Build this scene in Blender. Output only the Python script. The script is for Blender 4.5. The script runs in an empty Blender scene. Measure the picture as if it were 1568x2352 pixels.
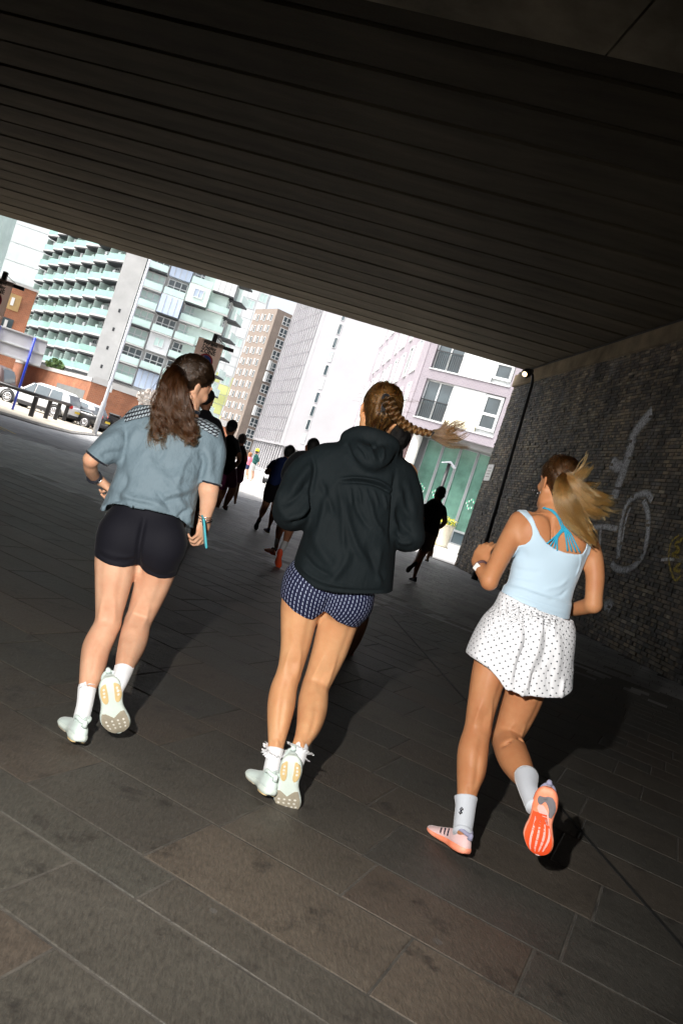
import bpy, bmesh, math, random
import numpy as np
from mathutils import Vector, Matrix

SC = bpy.context.scene
COL = SC.collection
random.seed(7)
RNG = np.random.default_rng(7)
rad = math.radians

# ------------------------------------------------------------------ camera
IW, IH = 1568.0, 2352.0            # frame size the pixel notes below were measured in
FPX = 1829.0                       # 28 mm lens on a 36 mm tall frame
CAMZ = 1.27
ROLL = rad(18.3)
_c, _s = math.cos(ROLL), math.sin(ROLL)


def _unroll(x, y):
    x = x - IW / 2
    y = y - IH / 2
    return _c * x + _s * y, -_s * x + _c * y


_u0, _v0 = _unroll(585.0, 1057.0)   # where the passage vanishes
YAW = math.atan2(-_u0, FPX)
PITCH = -math.atan2(-_v0, math.hypot(FPX, _u0))
FWD = np.array([math.sin(YAW) * math.cos(PITCH), math.cos(YAW) * math.cos(PITCH), math.sin(PITCH)])
RGT = np.array([math.cos(YAW), -math.sin(YAW), 0.0])
UPV = np.cross(RGT, FWD)
CAM = np.array([0.0, 0.0, CAMZ])


def ray(x, y):
    u, v = _unroll(x, y)
    return RGT * (u / FPX) + UPV * (-v / FPX) + FWD


def at(x, y, Y):
    """World point on the vertical plane at distance Y seen at (x, y)."""
    d = ray(x, y)
    return CAM + d * (Y / d[1])


def atX(x, y, X):
    d = ray(x, y)
    return CAM + d * (X / d[0])


def ground(x, y, z=0.0):
    d = ray(x, y)
    return CAM + d * ((z - CAMZ) / d[2])


def proj(p):
    p = np.asarray(p, float) - CAM
    a, b, e = p @ RGT, p @ UPV, p @ FWD
    u, v = FPX * a / e, -FPX * b / e
    return _c * u - _s * v + IW / 2, _s * u + _c * v + IH / 2, e


cam_d = bpy.data.cameras.new('camera')
cam_d.sensor_fit = 'VERTICAL'
cam_d.sensor_height = 36.0
cam_d.lens = FPX / IH * 36.0
cam_d.clip_start = 0.05
cam_d.clip_end = 2000.0
cam = bpy.data.objects.new('camera', cam_d)
COL.objects.link(cam)
cx_ = _c * RGT + _s * UPV
cy_ = -_s * RGT + _c * UPV
cam.matrix_world = Matrix(((cx_[0], cy_[0], -FWD[0], 0), (cx_[1], cy_[1], -FWD[1], 0),
                           (cx_[2], cy_[2], -FWD[2], CAMZ), (0, 0, 0, 1)))
SC.camera = cam

# ------------------------------------------------------------------ light
world = bpy.data.worlds.new('World')
SC.world = world
world.use_nodes = True
_nt = world.node_tree
_bg = _nt.nodes['Background']
_sky = _nt.nodes.new('ShaderNodeTexSky')
_sky.sky_type = 'NISHITA'
_sky.sun_disc = False
SUN_EL, SUN_AZ = rad(58), rad(250)      # azimuth clockwise from +Y: the sun stands behind left of the camera
_sky.sun_elevation = SUN_EL
_sky.sun_rotation = SUN_AZ
_sky.dust_density = 7.0
_sky.air_density = 1.0
_sky.ozone_density = 1.0
_bg.inputs['Strength'].default_value = 0.15
_hs = _nt.nodes.new('ShaderNodeHueSaturation')      # a bright hazy day: nearly white sky all round
_hs.inputs['Saturation'].default_value = 0.35
_nt.links.new(_sky.outputs[0], _hs.inputs['Color'])
_nt.links.new(_hs.outputs[0], _bg.inputs[0])

sun_d = bpy.data.lights.new('sun', 'SUN')
sun_d.energy = 1.2
sun_d.angle = rad(16)
sun_d.color = (1.0, 0.95, 0.88)
sun = bpy.data.objects.new('sun', sun_d)
COL.objects.link(sun)
_sd = Vector((math.sin(SUN_AZ) * math.cos(SUN_EL), math.cos(SUN_AZ) * math.cos(SUN_EL), math.sin(SUN_EL)))
sun.rotation_euler = _sd.to_track_quat('Z', 'Y').to_euler()

# the photographer's flash, held up to the left of the lens (it throws the runners' hard shadows to the right)
fl_d = bpy.data.lights.new('camera_flash', 'SPOT')
fl_d.energy = 310.0
fl_d.color = (1.0, 0.96, 0.92)
fl_d.spot_size = rad(88)
fl_d.spot_blend = 0.75
fl_d.shadow_soft_size = 0.025
flash = bpy.data.objects.new('camera_flash', fl_d)
COL.objects.link(flash)
FLP = Vector((-0.50, 0.10, 1.62))
flash.location = FLP
flash.rotation_euler = (FLP - Vector((0.25, 3.3, 0.95))).to_track_quat('Z', 'Y').to_euler()

SC.view_settings.view_transform = 'Standard'
SC.view_settings.look = 'None'
SC.view_settings.gamma = 1.0
SC.view_settings.use_curve_mapping = False
SC.view_settings.exposure = 1.5
# ------------------------------------------------------------------ materials
MATS = {}


def new_mat(name):
    m = bpy.data.materials.new(name)
    m.use_nodes = True
    nt = m.node_tree
    return m, nt, nt.nodes['Principled BSDF']


def node(nt, t, **kw):
    n = nt.nodes.new(t)
    for k, v in kw.items():
        if k.startswith('_'):
            setattr(n, k[1:], v)
        else:
            key = int(k[1:]) if k[0] == 'i' and k[1:].isdigit() else k.replace('_', ' ')
            n.inputs[key].default_value = v
    return n


def math_n(nt, op, a, b=None, c=None, clamp=False):
    n = nt.nodes.new('ShaderNodeMath')
    n.operation = op
    n.use_clamp = clamp
    for i, v in enumerate((a, b, c)):
        if v is None:
            continue
        if isinstance(v, (int, float)):
            n.inputs[i].default_value = v
        else:
            nt.links.new(v, n.inputs[i])
    return n.outputs[0]


def mix_n(nt, fac, a, b):
    n = nt.nodes.new('ShaderNodeMix')
    n.data_type = 'RGBA'
    for sock, v in ((n.inputs['Factor'], fac), (n.inputs['A'], a), (n.inputs['B'], b)):
        if isinstance(v, (int, float)):
            sock.default_value = v
        elif isinstance(v, (tuple, list)):
            sock.default_value = tuple(v) + ((1.0,) if len(v) == 3 else ())
        else:
            nt.links.new(v, sock)
    return n.outputs['Result']


def ramp_n(nt, fac, stops):
    n = nt.nodes.new('ShaderNodeValToRGB')
    el = n.color_ramp.elements
    while len(el) < len(stops):
        el.new(0.5)
    for e, (p, c) in zip(el, stops):
        e.position = p
        e.color = tuple(c) + (1.0,) if len(c) == 3 else c
    nt.links.new(fac, n.inputs[0])
    return n.outputs[0]


def coord_n(nt, kind='Object', scale=None):
    tc = nt.nodes.new('ShaderNodeNewGeometry') if kind == 'Position' else nt.nodes.new('ShaderNodeTexCoord')
    o = tc.outputs[kind]
    if scale:
        mp = nt.nodes.new('ShaderNodeMapping')
        mp.inputs['Scale'].default_value = scale
        nt.links.new(o, mp.inputs[0])
        o = mp.outputs[0]
    return o


def noise_n(nt, co, scale, detail=4, rough=0.6):
    n = node(nt, 'ShaderNodeTexNoise', Scale=scale, Detail=detail, Roughness=rough)
    if co is not None:
        nt.links.new(co, n.inputs['Vector'])
    return n.outputs['Fac']


def bump_n(nt, height, strength, dist, bsdf, prev=None):
    b = node(nt, 'ShaderNodeBump', Strength=strength, Distance=dist)
    nt.links.new(height, b.inputs['Height'])
    if prev is not None:
        nt.links.new(prev, b.inputs['Normal'])
    if bsdf is not None:
        nt.links.new(b.outputs[0], bsdf.inputs['Normal'])
    return b.outputs[0]


def rnd_n(nt):
    """A random number per object and per loose piece."""
    oi = nt.nodes.new('ShaderNodeObjectInfo').outputs['Random']
    gi = nt.nodes.new('ShaderNodeNewGeometry').outputs['Random Per Island']
    return math_n(nt, 'FRACT', math_n(nt, 'ADD', oi, gi))


def pmat(name, col, rough=0.7, var=0.15, scale=6.0, bump=0.15, bscale=60.0, metal=0.0, spec=0.5, kind='Object',
         bdist=0.01, stretch=None, tint=None, rvar=0.0, coat=0.0, sheen=0.0):
    """A plain surface with uneven tone, grain and fine relief."""
    if name in MATS:
        return MATS[name]
    m, nt, b = new_mat(name)
    co = coord_n(nt, kind, stretch)
    f = noise_n(nt, co, scale, 5, 0.65)
    lo = tuple(max(0, c * (1 - var)) for c in col)
    hi = tuple(min(1, c * (1 + var)) for c in (tint or col))
    c = ramp_n(nt, f, [(0.3, lo), (0.7, hi)])
    if rvar:
        r = rnd_n(nt)
        hs = nt.nodes.new('ShaderNodeHueSaturation')
        nt.links.new(c, hs.inputs['Color'])
        nt.links.new(math_n(nt, 'MULTIPLY_ADD', r, 2 * rvar, 1 - rvar), hs.inputs['Value'])
        c = hs.outputs[0]
    nt.links.new(c, b.inputs['Base Color'])
    b.inputs['Roughness'].default_value = rough
    b.inputs['Metallic'].default_value = metal
    b.inputs['Specular IOR Level'].default_value = spec
    b.inputs['Coat Weight'].default_value = coat
    b.inputs['Sheen Weight'].default_value = sheen
    if bump:
        bump_n(nt, noise_n(nt, co, bscale, 4), bump, bdist, b)
    MATS[name] = m
    return m


# ------------------------------------------------------------------ objects
def link(o, parent=None):
    COL.objects.link(o)
    if parent is not None:
        o.parent = parent
    return o


def tag(o, label=None, cat=None, group=None, kind=None):
    if label:
        o['label'] = label
    if cat:
        o['category'] = cat
    if group:
        o['group'] = group
    if kind:
        o['kind'] = kind
    return o


def thing(name, label, cat, loc=(0, 0, 0), rz=0.0, group=None):
    o = bpy.data.objects.new(name, None)
    o.empty_display_size = 0.1
    o.location = loc
    o.rotation_euler = (0, 0, rz)
    link(o)
    return tag(o, label, cat, group)


def np_mesh(name, V, F, mat=None, smooth=False):
    """Mesh from arrays; F is an (n, k) array of equal polygons or a list of such arrays."""
    me = bpy.data.meshes.new(name)
    V = np.asarray(V, np.float32)
    Fs = F if isinstance(F, list) else [F]
    Fs = [np.asarray(f, np.int32) for f in Fs if len(f)]
    me.vertices.add(len(V))
    me.vertices.foreach_set('co', V.ravel())
    nl = sum(f.size for f in Fs)
    npoly = sum(len(f) for f in Fs)
    me.loops.add(nl)
    me.loops.foreach_set('vertex_index', np.concatenate([f.ravel() for f in Fs]))
    me.polygons.add(npoly)
    st, tot, k = [], [], 0
    for f in Fs:
        n = f.shape[1]
        st.append(k + np.arange(len(f)) * n)
        k += f.size
    me.polygons.foreach_set('loop_start', np.concatenate(st).astype(np.int32))
    if True:
        me.polygons.foreach_set('use_smooth', np.full(npoly, bool(smooth)))
    me.update(calc_edges=True)
    if mat is not None:
        me.materials.append(mat)
    return me


def mesh_obj(name, me, parent=None, loc=None, rz=None):
    o = bpy.data.objects.new(name, me)
    link(o, parent)
    if loc is not None:
        o.location = loc
    if rz is not None:
        o.rotation_euler = (0, 0, rz)
    return o


BOXF = np.array([[0, 3, 2, 1], [4, 5, 6, 7], [0, 1, 5, 4], [1, 2, 6, 5], [2, 3, 7, 6], [3, 0, 4, 7]])


def box_v(x0, x1, y0, y1, z0, z1):
    return np.array([[x0, y0, z0], [x1, y0, z0], [x1, y1, z0], [x0, y1, z0],
                     [x0, y0, z1], [x1, y0, z1], [x1, y1, z1], [x0, y1, z1]], float)


class MB:
    """Collects boxes, prisms and tubes and links them as ONE mesh object."""

    def __init__(self):
        self.V, self.Q, self.T, self.n = [], [], [], 0

    def add(self, V, Q=(), T=()):
        V = np.asarray(V, float)
        if len(Q):
            self.Q.append(np.asarray(Q) + self.n)
        if len(T):
            self.T.append(np.asarray(T) + self.n)
        self.V.append(V)
        self.n += len(V)
        return self

    def box(self, x0, x1, y0, y1, z0, z1):
        return self.add(box_v(min(x0, x1), max(x0, x1), min(y0, y1), max(y0, y1), min(z0, z1), max(z0, z1)), BOXF)

    def bevel_box(self, x0, x1, y0, y1, z0, z1, b):
        """A box with chamfered edges."""
        bm = bmesh.new()
        vs = [bm.verts.new(v) for v in box_v(x0, x1, y0, y1, z0, z1)]
        for f in BOXF:
            bm.faces.new([vs[i] for i in f])
        bmesh.ops.bevel(bm, geom=bm.edges[:], offset=b, segments=1, affect='EDGES')
        return self.bm(bm)

    def bm(self, bm):
        bmesh.ops.triangulate(bm, faces=[f for f in bm.faces if len(f.verts) > 4])
        bm.verts.index_update()
        V = [v.co[:] for v in bm.verts]
        Q = [[v.index for v in f.verts] for f in bm.faces if len(f.verts) == 4]
        T = [[v.index for v in f.verts] for f in bm.faces if len(f.verts) == 3]
        bm.free()
        return self.add(V, Q, T)

    def tube(self, pts, r, n=10, caps=True, closed=False):
        pts = [np.asarray(p, float) for p in pts]
        rs = r if isinstance(r, (list, tuple, np.ndarray)) else [r] * len(pts)
        rings = []
        prev = None
        m = len(pts)
        for i, p in enumerate(pts):
            a = pts[(i - 1) % m] if (i > 0 or closed) else p
            b = pts[(i + 1) % m] if (i < m - 1 or closed) else p
            t = b - a
            t = t / (np.linalg.norm(t) + 1e-12)
            if prev is None:
                h = np.array([0, 0, 1.0]) if abs(t[2]) < 0.9 else np.array([1.0, 0, 0])
                e1 = np.cross(t, h)
            else:
                e1 = prev - t * (prev @ t)
            e1 = e1 / (np.linalg.norm(e1) + 1e-12)
            prev = e1
            e2 = np.cross(t, e1)
            th = np.arange(n) * 2 * math.pi / n
            rings.append(p + rs[i] * (np.cos(th)[:, None] * e1 + np.sin(th)[:, None] * e2))
        V = np.concatenate(rings)
        return self.add(V, *grid_faces(m, n, caps and not closed, closed))

    def prism(self, poly, y0, y1, axis='y'):
        """Extrude a convex-ish outline (list of 2D points in x, z) from y0 to y1."""
        n = len(poly)
        bm = bmesh.new()
        a = [bm.verts.new((p[0], y0, p[1])) for p in poly]
        b = [bm.verts.new((p[0], y1, p[1])) for p in poly]
        bm.faces.new(a)
        bm.faces.new(b[::-1])
        for i in range(n):
            bm.faces.new((a[i], b[i], b[(i + 1) % n], a[(i + 1) % n]))
        bmesh.ops.recalc_face_normals(bm, faces=bm.faces[:])
        if n > 4:
            bmesh.ops.triangulate(bm, faces=[f for f in bm.faces if len(f.verts) > 4])
        return self.bm(bm)

    def xform(self, M):
        M = np.array(M)
        self.V = [v @ M[:3, :3].T + M[:3, 3] for v in self.V]
        return self

    def mesh(self, name, mat=None, smooth=False):
        V = np.concatenate(self.V)
        F = ([np.concatenate(self.Q)] if self.Q else []) + ([np.concatenate(self.T)] if self.T else [])
        return np_mesh(name, V, F, mat, smooth)

    def build(self, name, mat=None, parent=None, smooth=False, loc=None, rz=None):
        return mesh_obj(name, self.mesh(name, mat, smooth), parent, loc, rz)


def grid_faces(m, n, caps=False, closed=False):
    """Quads of m rings of n points; optional fan caps as triangles."""
    i = np.arange(m if closed else m - 1)[:, None]
    j = np.arange(n)[None, :]
    i2 = (i + 1) % m
    j2 = (j + 1) % n
    Q = np.stack([i * n + j, i * n + j2, i2 * n + j2, i2 * n + j], -1).reshape(-1, 4)
    T = []
    if caps:
        for k in range(1, n - 1):
            T.append((0, k + 1, k))
            T.append(((m - 1) * n, (m - 1) * n + k, (m - 1) * n + k + 1))
    return Q, T


MESHES = {}
LOCAL = {}


def part_box(name, mat, parent, dims, M, bev=0.0):
    """A box part of given local extents; alike boxes share their mesh. M: 4x4 placing it relative to the parent."""
    key = (name, mat.name, tuple(round(float(d), 3) for d in dims))
    if key not in MESHES:
        b = MB()
        b.bevel_box(*dims, bev) if bev else b.box(*dims)
        MESHES[key] = b.mesh(name, mat)
    o = bpy.data.objects.new(name, MESHES[key])
    link(o, parent)
    o.matrix_basis = M
    LOCAL[o.name] = M.copy()
    return o


class Face:
    """A vertical face of a building: x runs along it, y out of it, z up; relative to its thing's origin."""

    def __init__(self, root, p, ang, flip=False):
        self.root = root
        self.p = Vector((p[0], p[1], 0)) - Vector((root.location[0], root.location[1], 0))
        ex = Vector((math.cos(ang), math.sin(ang), 0))
        ez = Vector((0, 0, 1))
        ey = ez.cross(ex)
        if flip:
            ey = -ey
        self.flip = flip
        self.ex, self.ey = ex, ey
        self.w0 = np.array([p[0], p[1]])

    def M(self, x=0, y=0, z=0):
        ex, ey = self.ex, self.ey
        q = self.p + ex * x + ey * y + Vector((0, 0, z))
        if not self.flip:
            return Matrix(((ex.x, ey.x, 0, q.x), (ex.y, ey.y, 0, q.y), (0, 0, 1, q.z), (0, 0, 0, 1)))
        # keep it a rotation: run x backwards
        return Matrix(((-ex.x, ey.x, 0, q.x), (-ex.y, ey.y, 0, q.y), (0, 0, 1, q.z), (0, 0, 0, 1)))

    def box(self, name, mat, x0, x1, y0, y1, z0, z1, parent=None, bev=0.0):
        """Box over x0..x1 along the face, y0..y1 out of it."""
        w, d, h = x1 - x0, y1 - y0, z1 - z0
        M = self.M((x0 + x1) / 2, y0, z0)
        if parent is not None and parent is not self.root:
            M = LOCAL[parent.name].inverted() @ M
        return part_box(name, mat, parent or self.root, (-w / 2, w / 2, 0, d, 0, h), M, bev)

    def px(self, x, y):
        """(along, up) of the point of this face seen at pixel (x, y)."""
        d = ray(x, y)
        n = np.array([self.ey.x, self.ey.y])
        t = ((self.w0 - CAM[:2]) @ n) / (d[:2] @ n)
        q = CAM + d * t
        return float((q[:2] - self.w0) @ np.array([self.ex.x, self.ex.y])), float(q[2])


def catmull(P, sub):
    P = np.asarray(P, float)
    Q = np.concatenate([[2 * P[0] - P[1]], P, [2 * P[-1] - P[-2]]])
    out = []
    for i in range(1, len(Q) - 2):
        for t in np.arange(sub) / sub:
            p0, p1, p2, p3 = Q[i - 1], Q[i], Q[i + 1], Q[i + 2]
            out.append(0.5 * (2 * p1 + (p2 - p0) * t + (2 * p0 - 5 * p1 + 4 * p2 - p3) * t * t + (3 * p1 - p0 - 3 * p2 + p3) * t ** 3))
    out.append(P[-1])
    return np.array(out)
# ------------------------------------------------------------------ setting: sky, ground, roads
def sheet(name, pts, z, mat, label=None):
    me = bpy.data.meshes.new(name)
    me.from_pydata([(p[0], p[1], z) for p in pts], [], [list(range(len(pts)))])
    me.materials.append(mat)
    o = mesh_obj(name, me)
    return tag(o, label, kind='structure')


m_asph = pmat('asphalt', (0.27, 0.275, 0.28), 0.75, 0.3, 1.3, 0.4, 160, kind='Position', bdist=0.006)
m_pale = pmat('pale_concrete_paving', (0.5, 0.49, 0.47), 0.75, 0.12, 0.8, 0.2, 90, kind='Position')
m_cream = pmat('cream_paving', (0.42, 0.38, 0.31), 0.8, 0.15, 1.0, 0.2, 90, kind='Position')
m_kerb = pmat('kerb_stone', (0.38, 0.36, 0.33), 0.7, 0.2, 3, 0.3, 80, kind='Position')
m_paint_y = pmat('worn_yellow_paint', (0.65, 0.5, 0.12), 0.7, 0.3, 20, 0.2, 90, kind='Position')

sheet('ground', [(-600, -300), (600, -300), (600, 900), (-600, 900)], -0.06, m_asph)
sheet('plaza', [(-0.9, 25.0), (1.0, 27.6), (7.6, 27.0), (40, 27), (120, 300), (-6, 300), (-6, 60), (-4.6, 38), (-3.0, 30)], -0.006, m_pale)
sheet('road', [(-40, -4), (-12, 13.6), (-5.9, 19.75), (-4.25, 21.6), (-0.9, 25.0), (-3.0, 30), (-4.6, 38), (-6.2, 60), (-6, 160), (-40, 160)], -0.02, m_asph)
# light strip of pavement beyond the road, with a real kerb step
b = MB()
PAVE = [(-30, 29.5), (-9.3, 29.6), (-7.95, 30.6), (-7.3, 33), (-8.0, 46), (-9.0, 60), (-12, 60), (-30, 60)]
b.prism([(p[0], p[1]) for p in PAVE], -0.5, 0.0)
bm_V = b.V[0]
b.V[0] = np.stack([bm_V[:, 0], bm_V[:, 2], np.where(bm_V[:, 1] < -0.25, -0.3, 0.07)], 1)
b.Q = [q[:, ::-1] for q in b.Q]
b.T = [t[:, ::-1] for t in b.T]
tag(b.build('pavement', m_cream), kind='structure')
b = MB()
b.tube([(p[0], p[1], 0.02) for p in PAVE[:6]], 0.075, 4)
tag(b.build('kerb', m_kerb), kind='structure')
for q in ([(-7.4, 22.9), (-6.2, 21.2)], [(-7.2, 23.05), (-6.0, 21.35)]):
    (ax, ay), (bx, by) = q
    n = Vector((-(by - ay), bx - ax)).normalized() * 0.045
    tag(sheet('road_marking', [(ax + n.x, ay + n.y), (bx + n.x, by + n.y), (bx - n.x, by - n.y), (ax - n.x, ay - n.y)], -0.014, m_paint_y), kind='structure')

# ------------------------------------------------------------------ underpass paving: one slab, one object
m_slab, nt, bs = new_mat('worn_stone_slab')
co = coord_n(nt, 'Position')
r_ = rnd_n(nt)
base = ramp_n(nt, r_, [(0.0, (0.042, 0.039, 0.032)), (0.3, (0.052, 0.047, 0.037)), (0.6, (0.062, 0.047, 0.034)), (0.85, (0.048, 0.047, 0.038)), (1.0, (0.078, 0.062, 0.045))])
n1 = noise_n(nt, co, 2.2, 5, 0.65)
n2 = noise_n(nt, coord_n(nt, 'Position', (1, 0.28, 1)), 95, 4, 0.75)
dirt = noise_n(nt, co, 5.5, 6, 0.7)
k1 = math_n(nt, 'MULTIPLY_ADD', n1, 0.7, 0.65)
k2 = math_n(nt, 'MULTIPLY_ADD', n2, 2.1, -0.05)
kk = math_n(nt, 'MULTIPLY', k1, k2)
mm = nt.nodes.new('ShaderNodeVectorMath')
mm.operation = 'SCALE'
nt.links.new(base, mm.inputs[0])
nt.links.new(kk, mm.inputs['Scale'])
st = ramp_n(nt, dirt, [(0.56, (0, 0, 0)), (0.68, (1, 1, 1))])
colr = mix_n(nt, math_n(nt, 'MULTIPLY', st, 0.8), mm.outputs[0], (0.011, 0.009, 0.007))
vor = node(nt, 'ShaderNodeTexVoronoi', Scale=2.6)          # trodden gum and drips
nt.links.new(co, vor.inputs['Vector'])
gum = math_n(nt, 'LESS_THAN', vor.outputs['Distance'], 0.045)
_sx = nt.nodes.new('ShaderNodeSeparateXYZ')
nt.links.new(vor.outputs['Color'], _sx.inputs[0])
gcol = ramp_n(nt, _sx.outputs[0], [(0, (0.012, 0.012, 0.011)), (1, (0.11, 0.105, 0.095))])
colr = mix_n(nt, math_n(nt, 'MULTIPLY', gum, 0.7), colr, gcol)
nt.links.new(colr, bs.inputs['Base Color'])
nt.links.new(math_n(nt, 'MULTIPLY_ADD', n1, 0.25, 0.46), bs.inputs['Roughness'])
bs.inputs['Specular IOR Level'].default_value = 0.8
nb = bump_n(nt, n2, 0.6, 0.006, None)
bump_n(nt, noise_n(nt, co, 14, 4), 0.35, 0.012, bs, nb)
m_joint = pmat('pale_joint_mortar', (0.058, 0.052, 0.043), 0.85, 0.65, 4.0, 0.3, 60, kind='Position')

sheet('pavement', [(-16, -6), (7.6, -6), (7.6, 27.0), (1.0, 27.6), (-0.9, 25.0), (-4.25, 21.6), (-5.9, 19.75), (-12, 13.6), (-16, 9)], -0.0022, m_joint)

ANG = rad(-31.0)
ux, uy = math.cos(ANG), math.sin(ANG)       # along the courses
vx, vy = -uy, ux                            # across them, away from the camera
rs = random.Random(3)
EDGE = [(-16, 9), (-12, 13.6), (-5.9, 19.75), (-4.25, 21.6), (-0.9, 25.0), (1.0, 27.6), (7.6, 27.0)]


def in_paving(x, y):
    if x > 7.42 or y < -1.0 or x < -14:
        return False
    return y < np.interp(x, [p[0] for p in EDGE], [p[1] for p in EDGE]) - 0.1


slabs = []
n_ = 0.2
marks = [1.60, 1.92, 2.12, 2.52, 2.85]
widths = []
v0 = -14.0
rows = []
while v0 < 1.2:
    w = rs.choice([0.3, 0.36, 0.4, 0.44])
    rows.append((v0, min(v0 + w, 1.6)))
    v0 += w
rows[-1] = (rows[-1][0], 1.60)
rows += [(1.60, 1.92), (1.92, 2.12), (2.12, 2.52), (2.52, 2.87)]
v0 = 2.87
while v0 < 26:
    w = rs.choice([0.26, 0.33, 0.38, 0.42, 0.46]) if v0 < 8.6 else rs.choice([0.2, 0.24, 0.28])
    rows.append((v0, v0 + w))
    v0 += w
for (va, vb) in rows:
    u = -16 + rs.random()
    while u < 14:
        L = rs.uniform(0.45, 1.05) if va < 8.6 else rs.uniform(0.22, 0.42)
        mu, mv = u + L / 2, (va + vb) / 2
        X, Y = ux * mu + vx * mv, uy * mu + vy * mv
        if in_paving(X, Y):
            # split at the drain slot that runs along the passage at x = 2.15
            slabs.append((X, Y, L, vb - va))
        u += L
SLAB_G = 0.008


def slab_v(L, w, r):
    g, bev, h = SLAB_G, 0.004, 0.0
    t = [r.uniform(-0.0005, 0.0006) for _ in range(4)]
    x, y = L / 2 - g / 2, w / 2 - g / 2
    V = [(-x, -y, -0.012), (x, -y, -0.012), (x, y, -0.012), (-x, y, -0.012),
         (-x, -y, -0.0022), (x, -y, -0.0022), (x, y, -0.0022), (-x, y, -0.0022)]
    xi, yi = x - bev, y - bev
    V += [(-xi, -yi, t[0]), (xi, -yi, t[1]), (xi, yi, t[2]), (-xi, yi, t[3])]
    return np.array(V, float)


SLABQ = np.array([[0, 1, 5, 4], [1, 2, 6, 5], [2, 3, 7, 6], [3, 0, 4, 7], [4, 5, 9, 8], [5, 6, 10, 9], [6, 7, 11, 10], [7, 4, 8, 11], [8, 9, 10, 11]])
paving = tag(thing('stone_paving', 'brown grey stone slab paving laid diagonally under the bridge', 'paving'), kind=None)


def px_area(P, e1, e2):
    x, y, e = proj(P)
    if e < 0.3 or not (-40 < x < IW + 40 and -40 < y < IH + 40):
        return 0.0
    a = proj(np.array(P) + e1)
    c = proj(np.array(P) + e2)
    return abs((a[0] - x) * (c[1] - y) - (a[1] - y) * (c[0] - x))


sc_ = []
for i, (X, Y, L, w) in enumerate(slabs):
    sc_.append(px_area((X, Y, 0.0), np.array([ux * L, uy * L, 0]), np.array([vx * w, vy * w, 0])))
order = np.argsort(-np.array(sc_))
single = set(int(i) for i in order[:300])
rest, setts = MB(), MB()
Rm = np.array([[ux, vx, 0], [uy, vy, 0], [0, 0, 1.0]])
for i, (X, Y, L, w) in enumerate(slabs):
    V = slab_v(L, w, rs) @ Rm.T
    if i in single and sc_[i] > 0:
        me = np_mesh('slab', V, SLABQ, m_slab)
        mesh_obj('slab', me, paving, (X, Y, 0))
    else:
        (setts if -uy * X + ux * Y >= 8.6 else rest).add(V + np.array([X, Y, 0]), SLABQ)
tag(rest.build('slabs', m_slab, paving), kind='stuff')
m_sett = pmat('grey_setts_paled_for_daylight', (0.24, 0.24, 0.235), 0.55, 0.45, 1.1, 0.5, 40, kind='Position', spec=0.8, rvar=0.22, stretch=(1, 0.6, 1))  # paler stone stands in for daylight falling in from the bridge opening
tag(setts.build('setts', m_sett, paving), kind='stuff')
m_slot = pmat('drain_slot_dark', (0.012, 0.012, 0.012), 0.6, 0.3, 8, 0.2, 40, kind='Position')
b = MB()
b.box(2.135, 2.155, 0.5, 9.5, -0.003, 0.0035)
tag(b.build('drain_slot', m_slot), kind='structure')

# ------------------------------------------------------------------ bridge
TH = math.atan(-0.28)
SOF = 6.9
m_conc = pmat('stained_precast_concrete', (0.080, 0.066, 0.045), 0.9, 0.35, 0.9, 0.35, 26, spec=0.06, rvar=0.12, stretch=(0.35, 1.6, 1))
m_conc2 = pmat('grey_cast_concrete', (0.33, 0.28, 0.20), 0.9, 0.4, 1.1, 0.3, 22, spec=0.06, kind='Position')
m_ledge = pmat('brown_concrete_ledge', (0.20, 0.16, 0.105), 0.9, 0.35, 1.6, 0.35, 25, spec=0.1, kind='Position')
bridge = thing('bridge', 'dark concrete bridge deck of side by side precast beams over the runners', 'bridge', (0, 27.9, 0), TH)
beam_mb = MB()
beam_mb.prism([(-0.478, 0.03), (-0.45, 0.0), (0.45, 0.0), (0.478, 0.03), (0.478, 0.35), (-0.478, 0.35)], -21.5, 14.0)
bv = beam_mb.V[0].copy()
beam_mb.V[0] = np.stack([bv[:, 1], bv[:, 0], bv[:, 2]], 1)
beam_mb.Q = [q[:, ::-1] for q in beam_mb.Q]
beam_mb.T = [t[:, ::-1] for t in beam_mb.T]
beam_me = beam_mb.mesh('beam', m_conc)
PITCHB = 1.006
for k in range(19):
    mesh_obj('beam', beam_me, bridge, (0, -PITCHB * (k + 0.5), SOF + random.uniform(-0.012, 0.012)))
b = MB()
b.box(-21.5, 14.5, -19.3, 0.0, SOF + 0.09, SOF + 1.0)
b.build('deck', m_conc2, bridge)
for nm, ends in (('deck_slab', (None, 2.135)), ('deck_slab', (2.16, None))):
    b = MB()
    y0, y1 = -105.0, -18.35  # runs far back, unseen, to keep daylight out from behind
    sn, cs = math.sin(TH), math.cos(TH)
    xa = [-40.0 if ends[0] is None else (ends[0] + y * sn) / cs for y in (y0, y1)]
    xb = [45.0 if ends[1] is None else (ends[1] + y * sn) / cs for y in (y0, y1)]
    P = [(xa[0], y0), (xb[0], y0), (xb[1], y1), (xa[1], y1)]
    b.add([(p[0], p[1], z) for z in (SOF - 0.48, SOF + 1.2) for p in P], BOXF)
    b.build(nm, m_conc2, bridge)

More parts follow.
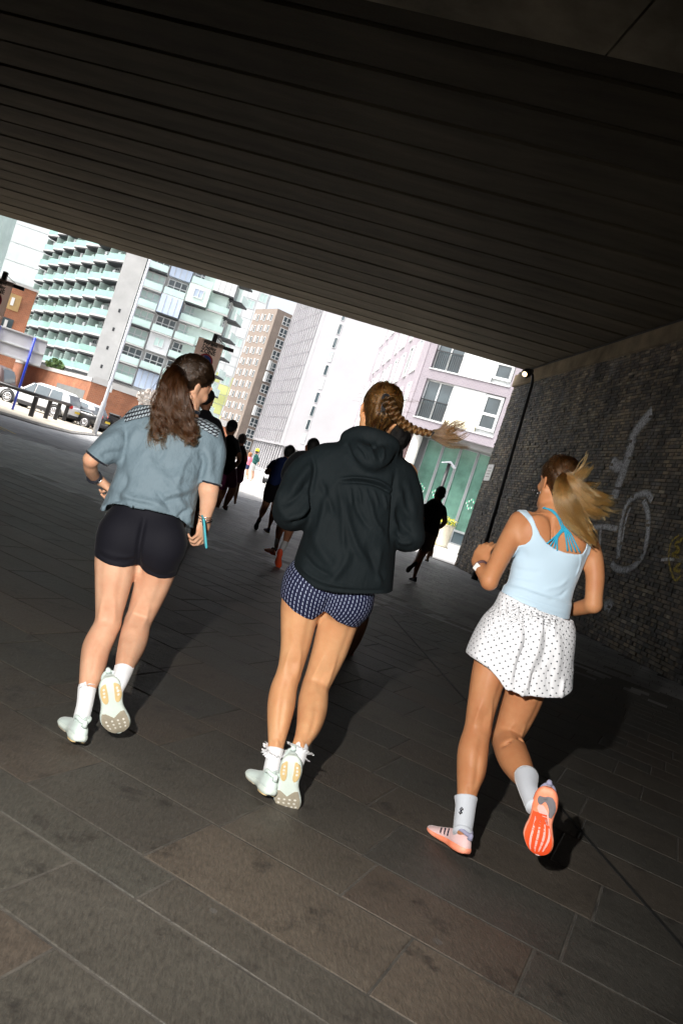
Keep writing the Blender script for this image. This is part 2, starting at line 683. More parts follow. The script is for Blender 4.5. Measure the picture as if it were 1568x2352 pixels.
# ------------------------------------------------------------------ brick abutment on the right
WX = 7.5
m_brick, nt, bs = new_mat('sooty_brick')
co = coord_n(nt, 'Position')
r_ = rnd_n(nt)
base = ramp_n(nt, r_, [(0.0, (0.05, 0.046, 0.04)), (0.35, (0.11, 0.098, 0.08)), (0.6, (0.18, 0.15, 0.11)), (0.8, (0.27, 0.22, 0.15)), (0.93, (0.17, 0.13, 0.095)), (1.0, (0.40, 0.36, 0.29))])
n1 = noise_n(nt, coord_n(nt, 'Position', (1, 1, 0.45)), 0.9, 5, 0.65)
soot = ramp_n(nt, n1, [(0.38, (0.16, 0.16, 0.16)), (0.62, (1.25, 1.18, 1.05))])
n3 = noise_n(nt, co, 45, 4, 0.7)
mx = nt.nodes.new('ShaderNodeMix')
mx.data_type = 'RGBA'
mx.blend_type = 'MULTIPLY'
mx.inputs['Factor'].default_value = 1.0
nt.links.new(base, mx.inputs['A'])
nt.links.new(soot, mx.inputs['B'])
sc2 = nt.nodes.new('ShaderNodeVectorMath')
sc2.operation = 'SCALE'
nt.links.new(mx.outputs['Result'], sc2.inputs[0])
nt.links.new(math_n(nt, 'MULTIPLY_ADD', n3, 0.9, 0.5), sc2.inputs['Scale'])
# pale lime bloom here and there
bl = ramp_n(nt, noise_n(nt, co, 1.7, 6, 0.7), [(0.54, (0, 0, 0)), (0.74, (1, 1, 1))])
fin = mix_n(nt, math_n(nt, 'MULTIPLY', bl, 0.5), sc2.outputs[0], (0.3, 0.3, 0.31))
nt.links.new(fin, bs.inputs['Base Color'])
bs.inputs['Roughness'].default_value = 0.7
bump_n(nt, n3, 0.5, 0.006, bs)
m_mort = pmat('black_mortar', (0.035, 0.033, 0.03), 0.9, 0.3, 9, 0.3, 70, kind='Position')

abut = thing('brick_wall', 'sooty brick bridge abutment with chalky white graffiti along the right', 'wall', (WX, 20, 0))
b = MB()
b.box(0.012, 1.4, -95, 6.38, -0.3, 6.9)  # core carried a long way back out of view to shut out daylight
b.build('wall_core', m_mort, abut)
b = MB()
b.bevel_box(-0.07, 1.4, -30, 6.46, 6.37, 6.79, 0.02)
b.build('ledge', m_ledge, abut)
BL, BH = 0.2255, 0.0755
bl_all, sc_ = [], []
rb = random.Random(11)
for cz in range(85):
    z = cz * BH
    y = 26.4 - rb.uniform(0, 0.05) - (BL / 2 if cz % 2 else 0)
    if cz % 2:
        bl_all.append((26.4 - BL / 4, z, BL / 2))
    while y > 6.0:
        ln = BL if cz % 3 else BL / 2
        bl_all.append((y - ln / 2, z, ln))
        y -= ln
for (y, z, ln) in bl_all:
    sc_.append(px_area((WX, y, z), np.array([0, ln, 0]), np.array([0, 0, BH])))
order = np.argsort(-np.array(sc_))
single = set(int(i) for i in order[:300])
rest = MB()
BRQ = np.array([[4, 5, 6, 7], [0, 4, 7, 3], [1, 2, 6, 5], [0, 1, 5, 4], [3, 7, 6, 2]])
Vr = []
Qr = []
for i, (y, z, ln) in enumerate(bl_all):
    pr = rb.uniform(-0.007, 0.010)
    if rb.random() < 0.07:
        pr -= 0.014
    h1, w1 = BH - 0.011, ln - 0.011
    x0, x1 = 0.02, pr - 0.004
    V = np.array([(x0, w1 / 2, 0), (x0, -w1 / 2, 0), (x0, -w1 / 2, h1), (x0, w1 / 2, h1),
                  (x1, w1 / 2 - .004, 0.003), (x1, -w1 / 2 + .004, 0.003), (x1, -w1 / 2 + .004, h1 - .003), (x1, w1 / 2 - .004, h1 - .003)])
    if i in single and sc_[i] > 0:
        mesh_obj('brick', np_mesh('brick', V, BRQ, m_brick), abut, (0, y - 20, z + 0.005))
    else:
        Vr.append(V + np.array([0, y - 20, z + 0.005]))
Vr = np.concatenate(Vr)
Qr = (BRQ[None] + (np.arange(len(Vr) // 8) * 8)[:, None, None]).reshape(-1, 4)
tag(mesh_obj('brickwork', np_mesh('brickwork', Vr, Qr, m_brick), abut), kind='stuff')
# the wall's end, toothed brick by brick, facing the light
b = MB()
for cz in range(84):
    z = cz * BH + 0.005
    for j in range(6):
        x = 0.02 + j * 0.235 + (0.11 if cz % 2 else 0)
        b.box(x, x + 0.222, 6.37, 6.4 + rb.uniform(0, 0.03), z, z + BH - 0.011)
tag(b.build('end_brickwork', m_brick, abut), kind='stuff')

# graffiti strokes: sprayed paint, thin films lying on the brick faces
def spray_mat(name, col, dens):
    m, nt, bs = new_mat(name)
    co = coord_n(nt, 'Position')
    n = noise_n(nt, co, 21, 6, 0.8)
    n2 = noise_n(nt, co, 2.2, 4, 0.6)
    a = math_n(nt, 'MULTIPLY', ramp_n(nt, n, [(0.32, (0, 0, 0)), (0.58, (1, 1, 1))]), math_n(nt, 'MULTIPLY_ADD', n2, 0.6, dens + 0.1, True), clamp=True)
    uv = nt.nodes.new('ShaderNodeUVMap')
    us = nt.nodes.new('ShaderNodeSeparateXYZ')
    nt.links.new(uv.outputs[0], us.inputs[0])
    ed = math_n(nt, 'SUBTRACT', 1.0, math_n(nt, 'POWER', math_n(nt, 'ABSOLUTE', math_n(nt, 'MULTIPLY_ADD', us.outputs[1], 2.0, -1.0)), 2.2))
    a = math_n(nt, 'MULTIPLY', a, ed)
    bs.inputs['Base Color'].default_value = tuple(col) + (1,)
    bs.inputs['Roughness'].default_value = 0.8
    nt.links.new(a, bs.inputs['Alpha'])
    return m


m_spray = spray_mat('faded_white_spray', (0.80, 0.83, 0.88), 1.1)
m_spray_y = spray_mat('faded_yellow_spray', (0.55, 0.42, 0.06), 1.1)


def stroke(name, pts, w, mat):
    """Ribbon along (px, py) points of the 1411-wide crop of the wall, lying on the brick faces."""
    P = [atX(1003.5 + .4 * x, 689.9 + .4 * y, WX) for x, y in pts]
    P = np.array([(p[1], p[2]) for p in P])
    w *= 1.45
    P = catmull(P, 6)
    T = np.gradient(P, axis=0)
    T /= np.linalg.norm(T, axis=1)[:, None] + 1e-9
    N = np.stack([-T[:, 1], T[:, 0]], 1)
    A, B = P + N * w / 2, P - N * w / 2
    n = len(P)
    V = np.array([(-0.0105, a[0] - 20, a[1]) for a in A] + [(-0.0105, c[0] - 20, c[1]) for c in B])
    Q = [(i, i + 1, n + i + 1, n + i) for i in range(n - 1)]
    me = np_mesh(name, V, np.array(Q), mat)
    uvl = me.uv_layers.new(name='UVMap')
    idx = np.array(Q).ravel()
    uvl.data.foreach_set('uv', np.stack([(idx % n) / n, (idx >= n).astype(float)], 1).astype(np.float32).ravel())
    mesh_obj(name, me, abut)


stroke('graffiti', [(1235, 640), (1190, 690), (1130, 770), (1110, 850), (1085, 930), (1060, 1010), (1030, 1090), (1015, 1140)], 0.30, m_spray)
stroke('graffiti', [(1000, 930), (1040, 955), (1080, 940)], 0.25, m_spray)
stroke('graffiti', [(1040, 1480), (1045, 1380), (1062, 1260), (1090, 1170), (1150, 1120), (1205, 1110), (1235, 1150)], 0.13, m_spray)
stroke('graffiti', [(1185, 1150), (1210, 1220), (1212, 1310), (1200, 1400), (1180, 1470), (1140, 1520), (1080, 1550), (1030, 1540), (1000, 1510)], 0.13, m_spray)
stroke('graffiti', [(1110, 1190), (1085, 1260), (1070, 1340), (1050, 1440)], 0.07, m_spray)
stroke('graffiti', [(895, 1305), (960, 1300), (1035, 1312)], 0.11, m_spray)
stroke('graffiti', [(940, 1310), (935, 1390), (925, 1480)], 0.09, m_spray)
stroke('graffiti', [(960, 1760), (985, 1745), (1000, 1770)], 0.2, m_spray)
stroke('graffiti', [(1285, 1490), (1340, 1488), (1411, 1490)], 0.06, m_spray)
stroke('graffiti', [(1390, 1350), (1345, 1390), (1330, 1480), (1345, 1560), (1370, 1610), (1400, 1580)], 0.05, m_spray_y)
stroke('graffiti', [(1411, 1370), (1370, 1400), (1390, 1440), (1350, 1460), (1400, 1500), (1365, 1540), (1395, 1560)], 0.08, m_spray_y)

# small white notice on the wall near its end
m_white = pmat('white_sheet_metal', (0.78, 0.78, 0.76), 0.5, 0.06, 5, 0.05, 50)
m_red = pmat('faded_red_print', (0.5, 0.08, 0.07), 0.6, 0.1, 5, 0)
m_blackpl = pmat('black_paint', (0.012, 0.012, 0.014), 0.45, 0.2, 8, 0.1, 60)
no = thing('notice', 'small white notice plate fixed to the brick wall beside the lamp pole', 'notice', (WX - 0.012, 25.86, 3.05))
b = MB()
b.bevel_box(-0.02, 0, -0.34, 0.34, 0, 0.56, 0.004)
b.build('plate', m_white, no)
b = MB()
for i in range(4):
    b.box(-0.0225, -0.0205, -0.2 + 0.05 * (i % 2), 0.24, 0.12 + i * 0.1, 0.15 + i * 0.1)
b.build('lettering', pmat('grey_print', (0.4, 0.36, 0.36), 0.6, 0.1, 5, 0), no)

# unseen left abutment, added to block daylight as well as carry the deck
b = MB()
b.box(-22.5, -20.5, -75, 32, -0.3, SOF)
tag(b.build('brick_wall', m_brick), 'plain brick abutment carrying the left end of the bridge', 'wall')

# ------------------------------------------------------------------ lamp column beside the wall
m_iron = pmat('black_iron', (0.018, 0.018, 0.02), 0.45, 0.3, 12, 0.15, 60)
lamp = thing('street_lamp', 'black lamp column with lit head close to the brick wall', 'street lamp', (6.98, 22.1, 0))
b = MB()
b.tube([(0, 0, 0), (0, 0, 0.75)], [0.1, 0.1], 14)
b.tube([(0, 0, 0.74), (0, 0, 0.82)], [0.1, 0.062], 14)
b.build('base', m_iron, lamp, smooth=True)
b = MB()
b.tube([(0, 0, 0.8), (-0.1, 0, 3.0), (-0.22, 0, 5.75), (-0.25, 0, 5.93), (-0.31, -0.05, 6.03), (-0.42, -0.14, 6.07)], [0.058, 0.052, 0.045, 0.042, 0.04, 0.04], 12)
b.build('pole', m_iron, lamp, smooth=True)
hd = MB()
hd.tube([(0, 0, 0.06), (-0.03, 0, 0.055), (-0.2, 0, 0.0), (-0.34, 0, -0.05), (-0.36, 0, -0.06)], [0.02, 0.07, 0.115, 0.13, 0.1], 14)
hdo = hd.build('lamp_head', m_iron, lamp, smooth=True, loc=(-0.36, -0.1, 6.06))
hdo.rotation_euler = (0, rad(-12), rad(42))
m_glow, nt, bs = new_mat('lit_lamp_glass')
bs.inputs['Base Color'].default_value = (1, 0.85, 0.6, 1)
bs.inputs['Emission Color'].default_value = (1.0, 0.75, 0.42, 1)
bs.inputs['Emission Strength'].default_value = 1.6
b = MB()
b.tube([(-0.365, 0, -0.062), (-0.385, 0, -0.068), (-0.395, 0, -0.07)], [0.075, 0.065, 0.02], 14)
b.build('lamp_glass', m_glow, hdo, smooth=True)
# ------------------------------------------------------------------ the street beyond the bridge
def far(x, y, Y):
    return at(x, y, Y)


m_glassg = pmat('pale_green_glass', (0.44, 0.58, 0.54), 0.15, 0.2, 0.15, 0.0, spec=0.8, kind='Position')
m_glassd = pmat('dark_window_glass', (0.05, 0.07, 0.08), 0.08, 0.5, 0.3, 0.0, spec=0.9, kind='Position')
m_glassb = pmat('sky_blue_panel', (0.42, 0.50, 0.62), 0.25, 0.15, 0.2, 0.0, spec=0.7, kind='Position', rvar=0.2)
m_panelw = pmat('white_facade_panel', (0.60, 0.62, 0.62), 0.5, 0.08, 0.3, 0.0, kind='Position', rvar=0.12)
m_panelg = pmat('mint_facade_panel', (0.50, 0.62, 0.57), 0.4, 0.15, 0.3, 0.0, kind='Position', rvar=0.2)
m_cgrey = pmat('light_grey_concrete', (0.42, 0.42, 0.41), 0.8, 0.12, 0.4, 0.1, 6, kind='Position')
m_rail = pmat('green_glass_rail', (0.23, 0.39, 0.345), 0.2, 0.2, 0.3, 0.0, spec=0.6, kind='Position')
m_slabdk = pmat('black_soffit', (0.03, 0.032, 0.035), 0.7, 0.2, 1, 0.0, kind='Position')
m_frame = pmat('pale_window_frame', (0.6, 0.62, 0.62), 0.5, 0.06, 1, 0.0, kind='Position')
m_lime = pmat('lime_cladding', (0.52, 0.55, 0.22), 0.6, 0.15, 0.2, 0.0, kind='Position', rvar=0.2)
m_cream2 = pmat('cream_cladding', (0.72, 0.68, 0.52), 0.6, 0.1, 0.2, 0.0, kind='Position')
m_green = pmat('leafy_green', (0.10, 0.17, 0.05), 0.7, 0.5, 3, 0.0, kind='Position', rvar=0.4)


def brick_tex(name, c1, c2, mortar, scale, rough=0.85, dirty=0.3):
    m, nt, bs = new_mat(name)
    tc = coord_n(nt, 'Object')
    # run the courses along whichever way the wall faces
    sx = nt.nodes.new('ShaderNodeSeparateXYZ')
    nt.links.new(tc, sx.inputs[0])
    cb = nt.nodes.new('ShaderNodeCombineXYZ')
    nt.links.new(math_n(nt, 'ADD', sx.outputs[0], sx.outputs[1]), cb.inputs[0])
    nt.links.new(sx.outputs[2], cb.inputs[1])
    br = nt.nodes.new('ShaderNodeTexBrick')
    br.inputs['Color1'].default_value = tuple(c1) + (1,)
    br.inputs['Color2'].default_value = tuple(c2) + (1,)
    br.inputs['Mortar'].default_value = tuple(mortar) + (1,)
    br.inputs['Scale'].default_value = scale
    br.inputs['Mortar Size'].default_value = 0.012
    br.inputs['Brick Width'].default_value = 0.225
    br.inputs['Row Height'].default_value = 0.075
    nt.links.new(cb.outputs[0], br.inputs['Vector'])
    n = noise_n(nt, coord_n(nt, 'Position'), 0.5, 5, 0.65)
    mx = nt.nodes.new('ShaderNodeMix')
    mx.data_type = 'RGBA'
    mx.blend_type = 'MULTIPLY'
    mx.inputs['Factor'].default_value = 1.0
    nt.links.new(br.outputs['Color'], mx.inputs['A'])
    nt.links.new(ramp_n(nt, n, [(0.35, (1 - dirty,) * 3), (0.65, (1, 1, 1))]), mx.inputs['B'])
    nt.links.new(mx.outputs['Result'], bs.inputs['Base Color'])
    bs.inputs['Roughness'].default_value = rough
    bump_n(nt, br.outputs['Fac'], -0.25, 0.01, bs)
    return m


m_obrick = brick_tex('orange_brick', (0.44, 0.135, 0.052), (0.34, 0.098, 0.04), (0.38, 0.24, 0.16), 1.0, dirty=0.45)
m_bbrick = brick_tex('brown_brick', (0.26, 0.20, 0.165), (0.21, 0.165, 0.14), (0.3, 0.26, 0.22), 1.0, dirty=0.15)
m_mbrick = brick_tex('mauve_brick', (0.235, 0.205, 0.235), (0.275, 0.24, 0.27), (0.33, 0.305, 0.335), 1.0, dirty=0.12)
m_dbrick = brick_tex('plum_brick', (0.10, 0.06, 0.065), (0.13, 0.08, 0.08), (0.16, 0.12, 0.12), 1.0, dirty=0.2)

rc = random.Random(5)


def window(F, x0, x1, z0, z1, parent=None, out=0.0, mull=1, frame=m_frame, glass=m_glassd, fw=0.08, trans=None):
    """Window part: frame of four bars and mullions, with the pane as its sub-part."""
    w, h = x1 - x0, z1 - z0
    key = ('window', round(w, 2), round(h, 2), mull, trans, frame.name, fw)
    if key not in MESHES:
        b = MB()
        b.box(-w / 2, -w / 2 + fw, 0, 0.12, 0, h).box(w / 2 - fw, w / 2, 0, 0.12, 0, h)
        b.box(-w / 2 + fw, w / 2 - fw, 0, 0.12, 0, fw).box(-w / 2 + fw, w / 2 - fw, 0, 0.12, h - fw, h)
        for k in range(1, mull):
            x = -w / 2 + w * k / mull
            b.box(x - fw / 2, x + fw / 2, 0.005, 0.11, fw, h - fw)
        if trans:
            b.box(-w / 2 + fw, w / 2 - fw, 0.01, 0.1, h * trans - fw / 2, h * trans + fw / 2)
        MESHES[key] = b.mesh('window', frame)
    M = F.M((x0 + x1) / 2, out, z0)
    o = bpy.data.objects.new('window', MESHES[key])
    link(o, F.root)
    o.matrix_basis = M
    LOCAL[o.name] = M.copy()
    kp = ('pane', round(w, 2), round(h, 2), glass.name, fw)
    if kp not in MESHES:
        MESHES[kp] = MB().box(-w / 2 + fw, w / 2 - fw, 0.03, 0.05, fw, h - fw).mesh('pane', glass)
    p = bpy.data.objects.new('pane', MESHES[kp])
    link(p, o)
    return o


# --- apartment block with zigzag balconies on the left, far behind the brick wall
SCL = 2.2
LC = np.array([-11.2 * SCL, 52 * SCL])
apt = thing('apartment_block', 'pale green glass apartment block with black edged zigzag balconies above the orange brick wall', 'building', (LC[0], LC[1], 0))
FL = Face(apt, LC, rad(122.0), flip=True)       # recedes to the left
FL.ey = -FL.ey if FL.ey.dot(Vector((LC[0], LC[1], 0))) > 0 else FL.ey
ROWH, Z0, NF, LLEN = 2.68, 5.6, 11, 40.0
FL.box('wall', m_cgrey, 0, LLEN, -12.0, -0.6, 0.0, Z0 + NF * ROWH + 1)
BAY = 5.4
for f in range(NF):
    z = Z0 + f * ROWH
    b = MB()
    n = 7
    prof = []
    for k in range(n):
        prof += [(0.6 + k * BAY, 0.5), (0.6 + k * BAY + BAY * 0.72, 1.6)]
    prof.append((0.6 + n * BAY, 0.5))
    def zig(name, dz0, dz1, mat, inset=0.0, thick=None, parent=None):
        V, Q = [], []
        for (x, y) in prof:
            yb = -0.55 if thick is None else y - thick
            V += [(x, yb, dz0), (x, y - inset, dz0), (x, y - inset, dz1), (x, yb, dz1)]
        m_ = len(prof)
        Q, T = grid_faces(m_, 4, True)
        V = np.array(V, float)
        X = np.array([[FL.ex.x, FL.ey.x], [FL.ex.y, FL.ey.y]])
        W = V.copy()
        W[:, :2] = V[:, :2] @ X.T
        W[:, 2] += z
        me = np_mesh(name, W, [np.array(Q), np.array(T)], mat)
        return mesh_obj(name, me, parent or apt)
    slab = zig('balcony', -0.28, 0.0, m_slabdk)
    zig('balcony_edge', -0.10, 0.14, m_cgrey, -0.03, 0.08, slab)
    zig('glass_rail', 0.16, 1.02, m_rail, 0.02, 0.05, slab)
    for k in range(n):
        x = 0.6 + k * BAY
        glass = m_glassg
        window(FL, x + 0.1, x + 2.5, z + 0.02, z + 2.32, out=-0.58, mull=2, glass=glass, fw=0.1)
        FL.box('wall_panel', m_panelw if (f + k) % 2 else m_panelg, x + 2.6, x + 3.5, -0.6, 0.5, z + 0.0, z + 1.5 + rc.random() * 0.5)
        window(FL, x + 3.6, x + 5.3, z + 0.02, z + 2.32, out=-0.58, mull=2, glass=rc.choice([m_glassg, m_glassd, m_glassg]), fw=0.1)
        FL.box('divider', m_panelg, x + 5.3, x + 5.38, -0.5, 1.0, z + 0.02, z + 2.3)
# grey stair tower at the corner
FR = Face(apt, LC + np.array([2.6, -0.2]), rad(1.5), flip=False)
FR.ey = -FR.ey if FR.ey.dot(Vector((0, 1, 0))) > 0 else FR.ey
FR.box('stair_tower', m_cgrey, -3.3, -0.4, -3.0, 0.35, 0.0, Z0 + NF * ROWH + 2.5)
for f in range(NF):
    z = Z0 + f * ROWH
    if f < 4:
        FR.box('vent', m_slabdk, -2.0, -1.7, 0.352, 0.38, z + 1.1, z + 1.6)
FR.box('wall', m_cgrey, -0.4, 12.3, -14, -0.9, 0.0, Z0 + NF * ROWH + 1)
CW = 3.17
for f in range(NF):
    z = Z0 + 0.2 + f * ROWH
    for c in range(4):
        x = -0.35 + c * CW
        t = rc.random()
        o_ = 0.0 if (f + 2 * c) % 3 else 0.9
        if c == 0:
            t = 0.7 + 0.3 * rc.random()
        if t < 0.34:
            pn = FR.box('facade_box', rc.choice([m_panelw, m_panelw, m_glassb, m_panelg]), x + 0.1, x + CW - 0.1, -0.9, o_, z + 0.05, z + ROWH - 0.1)
            for k in range(1, 4):
                FR.box('seam', m_cgrey, x + CW * k / 4 - 0.03, x + CW * k / 4 + 0.03, o_ + 0.002, o_ + 0.05, z + 0.1, z + ROWH - 0.15, parent=pn)
        elif t < 0.62:
            pn = FR.box('facade_box', rc.choice([m_panelg, m_panelw, m_glassg]), x + 0.1, x + CW - 0.1, -0.9, o_, z + 0.05, z + ROWH - 0.1)
            window(FR, x + 0.9, x + CW - 0.9, z + 0.9, z + ROWH - 0.5, out=o_ + 0.002, mull=2, glass=rc.choice([m_glassg, m_glassb]), fw=0.1)
        else:
            window(FR, x + 0.2, x + CW - 0.2, z + 0.1, z + ROWH - 0.2, out=-0.88, mull=3, glass=rc.choice([m_glassd, m_glassd, m_glassg]), fw=0.12, trans=0.62)
            FR.box('glass_rail', m_glassg, x + 0.15, x + CW - 0.15, 0.45, 0.5, z + 0.15, z + 1.05)
            FR.box('balcony_slab', m_cgrey, x + 0.1, x + CW - 0.1, -0.9, 0.55, z - 0.08, z + 0.1)
        if o_:
            FR.box('soffit', m_slabdk, x + 0.1, x + CW - 0.1, -0.8, o_ - 0.02, z - 0.12, z + 0.045)
# the side of the block with stacked corner balconies
FS = Face(apt, LC + np.array([2.6 + 12.4, 0.4]), rad(78), flip=False)
FS.ey = -FS.ey if FS.ey.dot(Vector((1, -0.4, 0))) < 0 else FS.ey
FS.box('wall', m_panelg, -0.6, 5, -6, -0.7, 0.0, Z0 + NF * ROWH)
for f in range(NF):
    z = Z0 + f * ROWH
    FS.box('balcony', m_slabdk, -0.3, 3.2, -0.7, 1.2, z - 0.2, z)
    FS.box('glass_rail', m_glassg, -0.3, 3.2, 1.14, 1.2, z + 0.002, z + 1.05)
    window(FS, 0.2, 2.8, z + 0.05, z + 2.3, out=-0.68, mull=2, glass=m_glassg, fw=0.1)

# --- slim lime and white blocks seen between the apartment block and the brown tower
lime = thing('apartment_block', 'narrow block of lime yellow and white panels between glass flats and brown tower', 'building', (-12, 236, 0))
FM = Face(lime, (-25.6, 236), 0.0)
FM.ey = Vector((0, -1, 0))
FM.box('wall', m_panelw, 0, 15, -8, 0, 0, 52)
for f in range(16):
    for c in range(5):
        if (f * 3 + c) % 4 != 1:
            FM.box('cladding_panel', m_lime if f < 7 else m_panelw, c * 3 + 0.1, c * 3 + 2.9, 0.002, 0.12, 2 + f * 2.9, 4.7 + f * 2.9)
        else:
            window(FM, c * 3 + 0.3, c * 3 + 2.7, 2 + f * 2.9, 4.6 + f * 2.9, out=0.01, mull=2, glass=m_glassg, fw=0.15)
FM.box('roof_block', m_cream2, 6, 17.5, -9, -1, 52.01, 60)

# --- brown brick tower
BC = np.array([-2.74, 90.0]) * 2.2
brown = thing('tower_block', 'brown brick tower block with small windows left of the ribbed grey building', 'building', (BC[0], BC[1], 0))
BT = CAMZ + (18.09 - CAMZ) * 2.2
F1 = Face(brown, BC, rad(117), flip=True)
if F1.ey.dot(Vector((-1, 0, 0))) < 0: F1.ey = -F1.ey
F2 = Face(brown, BC, rad(27))
if F2.ey.dot(Vector((0, -1, 0))) < 0: F2.ey = -F2.ey
F2.box('wall', m_bbrick, 0.0, 11, -12.5, 0, 0, BT)
for f in range(12):
    z = 3.2 + f * 2.9
    for c in range(3):
        x = 1.4 + c * 3.8
        window(F1, x, x + 0.9, z, z + 1.7, out=0.0, mull=1, glass=m_glassd, fw=0.1)
        window(F1, x + 1.8, x + 2.6, z + 0.3, z + 1.9, out=0.0, mull=1, glass=m_panelw, fw=0.1)
    wo = window(F2, 2.2, 4.4, z, z + 2.2, out=0.0, mull=2, glass=m_glassd, fw=0.16, trans=0.4)
    if f in (1, 4, 5):
        F2.box('infill_panel', m_cream2, 4.5, 7.0, 0.002, 0.1, z - 0.2, z + 2.4)
    if f in (3, 6, 7):
        F2.box('bay_box', m_panelw, 1.9, 2.5, 0.12, 1.0, z - 0.2, z + 2.3)

# --- ribbed grey building with the tall white flank
GC = np.array([2.2, 80.0]) * 2.1
GZ = 1.27 + (3.56 - 1.27) * 2.1
grey = thing('office_tower', 'tall grey white tower with ribbed side and one strip of dark windows', 'building', (GC[0], GC[1], 0))
G1 = Face(grey, GC, rad(102), flip=True)
if G1.ey.dot(Vector((-1, 0, 0))) < 0: G1.ey = -G1.ey
G2 = Face(grey, GC, rad(-34))
if G2.ey.dot(Vector((0, -1, 0))) < 0: G2.ey = -G2.ey
m_gw = pmat('off_white_render', (0.37, 0.365, 0.385), 0.7, 0.06, 0.15, 0.0, kind='Position')
m_gr = pmat('ribbed_grey_panel', (0.34, 0.335, 0.35), 0.7, 0.08, 0.3, 0.0, kind='Position')
m_gdk = pmat('dark_grey_louvre', (0.22, 0.22, 0.22), 0.7, 0.15, 0.4, 0.0, kind='Position')  # plain dark grey, shared by podium and overhang soffit
G2.box('wall', m_gw, 0, 16.0, -24, 0, GZ, 52)
G2.box('podium', m_gdk, 0.6, 15, -23, -1.2, 0, GZ)
for k in range(14):
    w_ = G1.box('louvre', m_gr, 1.0 + k * 2.3, 1.9 + k * 2.3, -1.2, -0.3, 0.0, GZ)
G1.box('wall', m_gr, 0.0, 33.0, -0.9, 0.06, GZ, 52)
FH = 1.41 * 2.1
RW = 2.1
for f in range(15):
    z = GZ + 0.5 + f * FH
    for k in range(14):
        x = 3.0 + k * RW
        G1.box('rib_panel', m_gr, x + 0.10, x + 0.24, 0.062, 0.34, z - 0.02, z + FH - 0.06)
        if k < 12:
            G1.box('slot_window', m_glassd, x + 0.7, x + RW - 0.55, 0.063, 0.12, z + FH - 0.62, z + FH - 0.2)
for f in range(15):
    z = GZ + 1.6 + f * FH
    window(G2, 3.9, 4.75, z, z + 2.2, out=0.01, mull=1, glass=m_panelg if f in (0, 4) else (m_glassg if f == 6 else m_glassd), fw=0.06)

# --- white tower and teal block far left
wt = thing('tower_block', 'bright white panelled tower at the far left behind the balcony block', 'building', (-62, 175, 0))
F0 = Face(wt, (-75, 175), rad(0))
F0.ey = Vector((0, -1, 0))
F0.box('wall', m_panelw, 0, 26, -10, 0, 0, 60)
for k in range(15):
    F0.box('panel', m_panelw, 0.1, 25.9, 0.002, 0.15, 2 + k * 3.8, 5.7 + k * 3.8)
tl = thing('apartment_block', 'sliver of teal glass block at the left picture edge', 'building', (-64, 150, 0))
F0 = Face(tl, (-78, 150), rad(0))
F0.ey = Vector((0, -1, 0))
F0.box('wall', m_glassg, 0, 21.5, -10, 0, 0, 36)
for k in range(11):
    F0.box('floor_band', m_panelg, 0, 21.6, 0.002, 0.5, 3 + k * 3.1, 3.5 + k * 3.1)

# --- orange brick boundary wall behind the parked cars, with grey painted-over patches
wl = thing('brick_wall', 'orange brick boundary wall with grey painted patches behind the parked white cars', 'wall', (-11.2, 52, 0))
W1 = Face(wl, (-11.2, 52), rad(122), flip=True)
if W1.ey.dot(Vector((-1, -1, 0))) < 0: W1.ey = -W1.ey
W2 = Face(wl, (-11.2, 52), rad(10))
if W2.ey.dot(Vector((0, -1, 0))) < 0: W2.ey = -W2.ey
W1.box('wall', m_obrick, 0.0, 24, -0.5, 0, -0.1, 2.75)
W2.box('wall', m_obrick, 0.0, 9.5, -0.5, 0, -0.1, 2.75)
W1.box('coping', m_cgrey, -0.02, 24, -0.55, 0.05, 2.752, 3.0)
W2.box('coping', m_cgrey, 0.04, 9.5, -0.55, 0.05, 2.752, 3.15)
m_gpaint = pmat('grey_cover_paint', (0.16, 0.17, 0.17), 0.85, 0.15, 1.5, 0.15, 30, kind='Position')
m_gpaint2 = pmat('dark_grey_cover_paint', (0.09, 0.09, 0.105), 0.85, 0.15, 1.5, 0.15, 30, kind='Position')
W1.box('painted_patch', m_gpaint, 0.6, 6.2, 0.002, 0.012, 0.6, 2.1)
W1.box('painted_patch', m_gpaint2, 1.6, 4.8, 0.013, 0.02, 0.9, 1.55)

# --- orange brick building at the left edge
ob = thing('brick_building', 'low orange brick building with tan window at the left edge beside the balcony block', 'building', (-18, 58.2, 0))
O1 = Face(ob, (-17.85 - 12.15 * math.cos(rad(17.5)), 58.2 - 12.15 * math.sin(rad(17.5))), rad(17.5))
if O1.ey.dot(Vector((0, -1, 0))) < 0: O1.ey = -O1.ey
O1.box('wall', m_obrick, 0, 12.15, -7, 0, 0.2, 7.6)
O1.box('coping', m_cgrey, -0.1, 12.25, -7.1, 0.1, 7.601, 7.75)
m_tan = pmat('tan_board', (0.36, 0.24, 0.1), 0.7, 0.15, 2, 0.1, 30, kind='Position')
O1.box('window_board', m_tan, 10.15, 11.35, 0.002, 0.06, 5.85, 6.95)
O1.box('window', m_panelw, 10.75, 10.95, 0.062, 0.1, 6.15, 6.7)
O1.box('doorway', m_glassd, 9.9, 11.3, 0.002, 0.04, 3.9, 5.25)
O1.box('door_post', m_panelw, 10.75, 10.95, 0.045, 0.12, 3.9, 5.1)

